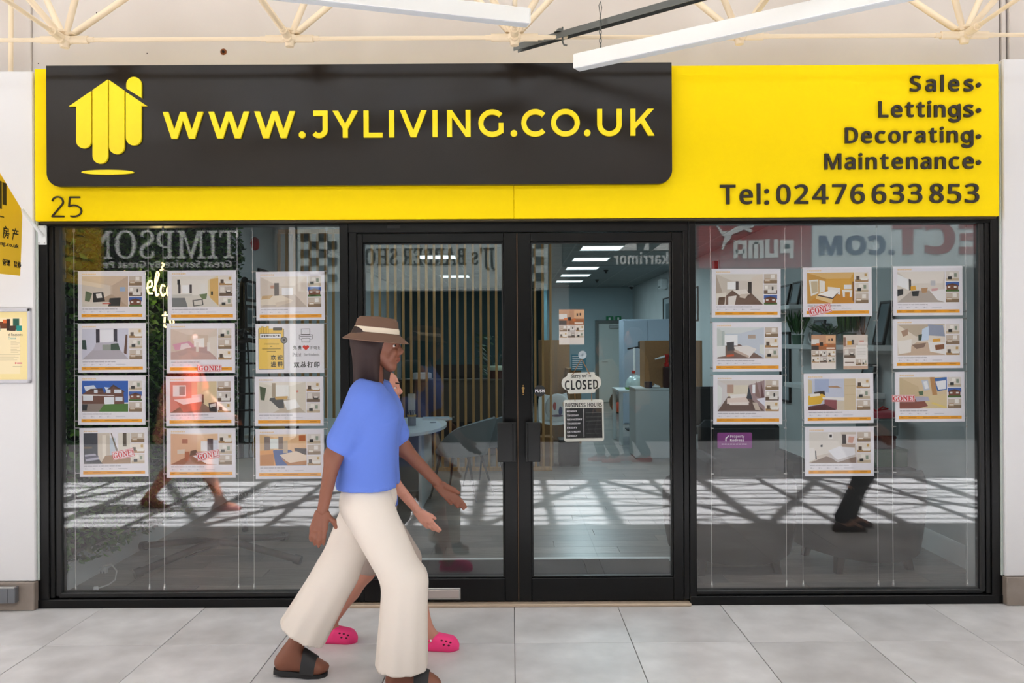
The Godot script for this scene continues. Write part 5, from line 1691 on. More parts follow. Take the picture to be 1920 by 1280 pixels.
	part("door_closer", gspan(Vector3(2.45, 1.86, BACK + 0.04), Vector3(2.80, 1.93, BACK + 0.10), 0.006), mats.steel, d)
	part("door_handle", gtube([Vector3(2.28, 1.02, BACK + 0.04), Vector3(2.28, 1.02, BACK + 0.09), Vector3(2.40, 1.02, BACK + 0.09)], 0.01, 8), mats.steel, d)

func leaf_mesh(l: float, w: float) -> ArrayMesh:
	var g := G.new()
	var a := Vector3(0, 0, 0)
	var t := Vector3(0, l, 0.10 * l)
	var n0 := Vector3(-0.3, 0, 1).normalized()
	var n1 := Vector3(0.3, 0, 1).normalized()
	for s: float in [-1, 1]:
		var nn := n0 if s < 0 else n1
		var m1 := Vector3(s * w / 2, l * 0.35, w * -0.16)
		var m2 := Vector3(s * w * 0.42, l * 0.65, w * -0.12)
		var mid := Vector3(0, l * 0.5, 0.02 * l)
		g.tri(a, m1, mid, nn, nn, nn)
		g.tri(m1, m2, mid, nn, nn, nn)
		g.tri(m2, t, mid, nn, nn, nn)
	return g.mesh()

func foliage(called: String, parent: Node, places: Array, l: float, w: float, m: StandardMaterial3D, tones: Array) -> void:
	# places: [position, direction it grows to]
	var mm := MultiMesh.new()
	mm.transform_format = MultiMesh.TRANSFORM_3D
	mm.use_colors = true
	mm.mesh = leaf_mesh(l, w)
	mm.instance_count = places.size()
	for k in places.size():
		var y: Vector3 = places[k][1].normalized()
		var x := y.cross(Vector3(rng.randf_range(-1, 1), rng.randf_range(-1, 1), rng.randf_range(-1, 1))).normalized()
		var sc := rng.randf_range(0.7, 1.25)
		mm.set_instance_transform(k, Transform3D(Basis(x, y, x.cross(y)).scaled(Vector3.ONE * sc), places[k][0]))
		mm.set_instance_color(k, tones[rng.randi() % tones.size()])
	var o := MultiMeshInstance3D.new()
	o.name = called
	o.multimesh = mm
	o.material_override = m
	o.set_meta("kind", "stuff")
	parent.add_child(o, true)

func leaf_material(called: String) -> StandardMaterial3D:
	var m := M(called, Color.WHITE, 0.5)
	m.vertex_color_use_as_albedo = true
	m.backlight_enabled = true
	m.backlight = Color(0.25, 0.3, 0.1)
	return m

func build_shop_things():
	var green := leaf_material("leaf_green")
	var tones := [Color(0.02, 0.07, 0.012), Color(0.035, 0.11, 0.018), Color(0.06, 0.17, 0.025), Color(0.10, 0.24, 0.03), Color(0.015, 0.05, 0.012)]
	# hedge wall of artificial leaves with the neon greeting on it
	var h := thing("hedge_wall", "dense artificial green hedge covering the side wall behind the window", "hedge")
	part("backing", gspan(Vector3(-2.8, 0.21, -3.38), Vector3(-2.765, 2.88, -0.16)), M("hedge_back", Color(0.03, 0.06, 0.025), 0.9), h)
	var pl := []
	for k in 11000:
		var z := -rng.randf_range(0.14, 3.42)
		var y := rng.randf_range(0.17, 2.88)
		var bump := 0.035 + 0.035 * sin(z * 7.0 + y * 3.0) * sin(y * 8.0 - z * 2.0)
		pl.append([Vector3(-2.77 + rng.randf_range(0.0, 0.05) + bump, y, z), Vector3(rng.randf_range(0.1, 1.0), rng.randf_range(-0.9, 0.7), rng.randf_range(-0.8, 0.8))])
	foliage("leaves", h, pl, 0.055, 0.03, green, tones)
	var neon := M("neon_glow", Color(1, 0.97, 0.82), 0.4)
	neon.emission_enabled = true
	neon.emission = Color(1.0, 0.90, 0.62)
	neon.emission_energy_multiplier = 5.5
	var ns := thing("neon_sign", "glowing warm neon script mounted on the green hedge", "neon sign", Vector3(-2.62, 0, 0))
	# script strokes: s runs into the shop, t up, in letter heights
	var strokes := [
		[[-0.95, 0.9], [-0.75, 0.05], [-0.5, 0.75], [-0.28, 0.05], [0.0, 0.95]],
		[[0.08, 0.35], [0.34, 0.48], [0.30, 0.68], [0.14, 0.55], [0.16, 0.18], [0.36, 0.16]],
		[[0.42, 0.3], [0.70, 0.95], [0.62, 1.1], [0.52, 0.7], [0.56, 0.12], [0.70, 0.18]],
		[[1.02, 0.55], [0.88, 0.58], [0.80, 0.34], [0.90, 0.12], [1.06, 0.24]],
		[[1.30, 0.56], [1.16, 0.46], [1.18, 0.2], [1.34, 0.14], [1.44, 0.34], [1.30, 0.56]],
		[[1.52, 0.14], [1.58, 0.55], [1.66, 0.2], [1.76, 0.55], [1.84, 0.2], [1.94, 0.55], [2.02, 0.14]],
		[[2.10, 0.35], [2.34, 0.48], [2.30, 0.66], [2.16, 0.55], [2.18, 0.18], [2.40, 0.16]],
		[[1.05, -0.55], [1.00, -1.15], [1.12, -1.2]], [[0.90, -0.72], [1.20, -0.68]],
		[[1.44, -0.76], [1.32, -0.9], [1.38, -1.14], [1.52, -1.0], [1.44, -0.76]],
		[[0.86, 1.32], [0.98, 1.46], [0.90, 1.52]], [[0.8, 1.2], [0.94, 1.26]]]
	for q in strokes:
		var cv := Curve3D.new()
		var pts := []
		for e in q:
			pts.append(Vector3(0, 1.875 + e[1] * 0.175, -1.10 - e[0] * 0.33))
		var dense := []
		for k in pts.size() - 1:
			var p0: Vector3 = pts[maxi(k - 1, 0)]
			var p3: Vector3 = pts[mini(k + 2, pts.size() - 1)]
			for t in 5:
				dense.append(pts[k].cubic_interpolate(pts[k + 1], p0, p3, t / 5.0))
		dense.append(pts[pts.size() - 1])
		part("glass_tube", gtube(dense, 0.0068, 6), neon, ns)
	var nl := OmniLight3D.new()
	nl.name = "neon_light"
	nl.light_color = Color(1.0, 0.88, 0.6)
	nl.light_energy = 0.10
	nl.omni_range = 12.0
	nl.omni_attenuation = 2.0
	nl.light_size = 0.06
	nl.shadow_enabled = true
	ns.add_child(nl)
	nl.position = Vector3(0.06, 1.92, -1.25)
	# plug lead on the floor
	var lead := M("cable_white", Color(0.86, 0.86, 0.85), 0.5)
	var lp := thing("plug_lead", "white cable and plug lying on the boards below the hedge", "cable")
	part("lead", gtube([at(186, 1072, -0.62), at(196, 1060, -0.6), at(209, 1058, -0.58), at(219, 1070, -0.55), at(216, 1087, -0.5), at(203, 1096, -0.42), at(188, 1101, -0.36), at(182, 1103, -0.34)], 0.0045, 8), lead, lp)
	part("plug", gbox(at(180, 1103, -0.335), Vector3(0.03, 0.022, 0.036), 0.005, Basis(Vector3.UP, 0.5)), mats.white_plastic, lp)
	var so := solo("socket_box", gbox(at(192, 1072, -0.75), Vector3(0.062, 0.065, 0.035), 0.006), mats.white_plastic, "small white double socket box at the skirting below the hedge", "socket")
	part("socket_slot", gbox(at(189, 1073, -0.731), Vector3(0.006, 0.012, 0.002)), mats.black_plastic, so)
	part("socket_slot", gbox(at(195, 1073, -0.731), Vector3(0.006, 0.012, 0.002)), mats.black_plastic, so)
	egg_chair()
	slat_screen()
	desk_and_chairs()
	reception()
	tub_chair("black tub armchair nearer the doors, behind the window with the purple sticker", Vector3(1.475, 0, -0.85), 0.06)
	tub_chair("black tub armchair turned towards the side wall, in front of the green box", Vector3(2.365, 0, -0.90), 0.16)
	wall_shelves()

func egg_chair():
	var o := thing("egg_chair", "black rattan hanging egg chair on a splayed four legged stand", "hanging chair", Vector3(-1.98, 0, -1.25))
	var m := M("rattan_black", Color(0.075, 0.062, 0.055), 0.55)
	var st := M("stand_black", Color(0.07, 0.055, 0.05), 0.4)
	var c := Vector3(0.03, 1.02, 0.02)
	var R := Vector3(0.39, 0.62, 0.36)
	var open := Vector3(0.45, 0.0, 0.9).normalized()
	var pt := func(la: float, lo: float) -> Vector3:
		return Vector3(cos(la) * sin(lo) * R.x, sin(la) * R.y, cos(la) * cos(lo) * R.z)
	var turn := Basis(Vector3.UP, atan2(open.x, open.z))
	# rim of the opening
	var rim := []
	for k in 28:
		var a := TAU * k / 28
		var d := Vector3(sin(a) * 0.30, cos(a) * 0.50 + 0.04, 0.0)
		d.z = R.z * sqrt(maxf(0.05, 1.0 - pow(d.x / R.x, 2) - pow(d.y / R.y, 2)))
		rim.append(c + turn * d)
	var g := G.new()
	g.tube(rim, 0.017, 8, false, true)
	part("rim", g, m, o)
	var inside := func(p: Vector3) -> bool:
		var q := turn.inverse() * p
		return q.z > 0 and pow(q.x / 0.30, 2) + pow((q.y - 0.04) / 0.50, 2) < 1.0
	for k in 13:  # hoops
		var la := -1.25 + 2.5 * k / 12.0
		var run := []
		for j in 41:
			var p: Vector3 = turn * pt.call(la, TAU * j / 40.0)
			if inside.call(p):
				if run.size() > 2:
					part("weave_strand", gtube(run, 0.0085, 6), m, o)
				run = []
			else:
				run.append(c + p)
		if run.size() > 2:
			part("weave_strand", gtube(run, 0.0085, 6), m, o)
	for k in 14:  # uprights
		var lo := TAU * (k + 0.5) / 14
		var run := []
		for j in 25:
			var p: Vector3 = turn * pt.call(-1.5 + 3.0 * j / 24.0, lo)
			if inside.call(p):
				if run.size() > 2:
					part("weave_strand", gtube(run, 0.007, 6), m, o)
				run = []
			else:
				run.append(c + p)
		if run.size() > 2:
			part("weave_strand", gtube(run, 0.007, 6), m, o)
	g = G.new()
	g.ball(c + turn * Vector3(0, -0.43, 0.05), Vector3(0.29, 0.11, 0.27), 18, 10, turn)
	part("seat_cushion", g, M("cushion_grey", Color(0.66, 0.68, 0.66), 0.9), o)
	g = G.new()
	g.ball(c + Vector3(0.16, -0.22, -0.06), Vector3(0.16, 0.17, 0.07), 16, 10, Basis(Vector3.UP, -0.5) * Basis(Vector3.RIGHT, -0.3))
	part("yellow_cushion", g, M("cushion_yellow", Color(0.66, 0.55, 0.06), 0.9), o)
	# stand: curved mast behind, four splayed feet with rubber ends
	part("mast", gtube([Vector3(-0.02, 0.14, -0.12), Vector3(-0.15, 0.5, -0.40), Vector3(-0.16, 1.1, -0.50), Vector3(-0.12, 1.7, -0.40), Vector3(-0.03, 1.97, -0.12), Vector3(0.03, 2.0, 0.02)], 0.024, 10), st, o)
	part("chain", gtube([Vector3(0.03, 1.99, 0.02), Vector3(0.03, 1.62, 0.02)], 0.007, 6), st, o)
	var hub := at(412, 1010, -1.0) - o.position
	for q in [[255, 1081, -0.60], [561, 1057, -0.92], [535, 1009, -1.62], [268, 1027, -1.35]]:
		var e := at(q[0], q[1] - 9, q[2]) - o.position
		e.y = 0.034
		var mid := hub.lerp(e, 0.25)
		mid.y = 0.135
		hub.y = 0.14
		var lg := part("leg", gtube([hub, mid, e], 0.025, 10), st, o)
		var d := (e - mid).normalized()
		part("rubber_foot", gtube([e - d * 0.035, e + d * 0.012], 0.033, 12), mats.black_plastic, lg)
	g = G.new()
	g.tube([Vector3(-0.3, 0.05, 0.30), Vector3(-0.1, 0.10, 0.1), Vector3(0.25, 0.05, -0.3)], 0.008, 6)
	part("tie_rod", g, st, o)

func slat_screen():
	var z := -5.1
	var x0 := -2.78
	var x1 := 0.475
	var o := thing("slat_screen", "floor to ceiling screen of thin vertical pine slats behind the desk", "room divider", Vector3(0, 0, z))
	part("bottom_rail", gspan(Vector3(x0, 0.0, -0.03), Vector3(x1, 0.045, 0.03), 0.003), mats.pine, o)
	part("top_rail", gspan(Vector3(x0, CEIL - 0.05, -0.03), Vector3(x1, CEIL - 0.003, 0.03), 0.003), mats.pine, o)
	var n := 36
	var m := gspan(Vector3(-0.014, 0.045, -0.022), Vector3(0.014, CEIL - 0.05, 0.022), 0.002).mesh()
	for k in n:
		put("slat", m, mats.pine, o, Transform3D(Basis(), Vector3(x1 - 0.014 - k * 0.0925, 0, 0)))

func scoop_chair(label: String, pos: Vector3, turn: float):
	# grey shell chair, front towards +x before turning
	var o := thing("scoop_chair", label, "chair", pos, turn, "grey scoop chairs at the desk")
	var m := M("chair_grey", Color(0.50, 0.53, 0.54), 0.85)
	var rows := []
	var na := 22
	for j in 9:
		var line := []
		for k in na + 1:
			var a := lerpf(-2.1, 2.1, float(k) / na)  # 0 = straight back
			var top := 0.80 - 0.20 * pow(absf(a) / 2.1, 1.8) if absf(a) < 1.35 else 0.80 - 0.20 * pow(absf(a) / 2.1, 1.8) - (absf(a) - 1.35) * 0.10
			var y := lerpf(0.44, top, j / 8.0)
			var r := lerpf(0.225, 0.285, j / 8.0)
			var lean := lerpf(0.0, 0.045, j / 8.0) * maxf(cos(a), 0.0)
			line.append(Vector3(-cos(a) * r * 0.98 - lean, y, sin(a) * r))
		rows.append(line)
	var g := G.new()
	g.skin(rows, false, 0.028)
	part("backrest", g, m, o)
	g = G.new()
	var T := Transform3D(Basis.from_scale(Vector3(1.0, 1, 0.94)), Vector3(0.03, 0, 0))
	g.lathe([Vector2(0, 0.415), Vector2(0.20, 0.415), Vector2(0.238, 0.432), Vector2(0.245, 0.455), Vector2(0.232, 0.478), Vector2(0.19, 0.487), Vector2(0, 0.49)], 26, T, 0.2)
	part("seat", g, m, o)
	for q in [[0.20, 0.17, 0.25, 0.21], [0.20, -0.17, 0.25, -0.21], [-0.16, 0.17, -0.25, 0.21], [-0.16, -0.17, -0.25, -0.21]]:
		part("leg", gtube([Vector3(q[0] * 0.85, 0.42, q[1] * 0.85), Vector3(q[2], 0.0, q[3])], [0.0155, 0.0085], 10), mats.black_plastic, o)

func desk_and_chairs():
	var wh := M("desk_white", Color(0.85, 0.88, 0.89), 0.35)
	var o := thing("white_desk", "white desk with a rounded end in front of the slat screen", "desk", Vector3(0, 0, 0))
	var p := PackedVector2Array([Vector2(-2.3, 3.85), Vector2(-0.63, 3.85)])
	for e in arc(Vector2(-1.05, 3.1), 0.42, 0.85, 40, -90, 10):
		p.append(e)
	p.append(Vector2(-2.3, 2.25))
	var T := Transform3D(Basis(Vector3(1, 0, 0), Vector3(0, 0, -1), Vector3(0, 1, 0)), Vector3.ZERO)
	var g := G.new()
	g.prism(p, 0.725, 0.752, T)
	part("worktop", g, wh, o)
	part("modesty_panel", gspan(Vector3(-0.86, 0.01, -3.70), Vector3(-0.83, 0.725, -2.75), 0.002), wh, o)
	part("back_panel", gspan(Vector3(-2.25, 0.01, -3.72), Vector3(-0.86, 0.725, -3.70), 0.002), wh, o)
	part("end_panel", gspan(Vector3(-2.28, 0.01, -3.70), Vector3(-2.25, 0.725, -2.65), 0.002), wh, o)
	g = G.new()
	g.lathe([Vector2(0.032, 0.0), Vector2(0.032, 0.0022), Vector2(0.026, 0.003), Vector2(0.0, 0.0012)], 18, Transform3D(Basis(), Vector3(at(811, 792, -3.25).x, 0.752, -3.3)))
	part("cable_grommet", g, mats.black_plastic, o)
	# pencil pot and note pad
	var c := Vector3(at(772, 790, -3.0).x, 0.753, -3.0)
	var pot := thing("pencil_pot", "clear tube of stationery with a yellow band standing on the white desk", "pencil pot", c)
	g = G.new()
	g.lathe([Vector2(0.0, 0.0), Vector2(0.040, 0.0), Vector2(0.040, 0.09), Vector2(0.037, 0.09), Vector2(0.037, 0.004), Vector2(0, 0.004)], 18)
	part("pot", g, M("pot_grey", Color(0.50, 0.50, 0.50), 0.5), pot)
	g = G.new()
	g.lathe([Vector2(0.041, 0.088), Vector2(0.043, 0.088), Vector2(0.043, 0.104), Vector2(0.041, 0.104)], 18)
	part("yellow_band", g, M("band_yellow", Color(0.80, 0.62, 0.08), 0.5), pot)
	g = G.new()
	g.lathe([Vector2(0.033, 0.005), Vector2(0.036, 0.30), Vector2(0.034, 0.30), Vector2(0.031, 0.005)], 18)
	part("paper_roll", g, M("roll_grey", Color(0.72, 0.70, 0.66), 0.6), pot)
	for k in 3:
		part("scissor_loop", gtube([Vector3(-0.02 + k * 0.015, 0.10, 0.042), Vector3(-0.03 + k * 0.02, 0.14, 0.045), Vector3(-0.01 + k * 0.02, 0.15, 0.045), Vector3(0.0 + k * 0.01, 0.10, 0.042)], 0.003, 5), mats.black_plastic, pot)
	var pc := at(818, 781, -3.65)
	var pad := solo("note_pad", gbox(Vector3(pc.x, 0.762, -3.62), Vector3(0.27, 0.018, 0.16), 0.003, Basis(Vector3.UP, 0.06)), mats.paper, "pale note pad lying at the back of the white desk", "note pad")
	part("cover", gbox(Vector3(pc.x, 0.7725, -3.62), Vector3(0.27, 0.003, 0.16), 0.001, Basis(Vector3.UP, 0.06)), M("pad_blue", Color(0.62, 0.70, 0.76), 0.5), pad)
	scoop_chair("grey scoop chair in front, its whole round back in view beside the desk", Vector3(-0.50, 0, -3.42), 2.75)
	scoop_chair("grey scoop chair behind the other one, nearer the slat screen", Vector3(-0.22, 0, -4.12), 2.75)

func carton(label: String, c: Vector3, s: Vector3, turn := 0.0, g0 := "cardboard cartons in the shop"):
	var o := thing("cardboard_box", label, "carton", c, turn, g0)
	part("body", gbox(Vector3(0, s.y / 2, 0), s, 0.004), mats.cardboard, o)
	part("tape", gbox(Vector3(0, s.y / 2, s.z / 2 + 0.0006), Vector3(0.05, s.y, 0.001)), M("tape_tan", Color(0.54, 0.40, 0.25), 0.35), o)
	part("flap_seam", gbox(Vector3(0, s.y + 0.0006, 0), Vector3(s.x, 0.001, 0.006)), M("seam_dark", Color(0.25, 0.17, 0.10), 0.8), o)
	return o

func reception():
	var gb := M("counter_taupe", Color(0.31, 0.285, 0.25), 0.6)
	var wh := M("desk_white", Color.WHITE)
	# counter behind the screen
	var o := thing("reception_counter", "long taupe reception counter behind the slat screen", "counter")
	part("front_panel", gspan(Vector3(-2.1, 0.45, -6.5), Vector3(0.12, 1.0, -6.46), 0.004), gb, o)
	part("plinth_panel", gspan(Vector3(-2.05, 0.0, -6.52), Vector3(0.10, 0.45, -6.5), 0.003), mats.black_plastic, o)
	part("counter_top", gspan(Vector3(-2.12, 1.0, -6.9), Vector3(0.14, 1.03, -6.44), 0.004), gb, o)
	part("desk_body", gspan(Vector3(-2.05, 0.0, -7.2), Vector3(0.10, 0.72, -6.55), 0.004), gb, o)
	for k in 3:
		part("fixing_cap", gtube([Vector3(-1.35 + k * 0.55, 0.52, -6.461), Vector3(-1.35 + k * 0.55, 0.52, -6.455)], 0.014, 10), mats.steel, o)
	var mo := thing("monitor", "wide black monitor standing on the taupe counter", "monitor", Vector3(-0.76, 1.03, -6.7))
	part("screen", gbox(Vector3(0, 0.10, 0), Vector3(0.60, 0.19, 0.03), 0.006), mats.black_plastic, mo)
	part("stand", gbox(Vector3(0, 0.006, 0), Vector3(0.24, 0.012, 0.16), 0.004), mats.black_plastic, mo)
	o = thing("round_box", "round red brown box with a pale lid on the taupe counter", "box", Vector3(-0.21, 1.03, -6.68))
	var g := G.new()
	g.lathe([Vector2(0, 0), Vector2(0.125, 0), Vector2(0.13, 0.12), Vector2(0, 0.12)], 20)
	part("body", g, M("box_brown", Color(0.30, 0.13, 0.10), 0.6), o)
	g = G.new()
	g.lathe([Vector2(0.138, 0.115), Vector2(0.138, 0.15), Vector2(0.11, 0.175), Vector2(0, 0.18)], 20)
	part("lid", g, M("lid_pale", Color(0.75, 0.80, 0.70), 0.6), o)
	var pp := solo("paper_pile", gbox(Vector3(-1.24, 1.075, -6.66), Vector3(0.22, 0.085, 0.2), 0.01, Basis(Vector3.UP, 0.3)), mats.paper, "pale pile of papers beside the black monitor", "papers")
	part("loose_sheet", gbox(Vector3(-1.30, 1.035, -6.6), Vector3(0.25, 0.006, 0.18), 0.001, Basis(Vector3.UP, -0.3)), mats.paper, pp)
	# plant, hanging tag, wall panels on the teal wall
	o = thing("potted_plant", "dark leafy potted plant at the end of the taupe counter", "plant", Vector3(-0.22, 0.0, -8.0))
	g = G.new()
	g.lathe([Vector2(0, 0), Vector2(0.14, 0), Vector2(0.18, 0.34), Vector2(0.16, 0.34), Vector2(0.15, 0.30), Vector2(0, 0.30)], 18)
	part("pot", g, M("pot_dark", Color(0.2, 0.2, 0.2), 0.5), o)
	for k in 5:
		part("stem", gtube([Vector3(0, 0.3, 0), Vector3(0.06 * cos(k * 1.3), 0.8, 0.06 * sin(k * 1.3)), Vector3(0.15 * cos(k * 1.3), 1.25, 0.15 * sin(k * 1.3))], 0.008, 6), M("stem_green", Color(0.10, 0.16, 0.06), 0.7), o)
	var pl := []
	for k in 130:
		var a := rng.randf() * TAU
		var y := rng.randf_range(0.7, 1.65)
		pl.append([Vector3(cos(a) * 0.13 * y, y, sin(a) * 0.13 * y), Vector3(cos(a), rng.randf_range(-0.2, 0.9), sin(a))])
	foliage("leaves", o, pl, 0.20, 0.045, leaf_material("leaf_green"), [Color(0.012, 0.05, 0.02), Color(0.02, 0.08, 0.03)])
	for q in [[700, 548, 727, 612, "thin black picture frame on the teal back wall above the desk"], [640, 545, 682, 640, "dark rectangular screen on the teal back wall beside the hanging card column"]]:
		var a := at(q[0], q[3], BACK + 0.02)
		var b := at(q[2], q[1], BACK + 0.02)
		var f := thing("wall_picture", q[4], "picture frame", Vector3((a.x + b.x) / 2, (a.y + b.y) / 2, BACK))
		var w := b.x - a.x
		var hh := b.y - a.y
		for e in [[-w / 2, -hh / 2, -w / 2 + 0.03, hh / 2], [w / 2 - 0.03, -hh / 2, w / 2, hh / 2], [-w / 2, hh / 2 - 0.03, w / 2, hh / 2], [-w / 2, -hh / 2, w / 2, -hh / 2 + 0.03]]:
			part("frame", gspan(Vector3(e[0], e[1], 0), Vector3(e[2], e[3], 0.03), 0.003), mats.black_plastic, f)
		part("picture", gspan(Vector3(-w / 2 + 0.02, -hh / 2 + 0.02, 0), Vector3(w / 2 - 0.02, hh / 2 - 0.02, 0.012)), M("shop_teal", Color.WHITE) if q[0] == 700 else mats.black_plastic, f)
	var rt := solo("hanging_tag", gbox(at(785, 650, -7.2), Vector3(0.03, 0.17, 0.02), 0.006), mats.red_plastic, "small red charm hanging behind the slat screen", "ornament")
	part("string", gtube([at(785, 640, -7.2), Vector3(at(785, 640, -7.2).x, CEIL, -7.2)], 0.002, 5), mats.red_plastic, rt)
	# exit sign and camera at the back
	var ex := thing("exit_sign", "green exit sign over the white back door", "exit sign", Vector3(2.55, 2.10, BACK + 0.04))
	var gm := M("exit_green", Color(0.02, 0.42, 0.25), 0.5)
	gm.emission_enabled = true
	gm.emission = Color(0.02, 0.42, 0.25)
	gm.emission_energy_multiplier = 0.25
	for k in 2:
		part("panel", gbox(Vector3(-0.09 + 0.22 * k, 0.0, 0), Vector3([0.17, 0.15][k], 0.12, 0.03), 0.004), gm, ex)
		part("pictogram", gbox(Vector3(-0.09 + 0.22 * k, 0.0, 0.016), Vector3(0.05, 0.07, 0.003), 0.001), mats.white_plastic, ex)
	var cc := at(1188, 538, BACK + 0.5)
	var cm := thing("dome_camera", "small black dome camera in the far ceiling corner", "camera", Vector3(2.93, CEIL, BACK + 0.6))
	g = G.new()
	g.lathe([Vector2(0.06, 0.0), Vector2(0.06, -0.03), Vector2(0.05, -0.03), Vector2(0.045, -0.06), Vector2(0.02, -0.085), Vector2(0, -0.09)], 14)
	part("dome", g, mats.black_plastic, cm)
	part("base", gtube([Vector3(0, -0.001, 0), Vector3(0, -0.025, 0)], 0.065, 14), mats.white_plastic, cm)
	for q in [[1137, 511], [1120, 529]]:
		var e := at(q[0], q[1], -9.0)
		var zz: float = EYE.z - FPX * (CEIL - EYE.y) / (640.0 - q[1] + 4.0)
		e = Vector3(fx(q[0], zz), CEIL, zz)
		g = G.new()
		g.lathe([Vector2(0.045, 0), Vector2(0.045, -0.02), Vector2(0.02, -0.035), Vector2(0.012, -0.06), Vector2(0.03, -0.065), Vector2(0, -0.07)], 12, Transform3D(Basis(), e))
		solo("smoke_detector", g, mats.black_plastic, ["ceiling sprinkler nearer the doors, right of the light row", "ceiling sprinkler farther back, right of the light row"][0 if q[1] == 511 else 1].replace("right of", "beside"), "sprinkler", "ceiling sprinklers")
	# unit high on the side wall
	var ub := solo("wall_unit", gbox(Vector3(2.98, 2.66, -11.6), Vector3(0.14, 0.20, 0.34), 0.02), mats.white_plastic, "small white alarm unit high on the side wall", "alarm unit")
	part("grille", gbox(Vector3(2.908, 2.60, -11.6), Vector3(0.004, 0.03, 0.26), 0.001), M("grid_grey", Color.WHITE), ub)
	# tall pale cabinet, framed picture by it
	o = thing("tall_cabinet", "tall pale blue cabinet beside the white back door", "cabinet", Vector3(2.52, 0, -10.9))
	part("body", gbox(Vector3(0, 0.97, 0), Vector3(0.92, 1.94, 0.6), 0.006), M("cabinet_blue", Color(0.68, 0.73, 0.79), 0.5), o)
	for k in 2:
		var dr := part("door", gbox(Vector3(-0.225 + 0.45 * k, 0.97, 0.306), Vector3(0.44, 1.90, 0.016), 0.003), M("cabinet_blue", Color.WHITE), o)
		part("handle", gtube([Vector3(-0.03 + 0.06 * k, 0.95, 0.325), Vector3(-0.03 + 0.06 * k, 1.10, 0.325)], 0.007, 8), mats.steel, dr)
	framed("black framed picture on the side wall above the counter cartons", 3.05, -11.35, fy(609, -11.35, 1243), fy(557, -11.35, 1243), 1.05)
	# white counter near the doors with cartons, sprayer and case on it
	o = thing("white_counter", "plain white counter standing behind the door at the side wall", "counter", Vector3(0, 0, 0))
	part("front_panel", gspan(Vector3(1.605, 0.015, -6.02), Vector3(2.14, 0.90, -5.99), 0.003), wh, o)
	part("side_panel", gspan(Vector3(1.605, 0.015, -6.6), Vector3(1.63, 0.90, -6.02), 0.003), wh, o)
	part("counter_top", gspan(Vector3(1.60, 0.90, -6.62), Vector3(2.15, 0.922, -5.985), 0.003), wh, o)
	part("inner_panel", gspan(Vector3(2.115, 0.015, -6.6), Vector3(2.14, 0.90, -6.02), 0.003), wh, o)
	carton("big brown carton standing on the white counter behind the door glass", Vector3(2.13, 0.922, -6.36), Vector3(0.76, 0.62, 0.42))
	var sp := thing("spray_bottle", "dark bottle with a red collar on the white counter", "bottle", Vector3(2.03, 0.922, -6.08))
	g = G.new()
	g.box(Vector3(0.05, 0.14, 0), Vector3(0.20, 0.28, 0.10), 0.015)
	part("body", g, M("bottle_maroon", Color(0.20, 0.05, 0.05), 0.45), sp)
	g = G.new()
	g.lathe([Vector2(0.035, 0.28), Vector2(0.035, 0.32), Vector2(0.02, 0.33), Vector2(0.02, 0.39), Vector2(0.03, 0.40), Vector2(0.03, 0.44), Vector2(0, 0.445)], 12)
	part("collar", g, mats.red_plastic, sp)
	part("nozzle", gtube([Vector3(0.0, 0.42, 0), Vector3(-0.16, 0.375, 0.02)], [0.016, 0.010], 8), mats.white_plastic, sp)
	var sm := solo("small_blue_box", gbox(Vector3(1.78, 0.96, -6.06), Vector3(0.09, 0.075, 0.08), 0.005), M("box_navy", Color(0.08, 0.10, 0.22), 0.5), "small navy box on the edge of the white counter", "box")
	part("lid", gbox(Vector3(1.78, 1.0, -6.06), Vector3(0.094, 0.012, 0.084), 0.003), M("box_navy", Color.WHITE), sm)
	g = G.new()
	g.lathe([Vector2(0, 0), Vector2(0.05, 0.002), Vector2(0.055, 0.02), Vector2(0.03, 0.04), Vector2(0, 0.042)], 14, Transform3D(Basis(), Vector3(1.88, 0.922, -6.03)))
	g.tube([Vector3(1.88, 0.962, -6.03), Vector3(1.85, 0.98, -6.03)], 0.006, 6)
	solo("tape_dispenser", g, mats.white_plastic, "small white dispenser on the edge of the white counter", "dispenser")
	# white table beside it with a clear dome and a lamp stand behind
	o = thing("white_table", "white table with square legs beside the white counter", "table", Vector3(0, 0, 0))
	part("tabletop", gspan(Vector3(1.575, 0.775, -8.3), Vector3(2.6, 0.81, -7.45), 0.003), wh, o)
	for q in [[1.58, -7.52], [1.58, -8.29], [1.84, -7.52], [2.54, -8.29]]:
		part("leg", gspan(Vector3(q[0], 0, q[1]), Vector3(q[0] + 0.055, 0.775, q[1] + 0.055), 0.002), wh, o)
	var dm := thing("cake_dome", "clear dome on a green base on the white table", "food cover", Vector3(1.88, 0.81, -7.75))
	g = G.new()
	g.lathe([Vector2(0, 0), Vector2(0.17, 0), Vector2(0.18, 0.03), Vector2(0, 0.03)], 20)
	part("base", g, M("base_green", Color(0.30, 0.52, 0.12), 0.5), dm)
	g = G.new()
	g.lathe([Vector2(0.17, 0.03), Vector2(0.17, 0.09), Vector2(0.14, 0.16), Vector2(0.08, 0.20), Vector2(0, 0.21)], 20)
	part("dome", g, M("dome_pale", Color(0.72, 0.80, 0.80), 0.15), dm)
	for k in 4:
		var a := TAU * k / 8
		part("rib", gtube([Vector3(cos(a) * 0.172, 0.09, sin(a) * 0.172), Vector3(cos(a) * 0.10, 0.195, sin(a) * 0.10), Vector3(-cos(a) * 0.10, 0.195, -sin(a) * 0.10), Vector3(-cos(a) * 0.172, 0.09, -sin(a) * 0.172)], 0.004, 5), mats.steel, dm)
	var ls := thing("camera_stand", "thin stand holding a small black device behind the white table", "stand", Vector3(2.12, 0, -9.6))
	part("pole", gtube([Vector3(0, 0, 0), Vector3(0, 1.42, 0)], 0.02, 8), mats.white_plastic, ls)
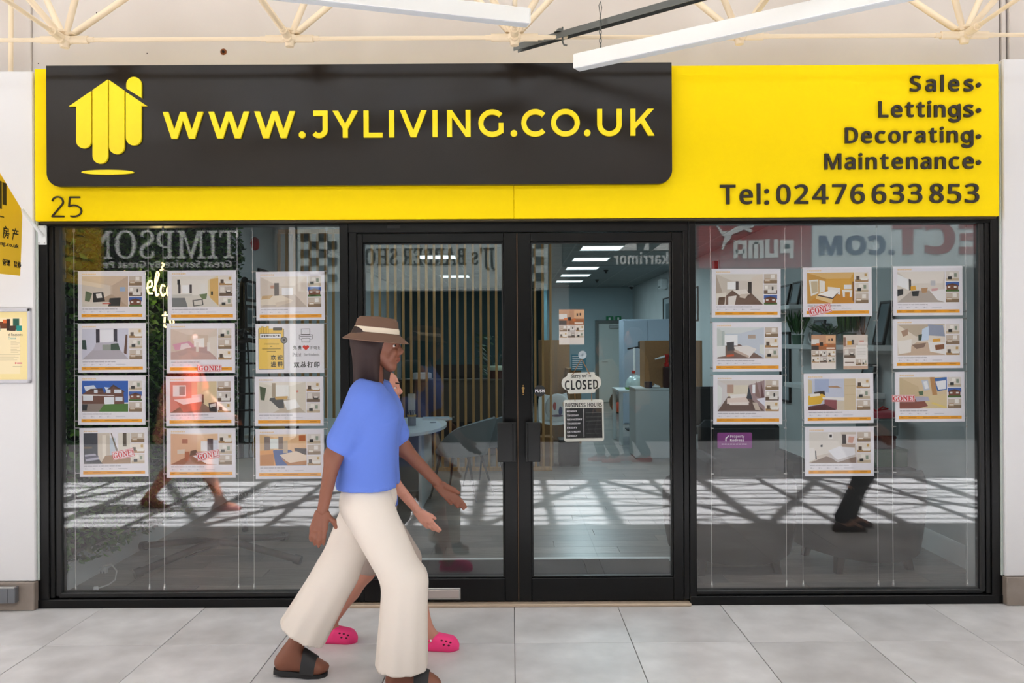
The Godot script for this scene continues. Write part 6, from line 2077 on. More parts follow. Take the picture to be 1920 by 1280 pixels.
	part("base", gbox(Vector3(0, 0.01, 0), Vector3(0.3, 0.02, 0.3), 0.005), mats.black_plastic, ls)
	part("arm", gtube([Vector3(-0.12, 1.40, 0), Vector3(0.12, 1.44, 0)], 0.014, 8), mats.black_plastic, ls)
	part("head", gbox(Vector3(0.13, 1.47, 0), Vector3(0.12, 0.13, 0.10), 0.01), mats.black_plastic, ls)
	part("clip", gbox(Vector3(-0.02, 1.0, 0.02), Vector3(0.06, 0.05, 0.05), 0.008), mats.red_plastic, ls)
	var bb := thing("rucksack", "black and orange rucksack on the floor near the back door", "bag", Vector3(2.30, 0, -12.9))
	g = G.new()
	g.ball(Vector3(0, 0.24, 0), Vector3(0.24, 0.25, 0.16), 16, 10)
	part("body", g, mats.black_plastic, bb)
	g = G.new()
	g.ball(Vector3(0.0, 0.15, 0.10), Vector3(0.19, 0.14, 0.09), 14, 8)
	part("pocket", g, M("bag_orange", Color(0.75, 0.17, 0.06), 0.7), bb)
	part("strap", gtube([Vector3(-0.08, 0.44, 0.05), Vector3(0, 0.52, 0.03), Vector3(0.08, 0.44, 0.05)], 0.012, 6), mats.black_plastic, bb)
	var bn := thing("water_dispenser", "white cylinder bin under the white table", "bin", Vector3(1.98, 0, -7.35))
	g = G.new()
	g.lathe([Vector2(0, 0), Vector2(0.10, 0), Vector2(0.11, 0.5), Vector2(0.115, 0.5), Vector2(0.115, 0.56), Vector2(0.09, 0.60), Vector2(0, 0.61)], 16)
	part("body", g, M("bin_pale", Color(0.72, 0.76, 0.82), 0.4), bn)
	part("band", gtube([Vector3(0, 0.47, 0), Vector3(0, 0.50, 0)], 0.116, 16), mats.black_plastic, bn)
	# left of the door opening: cartons, list, white chair, carton, black bin
	carton("tall brown carton leaning at the end of the slat screen", Vector3(0.66, 0.0, -8.3), Vector3(0.44, 1.56, 0.4), 0.1)
	carton("short brown carton standing in front of the tall one, two holes in its side", Vector3(0.93, 0.0, -7.9), Vector3(0.20, 1.13, 0.4), 0.05)
	var li := thing("wall_list", "pale blue ruled list fixed to the cartons beside the slat screen", "notice", Vector3(1.0, 1.19, -7.68))
	part("sheet", gbox(Vector3(0, 0.03, -0.003), Vector3(0.22, 0.24, 0.004)), M("list_blue", Color(0.35, 0.55, 0.62), 0.6), li)
	for k in 7:
		part("row", gbox(Vector3(-0.02, 0.12 - 0.03 * k, 0.0005), Vector3(0.15, 0.012, 0.002)), mats.paper, li)
	var wc := thing("white_chair", "white shell chair with wooden legs holding a printed cushion", "chair", Vector3(0.55, 0, -6.15))
	var m: Material = mats.white_plastic
	var rows := []
	for j in 9:
		var line := []
		for k in 9:
			var s := lerpf(-0.2, 0.2, k / 8.0)
			var t := j / 8.0
			var zz := lerpf(0.20, -0.16, minf(t * 1.7, 1.0))
			var yy := 0.45 + (0.0 if t < 0.55 else (t - 0.55) / 0.45 * 0.36) + 0.04 * pow(s / 0.2, 2)
			line.append(Vector3(s * (1.0 if t < 0.9 else 0.9), yy, zz - (0.06 * (t - 0.55) / 0.45 if t > 0.55 else 0.0)))
		rows.append(line)
	g = G.new()
	g.skin(rows, false, 0.010)
	part("shell", g, m, wc)
	for q in [[-0.14, 0.14], [0.14, 0.14], [-0.14, -0.12], [0.14, -0.12]]:
		part("leg", gtube([Vector3(q[0], 0.44, q[1]), Vector3(q[0] * 1.5, 0, q[1] * 1.5)], [0.018, 0.012], 8), M("leg_wood", Color(0.42, 0.27, 0.17), 0.6), wc)
	var cu := thing("printed_cushion", "pale cushion with a colourful figure print resting on the white chair", "cushion", Vector3(0.60, 0.66, -6.17))
	g = G.new()
	g.ball(Vector3.ZERO, Vector3(0.17, 0.19, 0.05), 16, 10)
	part("cover", g, M("cushion_pale", Color(0.86, 0.87, 0.87), 0.9), cu)
	for q in [[-0.04, 0.02, 0.03, 0.12, "b03030"], [0.03, -0.03, 0.03, 0.13, "30407a"], [0.08, 0.04, 0.025, 0.09, "d0902a"], [-0.01, -0.10, 0.08, 0.03, "4a2a50"], [-0.09, -0.04, 0.02, 0.08, "2a2a2a"]]:
		g = G.new()
		g.ball(Vector3(q[0], q[1], 0.046 - 0.25 * absf(q[0]) * 0.4), Vector3(q[2], q[3] * 0.5, 0.008), 10, 6)
		part("print_patch", g, M("patch_" + q[4], Color(q[4]), 0.8), cu)
	carton("small brown carton on the floor just behind the end of the slat screen", Vector3(0.42, 0.0, -5.55), Vector3(0.17, 0.36, 0.26))
	var bk := thing("black_bin", "black square storage box on the floor beside the small carton", "box", Vector3(0.70, 0, -5.55))
	part("body", gbox(Vector3(0, 0.15, 0), Vector3(0.25, 0.30, 0.3), 0.012), mats.black_plastic, bk)
	part("lid", gbox(Vector3(0, 0.315, 0), Vector3(0.265, 0.035, 0.315), 0.008), M("lid_black", Color(0.11, 0.11, 0.12), 0.4), bk)
	# door mat in its white frame
	var mt := thing("door_mat", "dark grey ribbed door mat with a white edge strip inside the doors", "door mat", Vector3(0, 0, 0))
	var mm := grainy(M("mat_grey", Color(0.21, 0.22, 0.225), 0.95), noise(0.25, Color(0.5, 0.5, 0.5), Color(1, 1, 1), 66), Vector3.ONE * 3.0)
	part("mat_tile", gspan(Vector3(-0.90, 0.0, -0.99), Vector3(0.488, 0.012, -0.13), 0.003), mm, mt)
	part("mat_tile", gspan(Vector3(0.491, 0.0, -0.99), Vector3(1.09, 0.012, -0.13), 0.003), mm, mt)
	part("edge_strip", gspan(Vector3(-0.93, 0.0, -1.04), Vector3(1.13, 0.014, -0.99), 0.004), mats.white_plastic, mt)
	part("edge_strip", gspan(Vector3(1.09, 0.0, -0.99), Vector3(1.13, 0.014, -0.13), 0.004), mats.white_plastic, mt)

func framed(label: String, x: float, z: float, y0: float, y1: float, w: float, s := -1.0):
	# a picture on a side wall; s: the way it faces
	var o := thing("framed_picture", label, "picture frame", Vector3(x, (y0 + y1) / 2, z), 0.0, "")
	var h := y1 - y0
	var t := 0.025
	var a := 0.0
	var b := s * 0.025
	for e in [[-h / 2, -w / 2, h / 2, -w / 2 + t], [-h / 2, w / 2 - t, h / 2, w / 2], [h / 2 - t, -w / 2, h / 2, w / 2], [-h / 2, -w / 2, -h / 2 + t, w / 2]]:
		part("frame", gspan(Vector3(minf(a, b), e[0], e[1]), Vector3(maxf(a, b), e[2], e[3]), 0.003), mats.dark_wood, o)
	part("mount", gspan(Vector3(minf(0, s * 0.01), -h / 2 + t, -w / 2 + t), Vector3(maxf(0, s * 0.01), h / 2 - t, w / 2 - t)), M("mount_grey", Color(0.62, 0.66, 0.68), 0.5), o)
	part("picture", gspan(Vector3(minf(0, s * 0.012), -h * 0.28, -w * 0.25), Vector3(maxf(0, s * 0.012), h * 0.28, w * 0.25)), M("picture_dark", Color(0.30, 0.36, 0.38), 0.5), o)
	return o

func tub_chair(label: String, pos: Vector3, turn: float):
	var o := thing("tub_armchair", label, "armchair", pos, turn, "black tub armchairs")
	var m := M("leather_black", Color(0.075, 0.068, 0.068), 0.5)
	var rows := []
	var na := 30
	for j in 12:
		var line := []
		for k in na + 1:
			var a := lerpf(-2.35, 2.35, float(k) / na)
			var f := clampf((absf(a) - 0.7) / 1.65, 0.0, 1.0)
			var top := lerpf(0.64, 0.53, f * f * (3 - 2 * f))
			var t := j / 11.0
			var y := lerpf(0.135, top, t)
			var r := 0.325 + 0.035 * t + 0.015 * sin(t * PI)
			if t > 0.93:
				r -= 0.018
			y += 0.022 * (1 - t) * (cos(a * 2.0) * -1.0)
			line.append(Vector3(sin(a) * r, y, cos(a) * r * 0.96))
		rows.append(line)
	var g := G.new()
	g.skin(rows, false, 0.085)
	part("shell", g, m, o)
	g = G.new()
	g.lathe([Vector2(0, 0.13), Vector2(0.27, 0.13), Vector2(0.29, 0.16), Vector2(0.29, 0.30), Vector2(0, 0.31)], 26)
	part("seat_base", g, m, o)
	g = G.new()
	g.lathe([Vector2(0, 0.31), Vector2(0.25, 0.31), Vector2(0.275, 0.33), Vector2(0.28, 0.38), Vector2(0.26, 0.425), Vector2(0.18, 0.44), Vector2(0, 0.445)], 26, Transform3D(), 0.2)
	part("seat_cushion", g, m, o)
	for q in [[-0.24, 0.20], [0.24, 0.20], [-0.22, -0.24], [0.22, -0.24]]:
		var l := G.new()
		var tp := Vector3(q[0] * 0.95, 0.15, q[1] * 0.95)
		var bt := Vector3(q[0] * 1.08, 0.0, q[1] * 1.08)
		for s4 in 4:
			var c0 := [[-1, -1], [1, -1], [1, 1], [-1, 1]]
			var p0: Array = c0[s4]
			var p1: Array = c0[(s4 + 1) % 4]
			l.quad(tp + Vector3(p0[0], 0, p0[1]) * 0.03, tp + Vector3(p1[0], 0, p1[1]) * 0.03, bt + Vector3(p1[0], 0, p1[1]) * 0.021, bt + Vector3(p0[0], 0, p0[1]) * 0.021, Vector3(p0[0] + p1[0], 0, p0[1] + p1[1]).normalized())
		part("leg", l, mats.dark_wood, o)

func wall_shelves():
	var X := 3.05
	var sh := M("shelf_white", Color(0.86, 0.88, 0.88), 0.4)
	var list := [["upper white wall shelf holding two leaning frames", 1.905, -4.75, -3.72], ["middle white wall shelf holding plants and a reed diffuser", 1.495, -3.98, -1.72], ["lower white wall shelf below the reed diffuser", 1.10, -3.9, -1.95]]
	for q in list:
		var o := thing("wall_shelf", q[0], "shelf", Vector3(X, q[1], 0), 0.0, "white shelves on the side wall")
		part("board", gspan(Vector3(-0.20, -0.045, q[2]), Vector3(0, 0.0, q[3]), 0.003), sh, o)
		part("wall_rail", gspan(Vector3(-0.02, -0.075, q[2] + 0.05), Vector3(0, -0.045, q[3] - 0.05), 0.002), sh, o)
	var lean := func(label: String, z: float, y: float, w: float, h: float):
		var o := thing("leaning_frame", label, "picture frame", Vector3(X - 0.10, y, z))
		o.rotation.z = -0.20
		for e in [[0, -w / 2, h, -w / 2 + 0.022], [0, w / 2 - 0.022, h, w / 2], [h - 0.022, -w / 2, h, w / 2], [0, -w / 2, 0.022, w / 2]]:
			part("frame", gspan(Vector3(-0.012, e[0], e[1]), Vector3(0.012, e[2], e[3]), 0.003), mats.dark_wood, o)
		part("picture", gspan(Vector3(-0.006, 0.02, -w / 2 + 0.02), Vector3(0.004, h - 0.02, w / 2 - 0.02)), M("picture_dark", Color.WHITE), o)
	lean.call("dark leaning frame on the upper shelf, the farther of the two", -4.28, 1.907, 0.40, 0.24)
	lean.call("dark leaning frame on the upper shelf, the nearer of the two", -3.88, 1.907, 0.26, 0.25)
	lean.call("small dark frame among the plants on the middle shelf", -3.25, 1.497, 0.28, 0.24)
	lean.call("tall dark frame behind the reed diffuser on the middle shelf", -1.86, 1.497, 0.20, 0.36)
	lean.call("dark frame standing on the lowest wall shelf", -2.12, 1.102, 0.24, 0.24)
	framed("dark brown upright frame on the side wall below the upper shelf", X, -4.42, fy(753, -4.42, 1474), fy(622, -4.42, 1474), 0.34)
	framed("narrow dark frame on the side wall seen at the door end of the window", X, -9.0, fy(602, -9.0, 1307), fy(538, -9.0, 1307), 0.5)
	# plants on the middle shelf
	var gl := leaf_material("leaf_green")
	var tones := [Color(0.03, 0.11, 0.02), Color(0.06, 0.18, 0.03), Color(0.02, 0.07, 0.015)]
	var defs := [["spiky grass plant in a small pot at the far end of the middle shelf", -3.72, 0.09, 0.22, 70, 0.0], ["leafy trailing plant in the middle of the middle shelf", -2.85, 0.10, 0.16, 90, 0.7], ["tall upright grass planter on the middle shelf", -2.42, 0.14, 0.30, 150, -0.2]]
	for q in defs:
		var o := thing("shelf_plant", q[0], "plant", Vector3(X - 0.11, 1.495, q[1]), 0.0, "plants on the middle shelf")
		var g := G.new()
		g.lathe([Vector2(0, 0), Vector2(0.05, 0), Vector2(0.065, 0.10), Vector2(0.055, 0.10), Vector2(0.05, 0.085), Vector2(0, 0.085)], 14)
		part("pot", g, M("pot_green", Color(0.30, 0.42, 0.34), 0.5), o)
		var pl := []
		for k in q[4]:
			var a := rng.randf() * TAU
			var r: float = q[2] * sqrt(rng.randf()) * 0.6
			pl.append([Vector3(cos(a) * r, 0.09 + rng.randf() * 0.04, sin(a) * r), Vector3(cos(a) * (0.35 + q[5]), 1.0 - q[5] * 0.8, sin(a) * (0.35 + q[5]))])
		foliage("leaves", o, pl, q[3], 0.016, gl, tones)
	var orn := thing("silver_ornament", "silver crescent ornament in front of the small dark frame", "ornament", Vector3(X - 0.19, 1.497, -3.12))
	var pts := []
	for k in 15:
		var a := deg_to_rad(50 + 260.0 * k / 14)
		pts.append(Vector3(0, 0.07 + sin(a) * 0.055, cos(a) * 0.055))
	part("crescent", gtube(pts, 0.010, 8), mats.steel, orn)
	part("foot", gtube([Vector3(0, 0, 0), Vector3(0, 0.012, 0)], 0.03, 12), mats.steel, orn)
	var rd := thing("reed_diffuser", "reed diffuser with thin brown sticks at the near end of the middle shelf", "diffuser", Vector3(X - 0.13, 1.497, -2.07))
	var g := G.new()
	g.lathe([Vector2(0, 0), Vector2(0.035, 0), Vector2(0.035, 0.06), Vector2(0.014, 0.075), Vector2(0.014, 0.10), Vector2(0, 0.10)], 14)
	part("bottle", g, M("bottle_amber", Color(0.35, 0.22, 0.12), 0.2), rd)
	for k in 7:
		var a := TAU * k / 7
		part("reed", gtube([Vector3(0, 0.05, 0), Vector3(cos(a) * 0.07, 0.27, sin(a) * 0.07)], 0.0025, 5), M("reed_brown", Color(0.40, 0.30, 0.22), 0.8), rd)
	# fire point, sounder boxes
	var fp := thing("call_point", "red fire call point on the side wall beside the black frame", "fire alarm", Vector3(X, fy(729, -0.62, 1836), -0.75))
	part("body", gbox(Vector3(-0.03, 0, 0), Vector3(0.06, 0.10, 0.10), 0.006), mats.red_plastic, fp)
	part("glass", gbox(Vector3(-0.062, 0, 0), Vector3(0.004, 0.045, 0.05), 0.001), mats.white_plastic, fp)
	var sb := solo("alarm_beacon", gbox(Vector3(X - 0.04, fy(498, -7.5, 1331), -7.45), Vector3(0.08, 0.13, 0.13), 0.01), mats.red_plastic, "small red alarm box on the side wall above the brown floored bedroom card", "fire alarm")
	part("base", gbox(Vector3(X - 0.008, fy(498, -7.5, 1331), -7.45), Vector3(0.016, 0.15, 0.15), 0.004), mats.white_plastic, sb)
	# far side wall, past the hedge
	g = G.new()
	g.lathe([Vector2(0.07, 0), Vector2(0.075, 0.03), Vector2(0.06, 0.06), Vector2(0.02, 0.07), Vector2(0, 0.07)], 16, Transform3D(Basis(Vector3.FORWARD, PI / 2), Vector3(-2.8, fy(457, -4.15, 473), -4.15)))
	var bell := solo("alarm_bell", g, mats.red_plastic, "round red alarm bell high on the side wall past the hedge", "fire alarm")
	part("base", gbox(Vector3(-2.795, fy(457, -4.15, 473), -4.15), Vector3(0.012, 0.14, 0.14), 0.003), mats.white_plastic, bell)
	var rows := [["upper black frame on the white wall past the hedge, farther one", -4.5, 505, 532], ["middle black frame on the white wall past the hedge, farther one", -4.5, 537, 570], ["lower black frame on the white wall past the hedge, farther one", -4.5, 575, 620], ["upper black frame on the white wall past the hedge, nearer one", -4.05, 526, 565], ["lower black frame on the white wall past the hedge, nearer one", -4.05, 572, 618]]
	for q in rows:
		framed(q[0], -2.8, q[1], fy(q[3], q[1], 465), fy(q[2], q[1], 465), 0.36, 1.0)

func build_small_things():
	# behind the second armchair: dark sofa, low table, stacked boxes
	var o := thing("dark_sofa", "low dark navy sofa behind the black armchairs", "sofa", Vector3(2.02, 0, -2.35))
	var m := M("sofa_navy", Color(0.045, 0.06, 0.075), 0.85)
	part("seat", gbox(Vector3(0, 0.24, 0.05), Vector3(0.72, 0.32, 0.62), 0.05), m, o)
	part("backrest", gbox(Vector3(0, 0.55, -0.25), Vector3(0.72, 0.56, 0.16), 0.06), m, o)
	for s: float in [-1, 1]:
		part("armrest", gbox(Vector3(s * 0.36, 0.36, 0.03), Vector3(0.12, 0.42, 0.66), 0.04), m, o)
		part("leg", gbox(Vector3(s * 0.28, 0.04, 0.25), Vector3(0.05, 0.08, 0.05), 0.004), mats.dark_wood, o)
		part("leg", gbox(Vector3(s * 0.28, 0.04, -0.25), Vector3(0.05, 0.08, 0.05), 0.004), mats.dark_wood, o)
	o = thing("low_table", "small black low table carrying the coloured boxes", "table", Vector3(2.84, 0, -1.62))
	part("tabletop", gbox(Vector3(0, 0.555, 0), Vector3(0.38, 0.03, 0.44), 0.004), mats.black_plastic, o)
	for q in [[-1, -1], [1, -1], [-1, 1], [1, 1]]:
		part("leg", gbox(Vector3(q[0] * 0.165, 0.27, q[1] * 0.20), Vector3(0.03, 0.54, 0.03), 0.003), mats.black_plastic, o)
	var y := 0.571
	var boxes := [["green lidded box on the black low table, lowest of the pile", Vector3(0.25, 0.135, 0.24), Color(0.01, 0.34, 0.16), 0.02], ["dark red box stacked on the green one", Vector3(0.22, 0.10, 0.22), Color(0.30, 0.05, 0.045), -0.05], ["clear grey box stacked on the dark red one", Vector3(0.24, 0.13, 0.22), Color(0.45, 0.50, 0.50), -0.04], ["pink ribboned gift box on top of the box pile", Vector3(0.30, 0.045, 0.24), Color(0.75, 0.32, 0.36), -0.04]]
	for q in boxes:
		var b := thing("gift_box", q[0], "box", Vector3(2.86 + q[3], y, -1.6), 0.0, "boxes piled on the low table")
		var s: Vector3 = q[1]
		part("body", gbox(Vector3(0, s.y / 2, 0), s, 0.005), M("gift_" + q[2].to_html(), q[2], 0.5), b)
		part("lid", gbox(Vector3(0, s.y - 0.012, 0), Vector3(s.x + 0.008, 0.022, s.z + 0.008), 0.004), M("gift_" + q[2].to_html(), q[2], 0.5), b)
		y += s.y + 0.001
	var bow := G.new()
	for s: float in [-1, 1]:
		bow.tube([Vector3(2.82, y, -1.6), Vector3(2.82 + s * 0.05, y + 0.035, -1.6), Vector3(2.82 + s * 0.09, y + 0.02, -1.6), Vector3(2.82, y + 0.004, -1.6)], 0.007, 6)
	solo("ribbon_bow", bow, mats.red_plastic, "red ribbon bow on top of the pink gift box", "bow")
	# white desk and dark office chair at the far end of that side
	o = thing("far_desk", "white desk with straight legs behind the sofa, seen at the door end", "desk", Vector3(2.55, 0, -6.3))
	part("worktop", gbox(Vector3(0, 0.74, 0), Vector3(0.72, 0.03, 1.1), 0.003), M("desk_white", Color.WHITE), o)
	for q in [[-1, -1], [1, -1], [-1, 1], [1, 1]]:
		part("leg", gbox(Vector3(q[0] * 0.33, 0.363, q[1] * 0.52), Vector3(0.045, 0.725, 0.045), 0.003), M("desk_white", Color.WHITE), o)
	o = thing("office_chair", "black office chair pushed up to the far white desk", "chair", Vector3(2.35, 0, -5.3))
	part("seat", gbox(Vector3(0, 0.46, 0), Vector3(0.44, 0.08, 0.44), 0.03), mats.black_plastic, o)
	part("backrest", gbox(Vector3(0.0, 0.76, 0.2), Vector3(0.42, 0.46, 0.06), 0.025), mats.black_plastic, o)
	part("column", gtube([Vector3(0, 0.08, 0), Vector3(0, 0.44, 0)], 0.03, 10), mats.black_plastic, o)
	for k in 5:
		var a := TAU * k / 5
		part("foot", gtube([Vector3(0, 0.09, 0), Vector3(cos(a) * 0.27, 0.035, sin(a) * 0.27)], [0.025, 0.016], 8), mats.black_plastic, o)

# ================================================================ people
func blob(bones: Array, cell: float, k: float, cuts := [], out: G = null) -> G:
	# bones: [a, radius at a, b, radius at b]; one smooth skin round them all (surface nets). cuts: [normal, distance], kept where normal . p <= distance
	var g := out if out else G.new()
	var lo := Vector3.ONE * 1e9
	var hi := Vector3.ONE * -1e9
	for b in bones:
		for e in [[b[0], b[1]], [b[2], b[3]]]:
			lo = lo.min(e[0] - Vector3.ONE * (e[1] + 3.0 * k))
			hi = hi.max(e[0] + Vector3.ONE * (e[1] + 3.0 * k))
	var nx := int((hi.x - lo.x) / cell) + 3
	var ny := int((hi.y - lo.y) / cell) + 3
	var nz := int((hi.z - lo.z) / cell) + 3
	var s := PackedFloat32Array()
	s.resize(nx * ny * nz)
	var ik := 1.0 / k
	for b in bones:
		var A: Vector3 = b[0]
		var ra: float = b[1]
		var D: Vector3 = b[2] - A
		var rb: float = b[3]
		var dd := maxf(D.length_squared(), 1e-9)
		var m := maxf(ra, rb) + 4.0 * k
		var p0 := ((A.min(b[2]) - Vector3.ONE * m - lo) / cell).floor()
		var p1 := ((A.max(b[2]) + Vector3.ONE * m - lo) / cell).ceil()
		for z in range(maxi(int(p0.z), 0), mini(int(p1.z), nz - 1) + 1):
			for y in range(maxi(int(p0.y), 0), mini(int(p1.y), ny - 1) + 1):
				var row := (z * ny + y) * nx
				for x in range(maxi(int(p0.x), 0), mini(int(p1.x), nx - 1) + 1):
					var q := lo + Vector3(x, y, z) * cell - A
					var t := clampf(q.dot(D) / dd, 0.0, 1.0)
					var d := (q - D * t).length() - lerpf(ra, rb, t)
					if d < 4.0 * k:
						s[row + x] += exp(-maxf(d, -0.06) * ik)
	for i in s.size():
		s[i] = log(maxf(s[i], 1e-5))
	for c in cuts:
		var i := 0
		for z in nz:
			for y in ny:
				for x in nx:
					var v: float = (c[1] - c[0].dot(lo + Vector3(x, y, z) * cell)) * ik
					if v < s[i]:
						s[i] = v
					i += 1
	var id := PackedInt32Array()
	id.resize(s.size())
	var vs := PackedVector3Array()
	var ns := PackedVector3Array()
	var off := [0, 1, nx, nx + 1, nx * ny, nx * ny + 1, nx * ny + nx, nx * ny + nx + 1]
	var edges := [[0, 1], [2, 3], [4, 5], [6, 7], [0, 2], [1, 3], [4, 6], [5, 7], [0, 4], [1, 5], [2, 6], [3, 7]]
	var cor := [Vector3(0, 0, 0), Vector3(1, 0, 0), Vector3(0, 1, 0), Vector3(1, 1, 0), Vector3(0, 0, 1), Vector3(1, 0, 1), Vector3(0, 1, 1), Vector3(1, 1, 1)]
	for z in nz - 1:
		for y in ny - 1:
			var base := (z * ny + y) * nx
			for x in nx - 1:
				var i := base + x
				var a := s[i] > 0.0
				if a == (s[i + 1] > 0.0) and a == (s[i + nx] > 0.0) and a == (s[i + nx + 1] > 0.0):
					var j := i + nx * ny
					if a == (s[j] > 0.0) and a == (s[j + 1] > 0.0) and a == (s[j + nx] > 0.0) and a == (s[j + nx + 1] > 0.0):
						continue
				var sum := Vector3.ZERO
				var cnt := 0
				for e in edges:
					var f0 := s[i + off[e[0]]]
					var f1 := s[i + off[e[1]]]
					if (f0 > 0.0) != (f1 > 0.0):
						sum += cor[e[0]].lerp(cor[e[1]], f0 / (f0 - f1))
						cnt += 1
				var gr := Vector3(s[i + 1] + s[i + nx + 1] + s[i + off[5]] + s[i + off[7]] - s[i] - s[i + nx] - s[i + off[4]] - s[i + off[6]], s[i + nx] + s[i + nx + 1] + s[i + off[6]] + s[i + off[7]] - s[i] - s[i + 1] - s[i + off[4]] - s[i + off[5]], s[i + off[4]] + s[i + off[5]] + s[i + off[6]] + s[i + off[7]] - s[i] - s[i + 1] - s[i + nx] - s[i + nx + 1])
				id[i] = vs.size() + 1
				vs.append(lo + (Vector3(x, y, z) + sum / cnt) * cell)
				ns.append(-gr.normalized())
	var step := [1, nx, nx * ny]
	for z in range(1, nz - 1):
		for y in range(1, ny - 1):
			for x in range(1, nx - 1):
				var i := (z * ny + y) * nx + x
				var a := s[i] > 0.0
				for ax in 3:
					if a != (s[i + step[ax]] > 0.0):
						var u: int = step[(ax + 1) % 3]
						var w: int = step[(ax + 2) % 3]
						var q := [id[i] - 1, id[i - u] - 1, id[i - u - w] - 1, id[i - w] - 1]
						if q[0] >= 0 and q[1] >= 0 and q[2] >= 0 and q[3] >= 0:
							g.quadn(vs[q[0]], vs[q[1]], vs[q[2]], vs[q[3]], ns[q[0]], ns[q[1]], ns[q[2]], ns[q[3]])
	return g

func hand_bones(w: Vector3, d: Vector3, pal: Vector3, th: Vector3, sc: float, curl: float) -> Array:
	# w: wrist, d: towards the fingers, pal: the way the palm faces, th: the thumb's side
	var o := []
	var rx_ := d.cross(pal).normalized()
	for i in 4:
		var side := th * (0.029 - 0.0195 * i) * sc
		var kn := w + d * (0.088 - 0.004 * absf(i - 1.0)) * sc + side
		o.append([w + d * 0.012 * sc + side * 0.65, 0.0145 * sc, kn, 0.0115 * sc])
		var p := kn
		var dir := d
		var lens: Array = [[0.040, 0.024, 0.019], [0.045, 0.027, 0.020], [0.041, 0.025, 0.019], [0.032, 0.019, 0.016]][i]
		for j in 3:
			dir = dir.rotated(rx_, curl * [0.7, 1.0, 0.7][j]).normalized()
			var q: Vector3 = p + dir * lens[j] * sc
			o.append([p, (0.0092 - 0.0008 * j) * sc, q, (0.0084 - 0.0009 * j) * sc])
			p = q
	var tb := w + d * 0.026 * sc + th * 0.026 * sc + pal * 0.006 * sc
	var t1 := tb + (d * 0.62 + th * 0.72 + pal * 0.2).normalized() * 0.038 * sc
	var t2 := t1 + (d * 0.85 + th * 0.35 + pal * 0.3).normalized() * 0.030 * sc
	o.append([tb, 0.014 * sc, t1, 0.0105 * sc])
	o.append([t1, 0.0102 * sc, t2, 0.0085 * sc])
	return o

func onto(bones: Array, k: float, p: Vector3, dir: Vector3) -> Vector3:  # the first point of that skin on the way from p
	for i in 140:
		var sum := 0.0
		for b in bones:
			var D: Vector3 = b[2] - b[0]
			var t := clampf((p - b[0]).dot(D) / maxf(D.length_squared(), 1e-9), 0.0, 1.0)
			var d: float = (p - b[0] - D * t).length() - lerpf(b[1], b[3], t)
			if d < 4.0 * k:
				sum += exp(-d / k)
		if sum >= 1.0:
			return p
		p += dir * 0.001
	return p

func knee_of(hip: Vector3, ankle: Vector3, l1: float, l2: float, f: Vector3) -> Vector3:
	var d := ankle - hip
	var L := minf(d.length(), (l1 + l2) * 0.999)
	var dn := d.normalized()
	var a := (l1 * l1 - l2 * l2 + L * L) / (2.0 * L)
	var h := sqrt(maxf(l1 * l1 - a * a, 0.0))
	return hip + dn * a + (f - dn * f.dot(dn)).normalized() * h

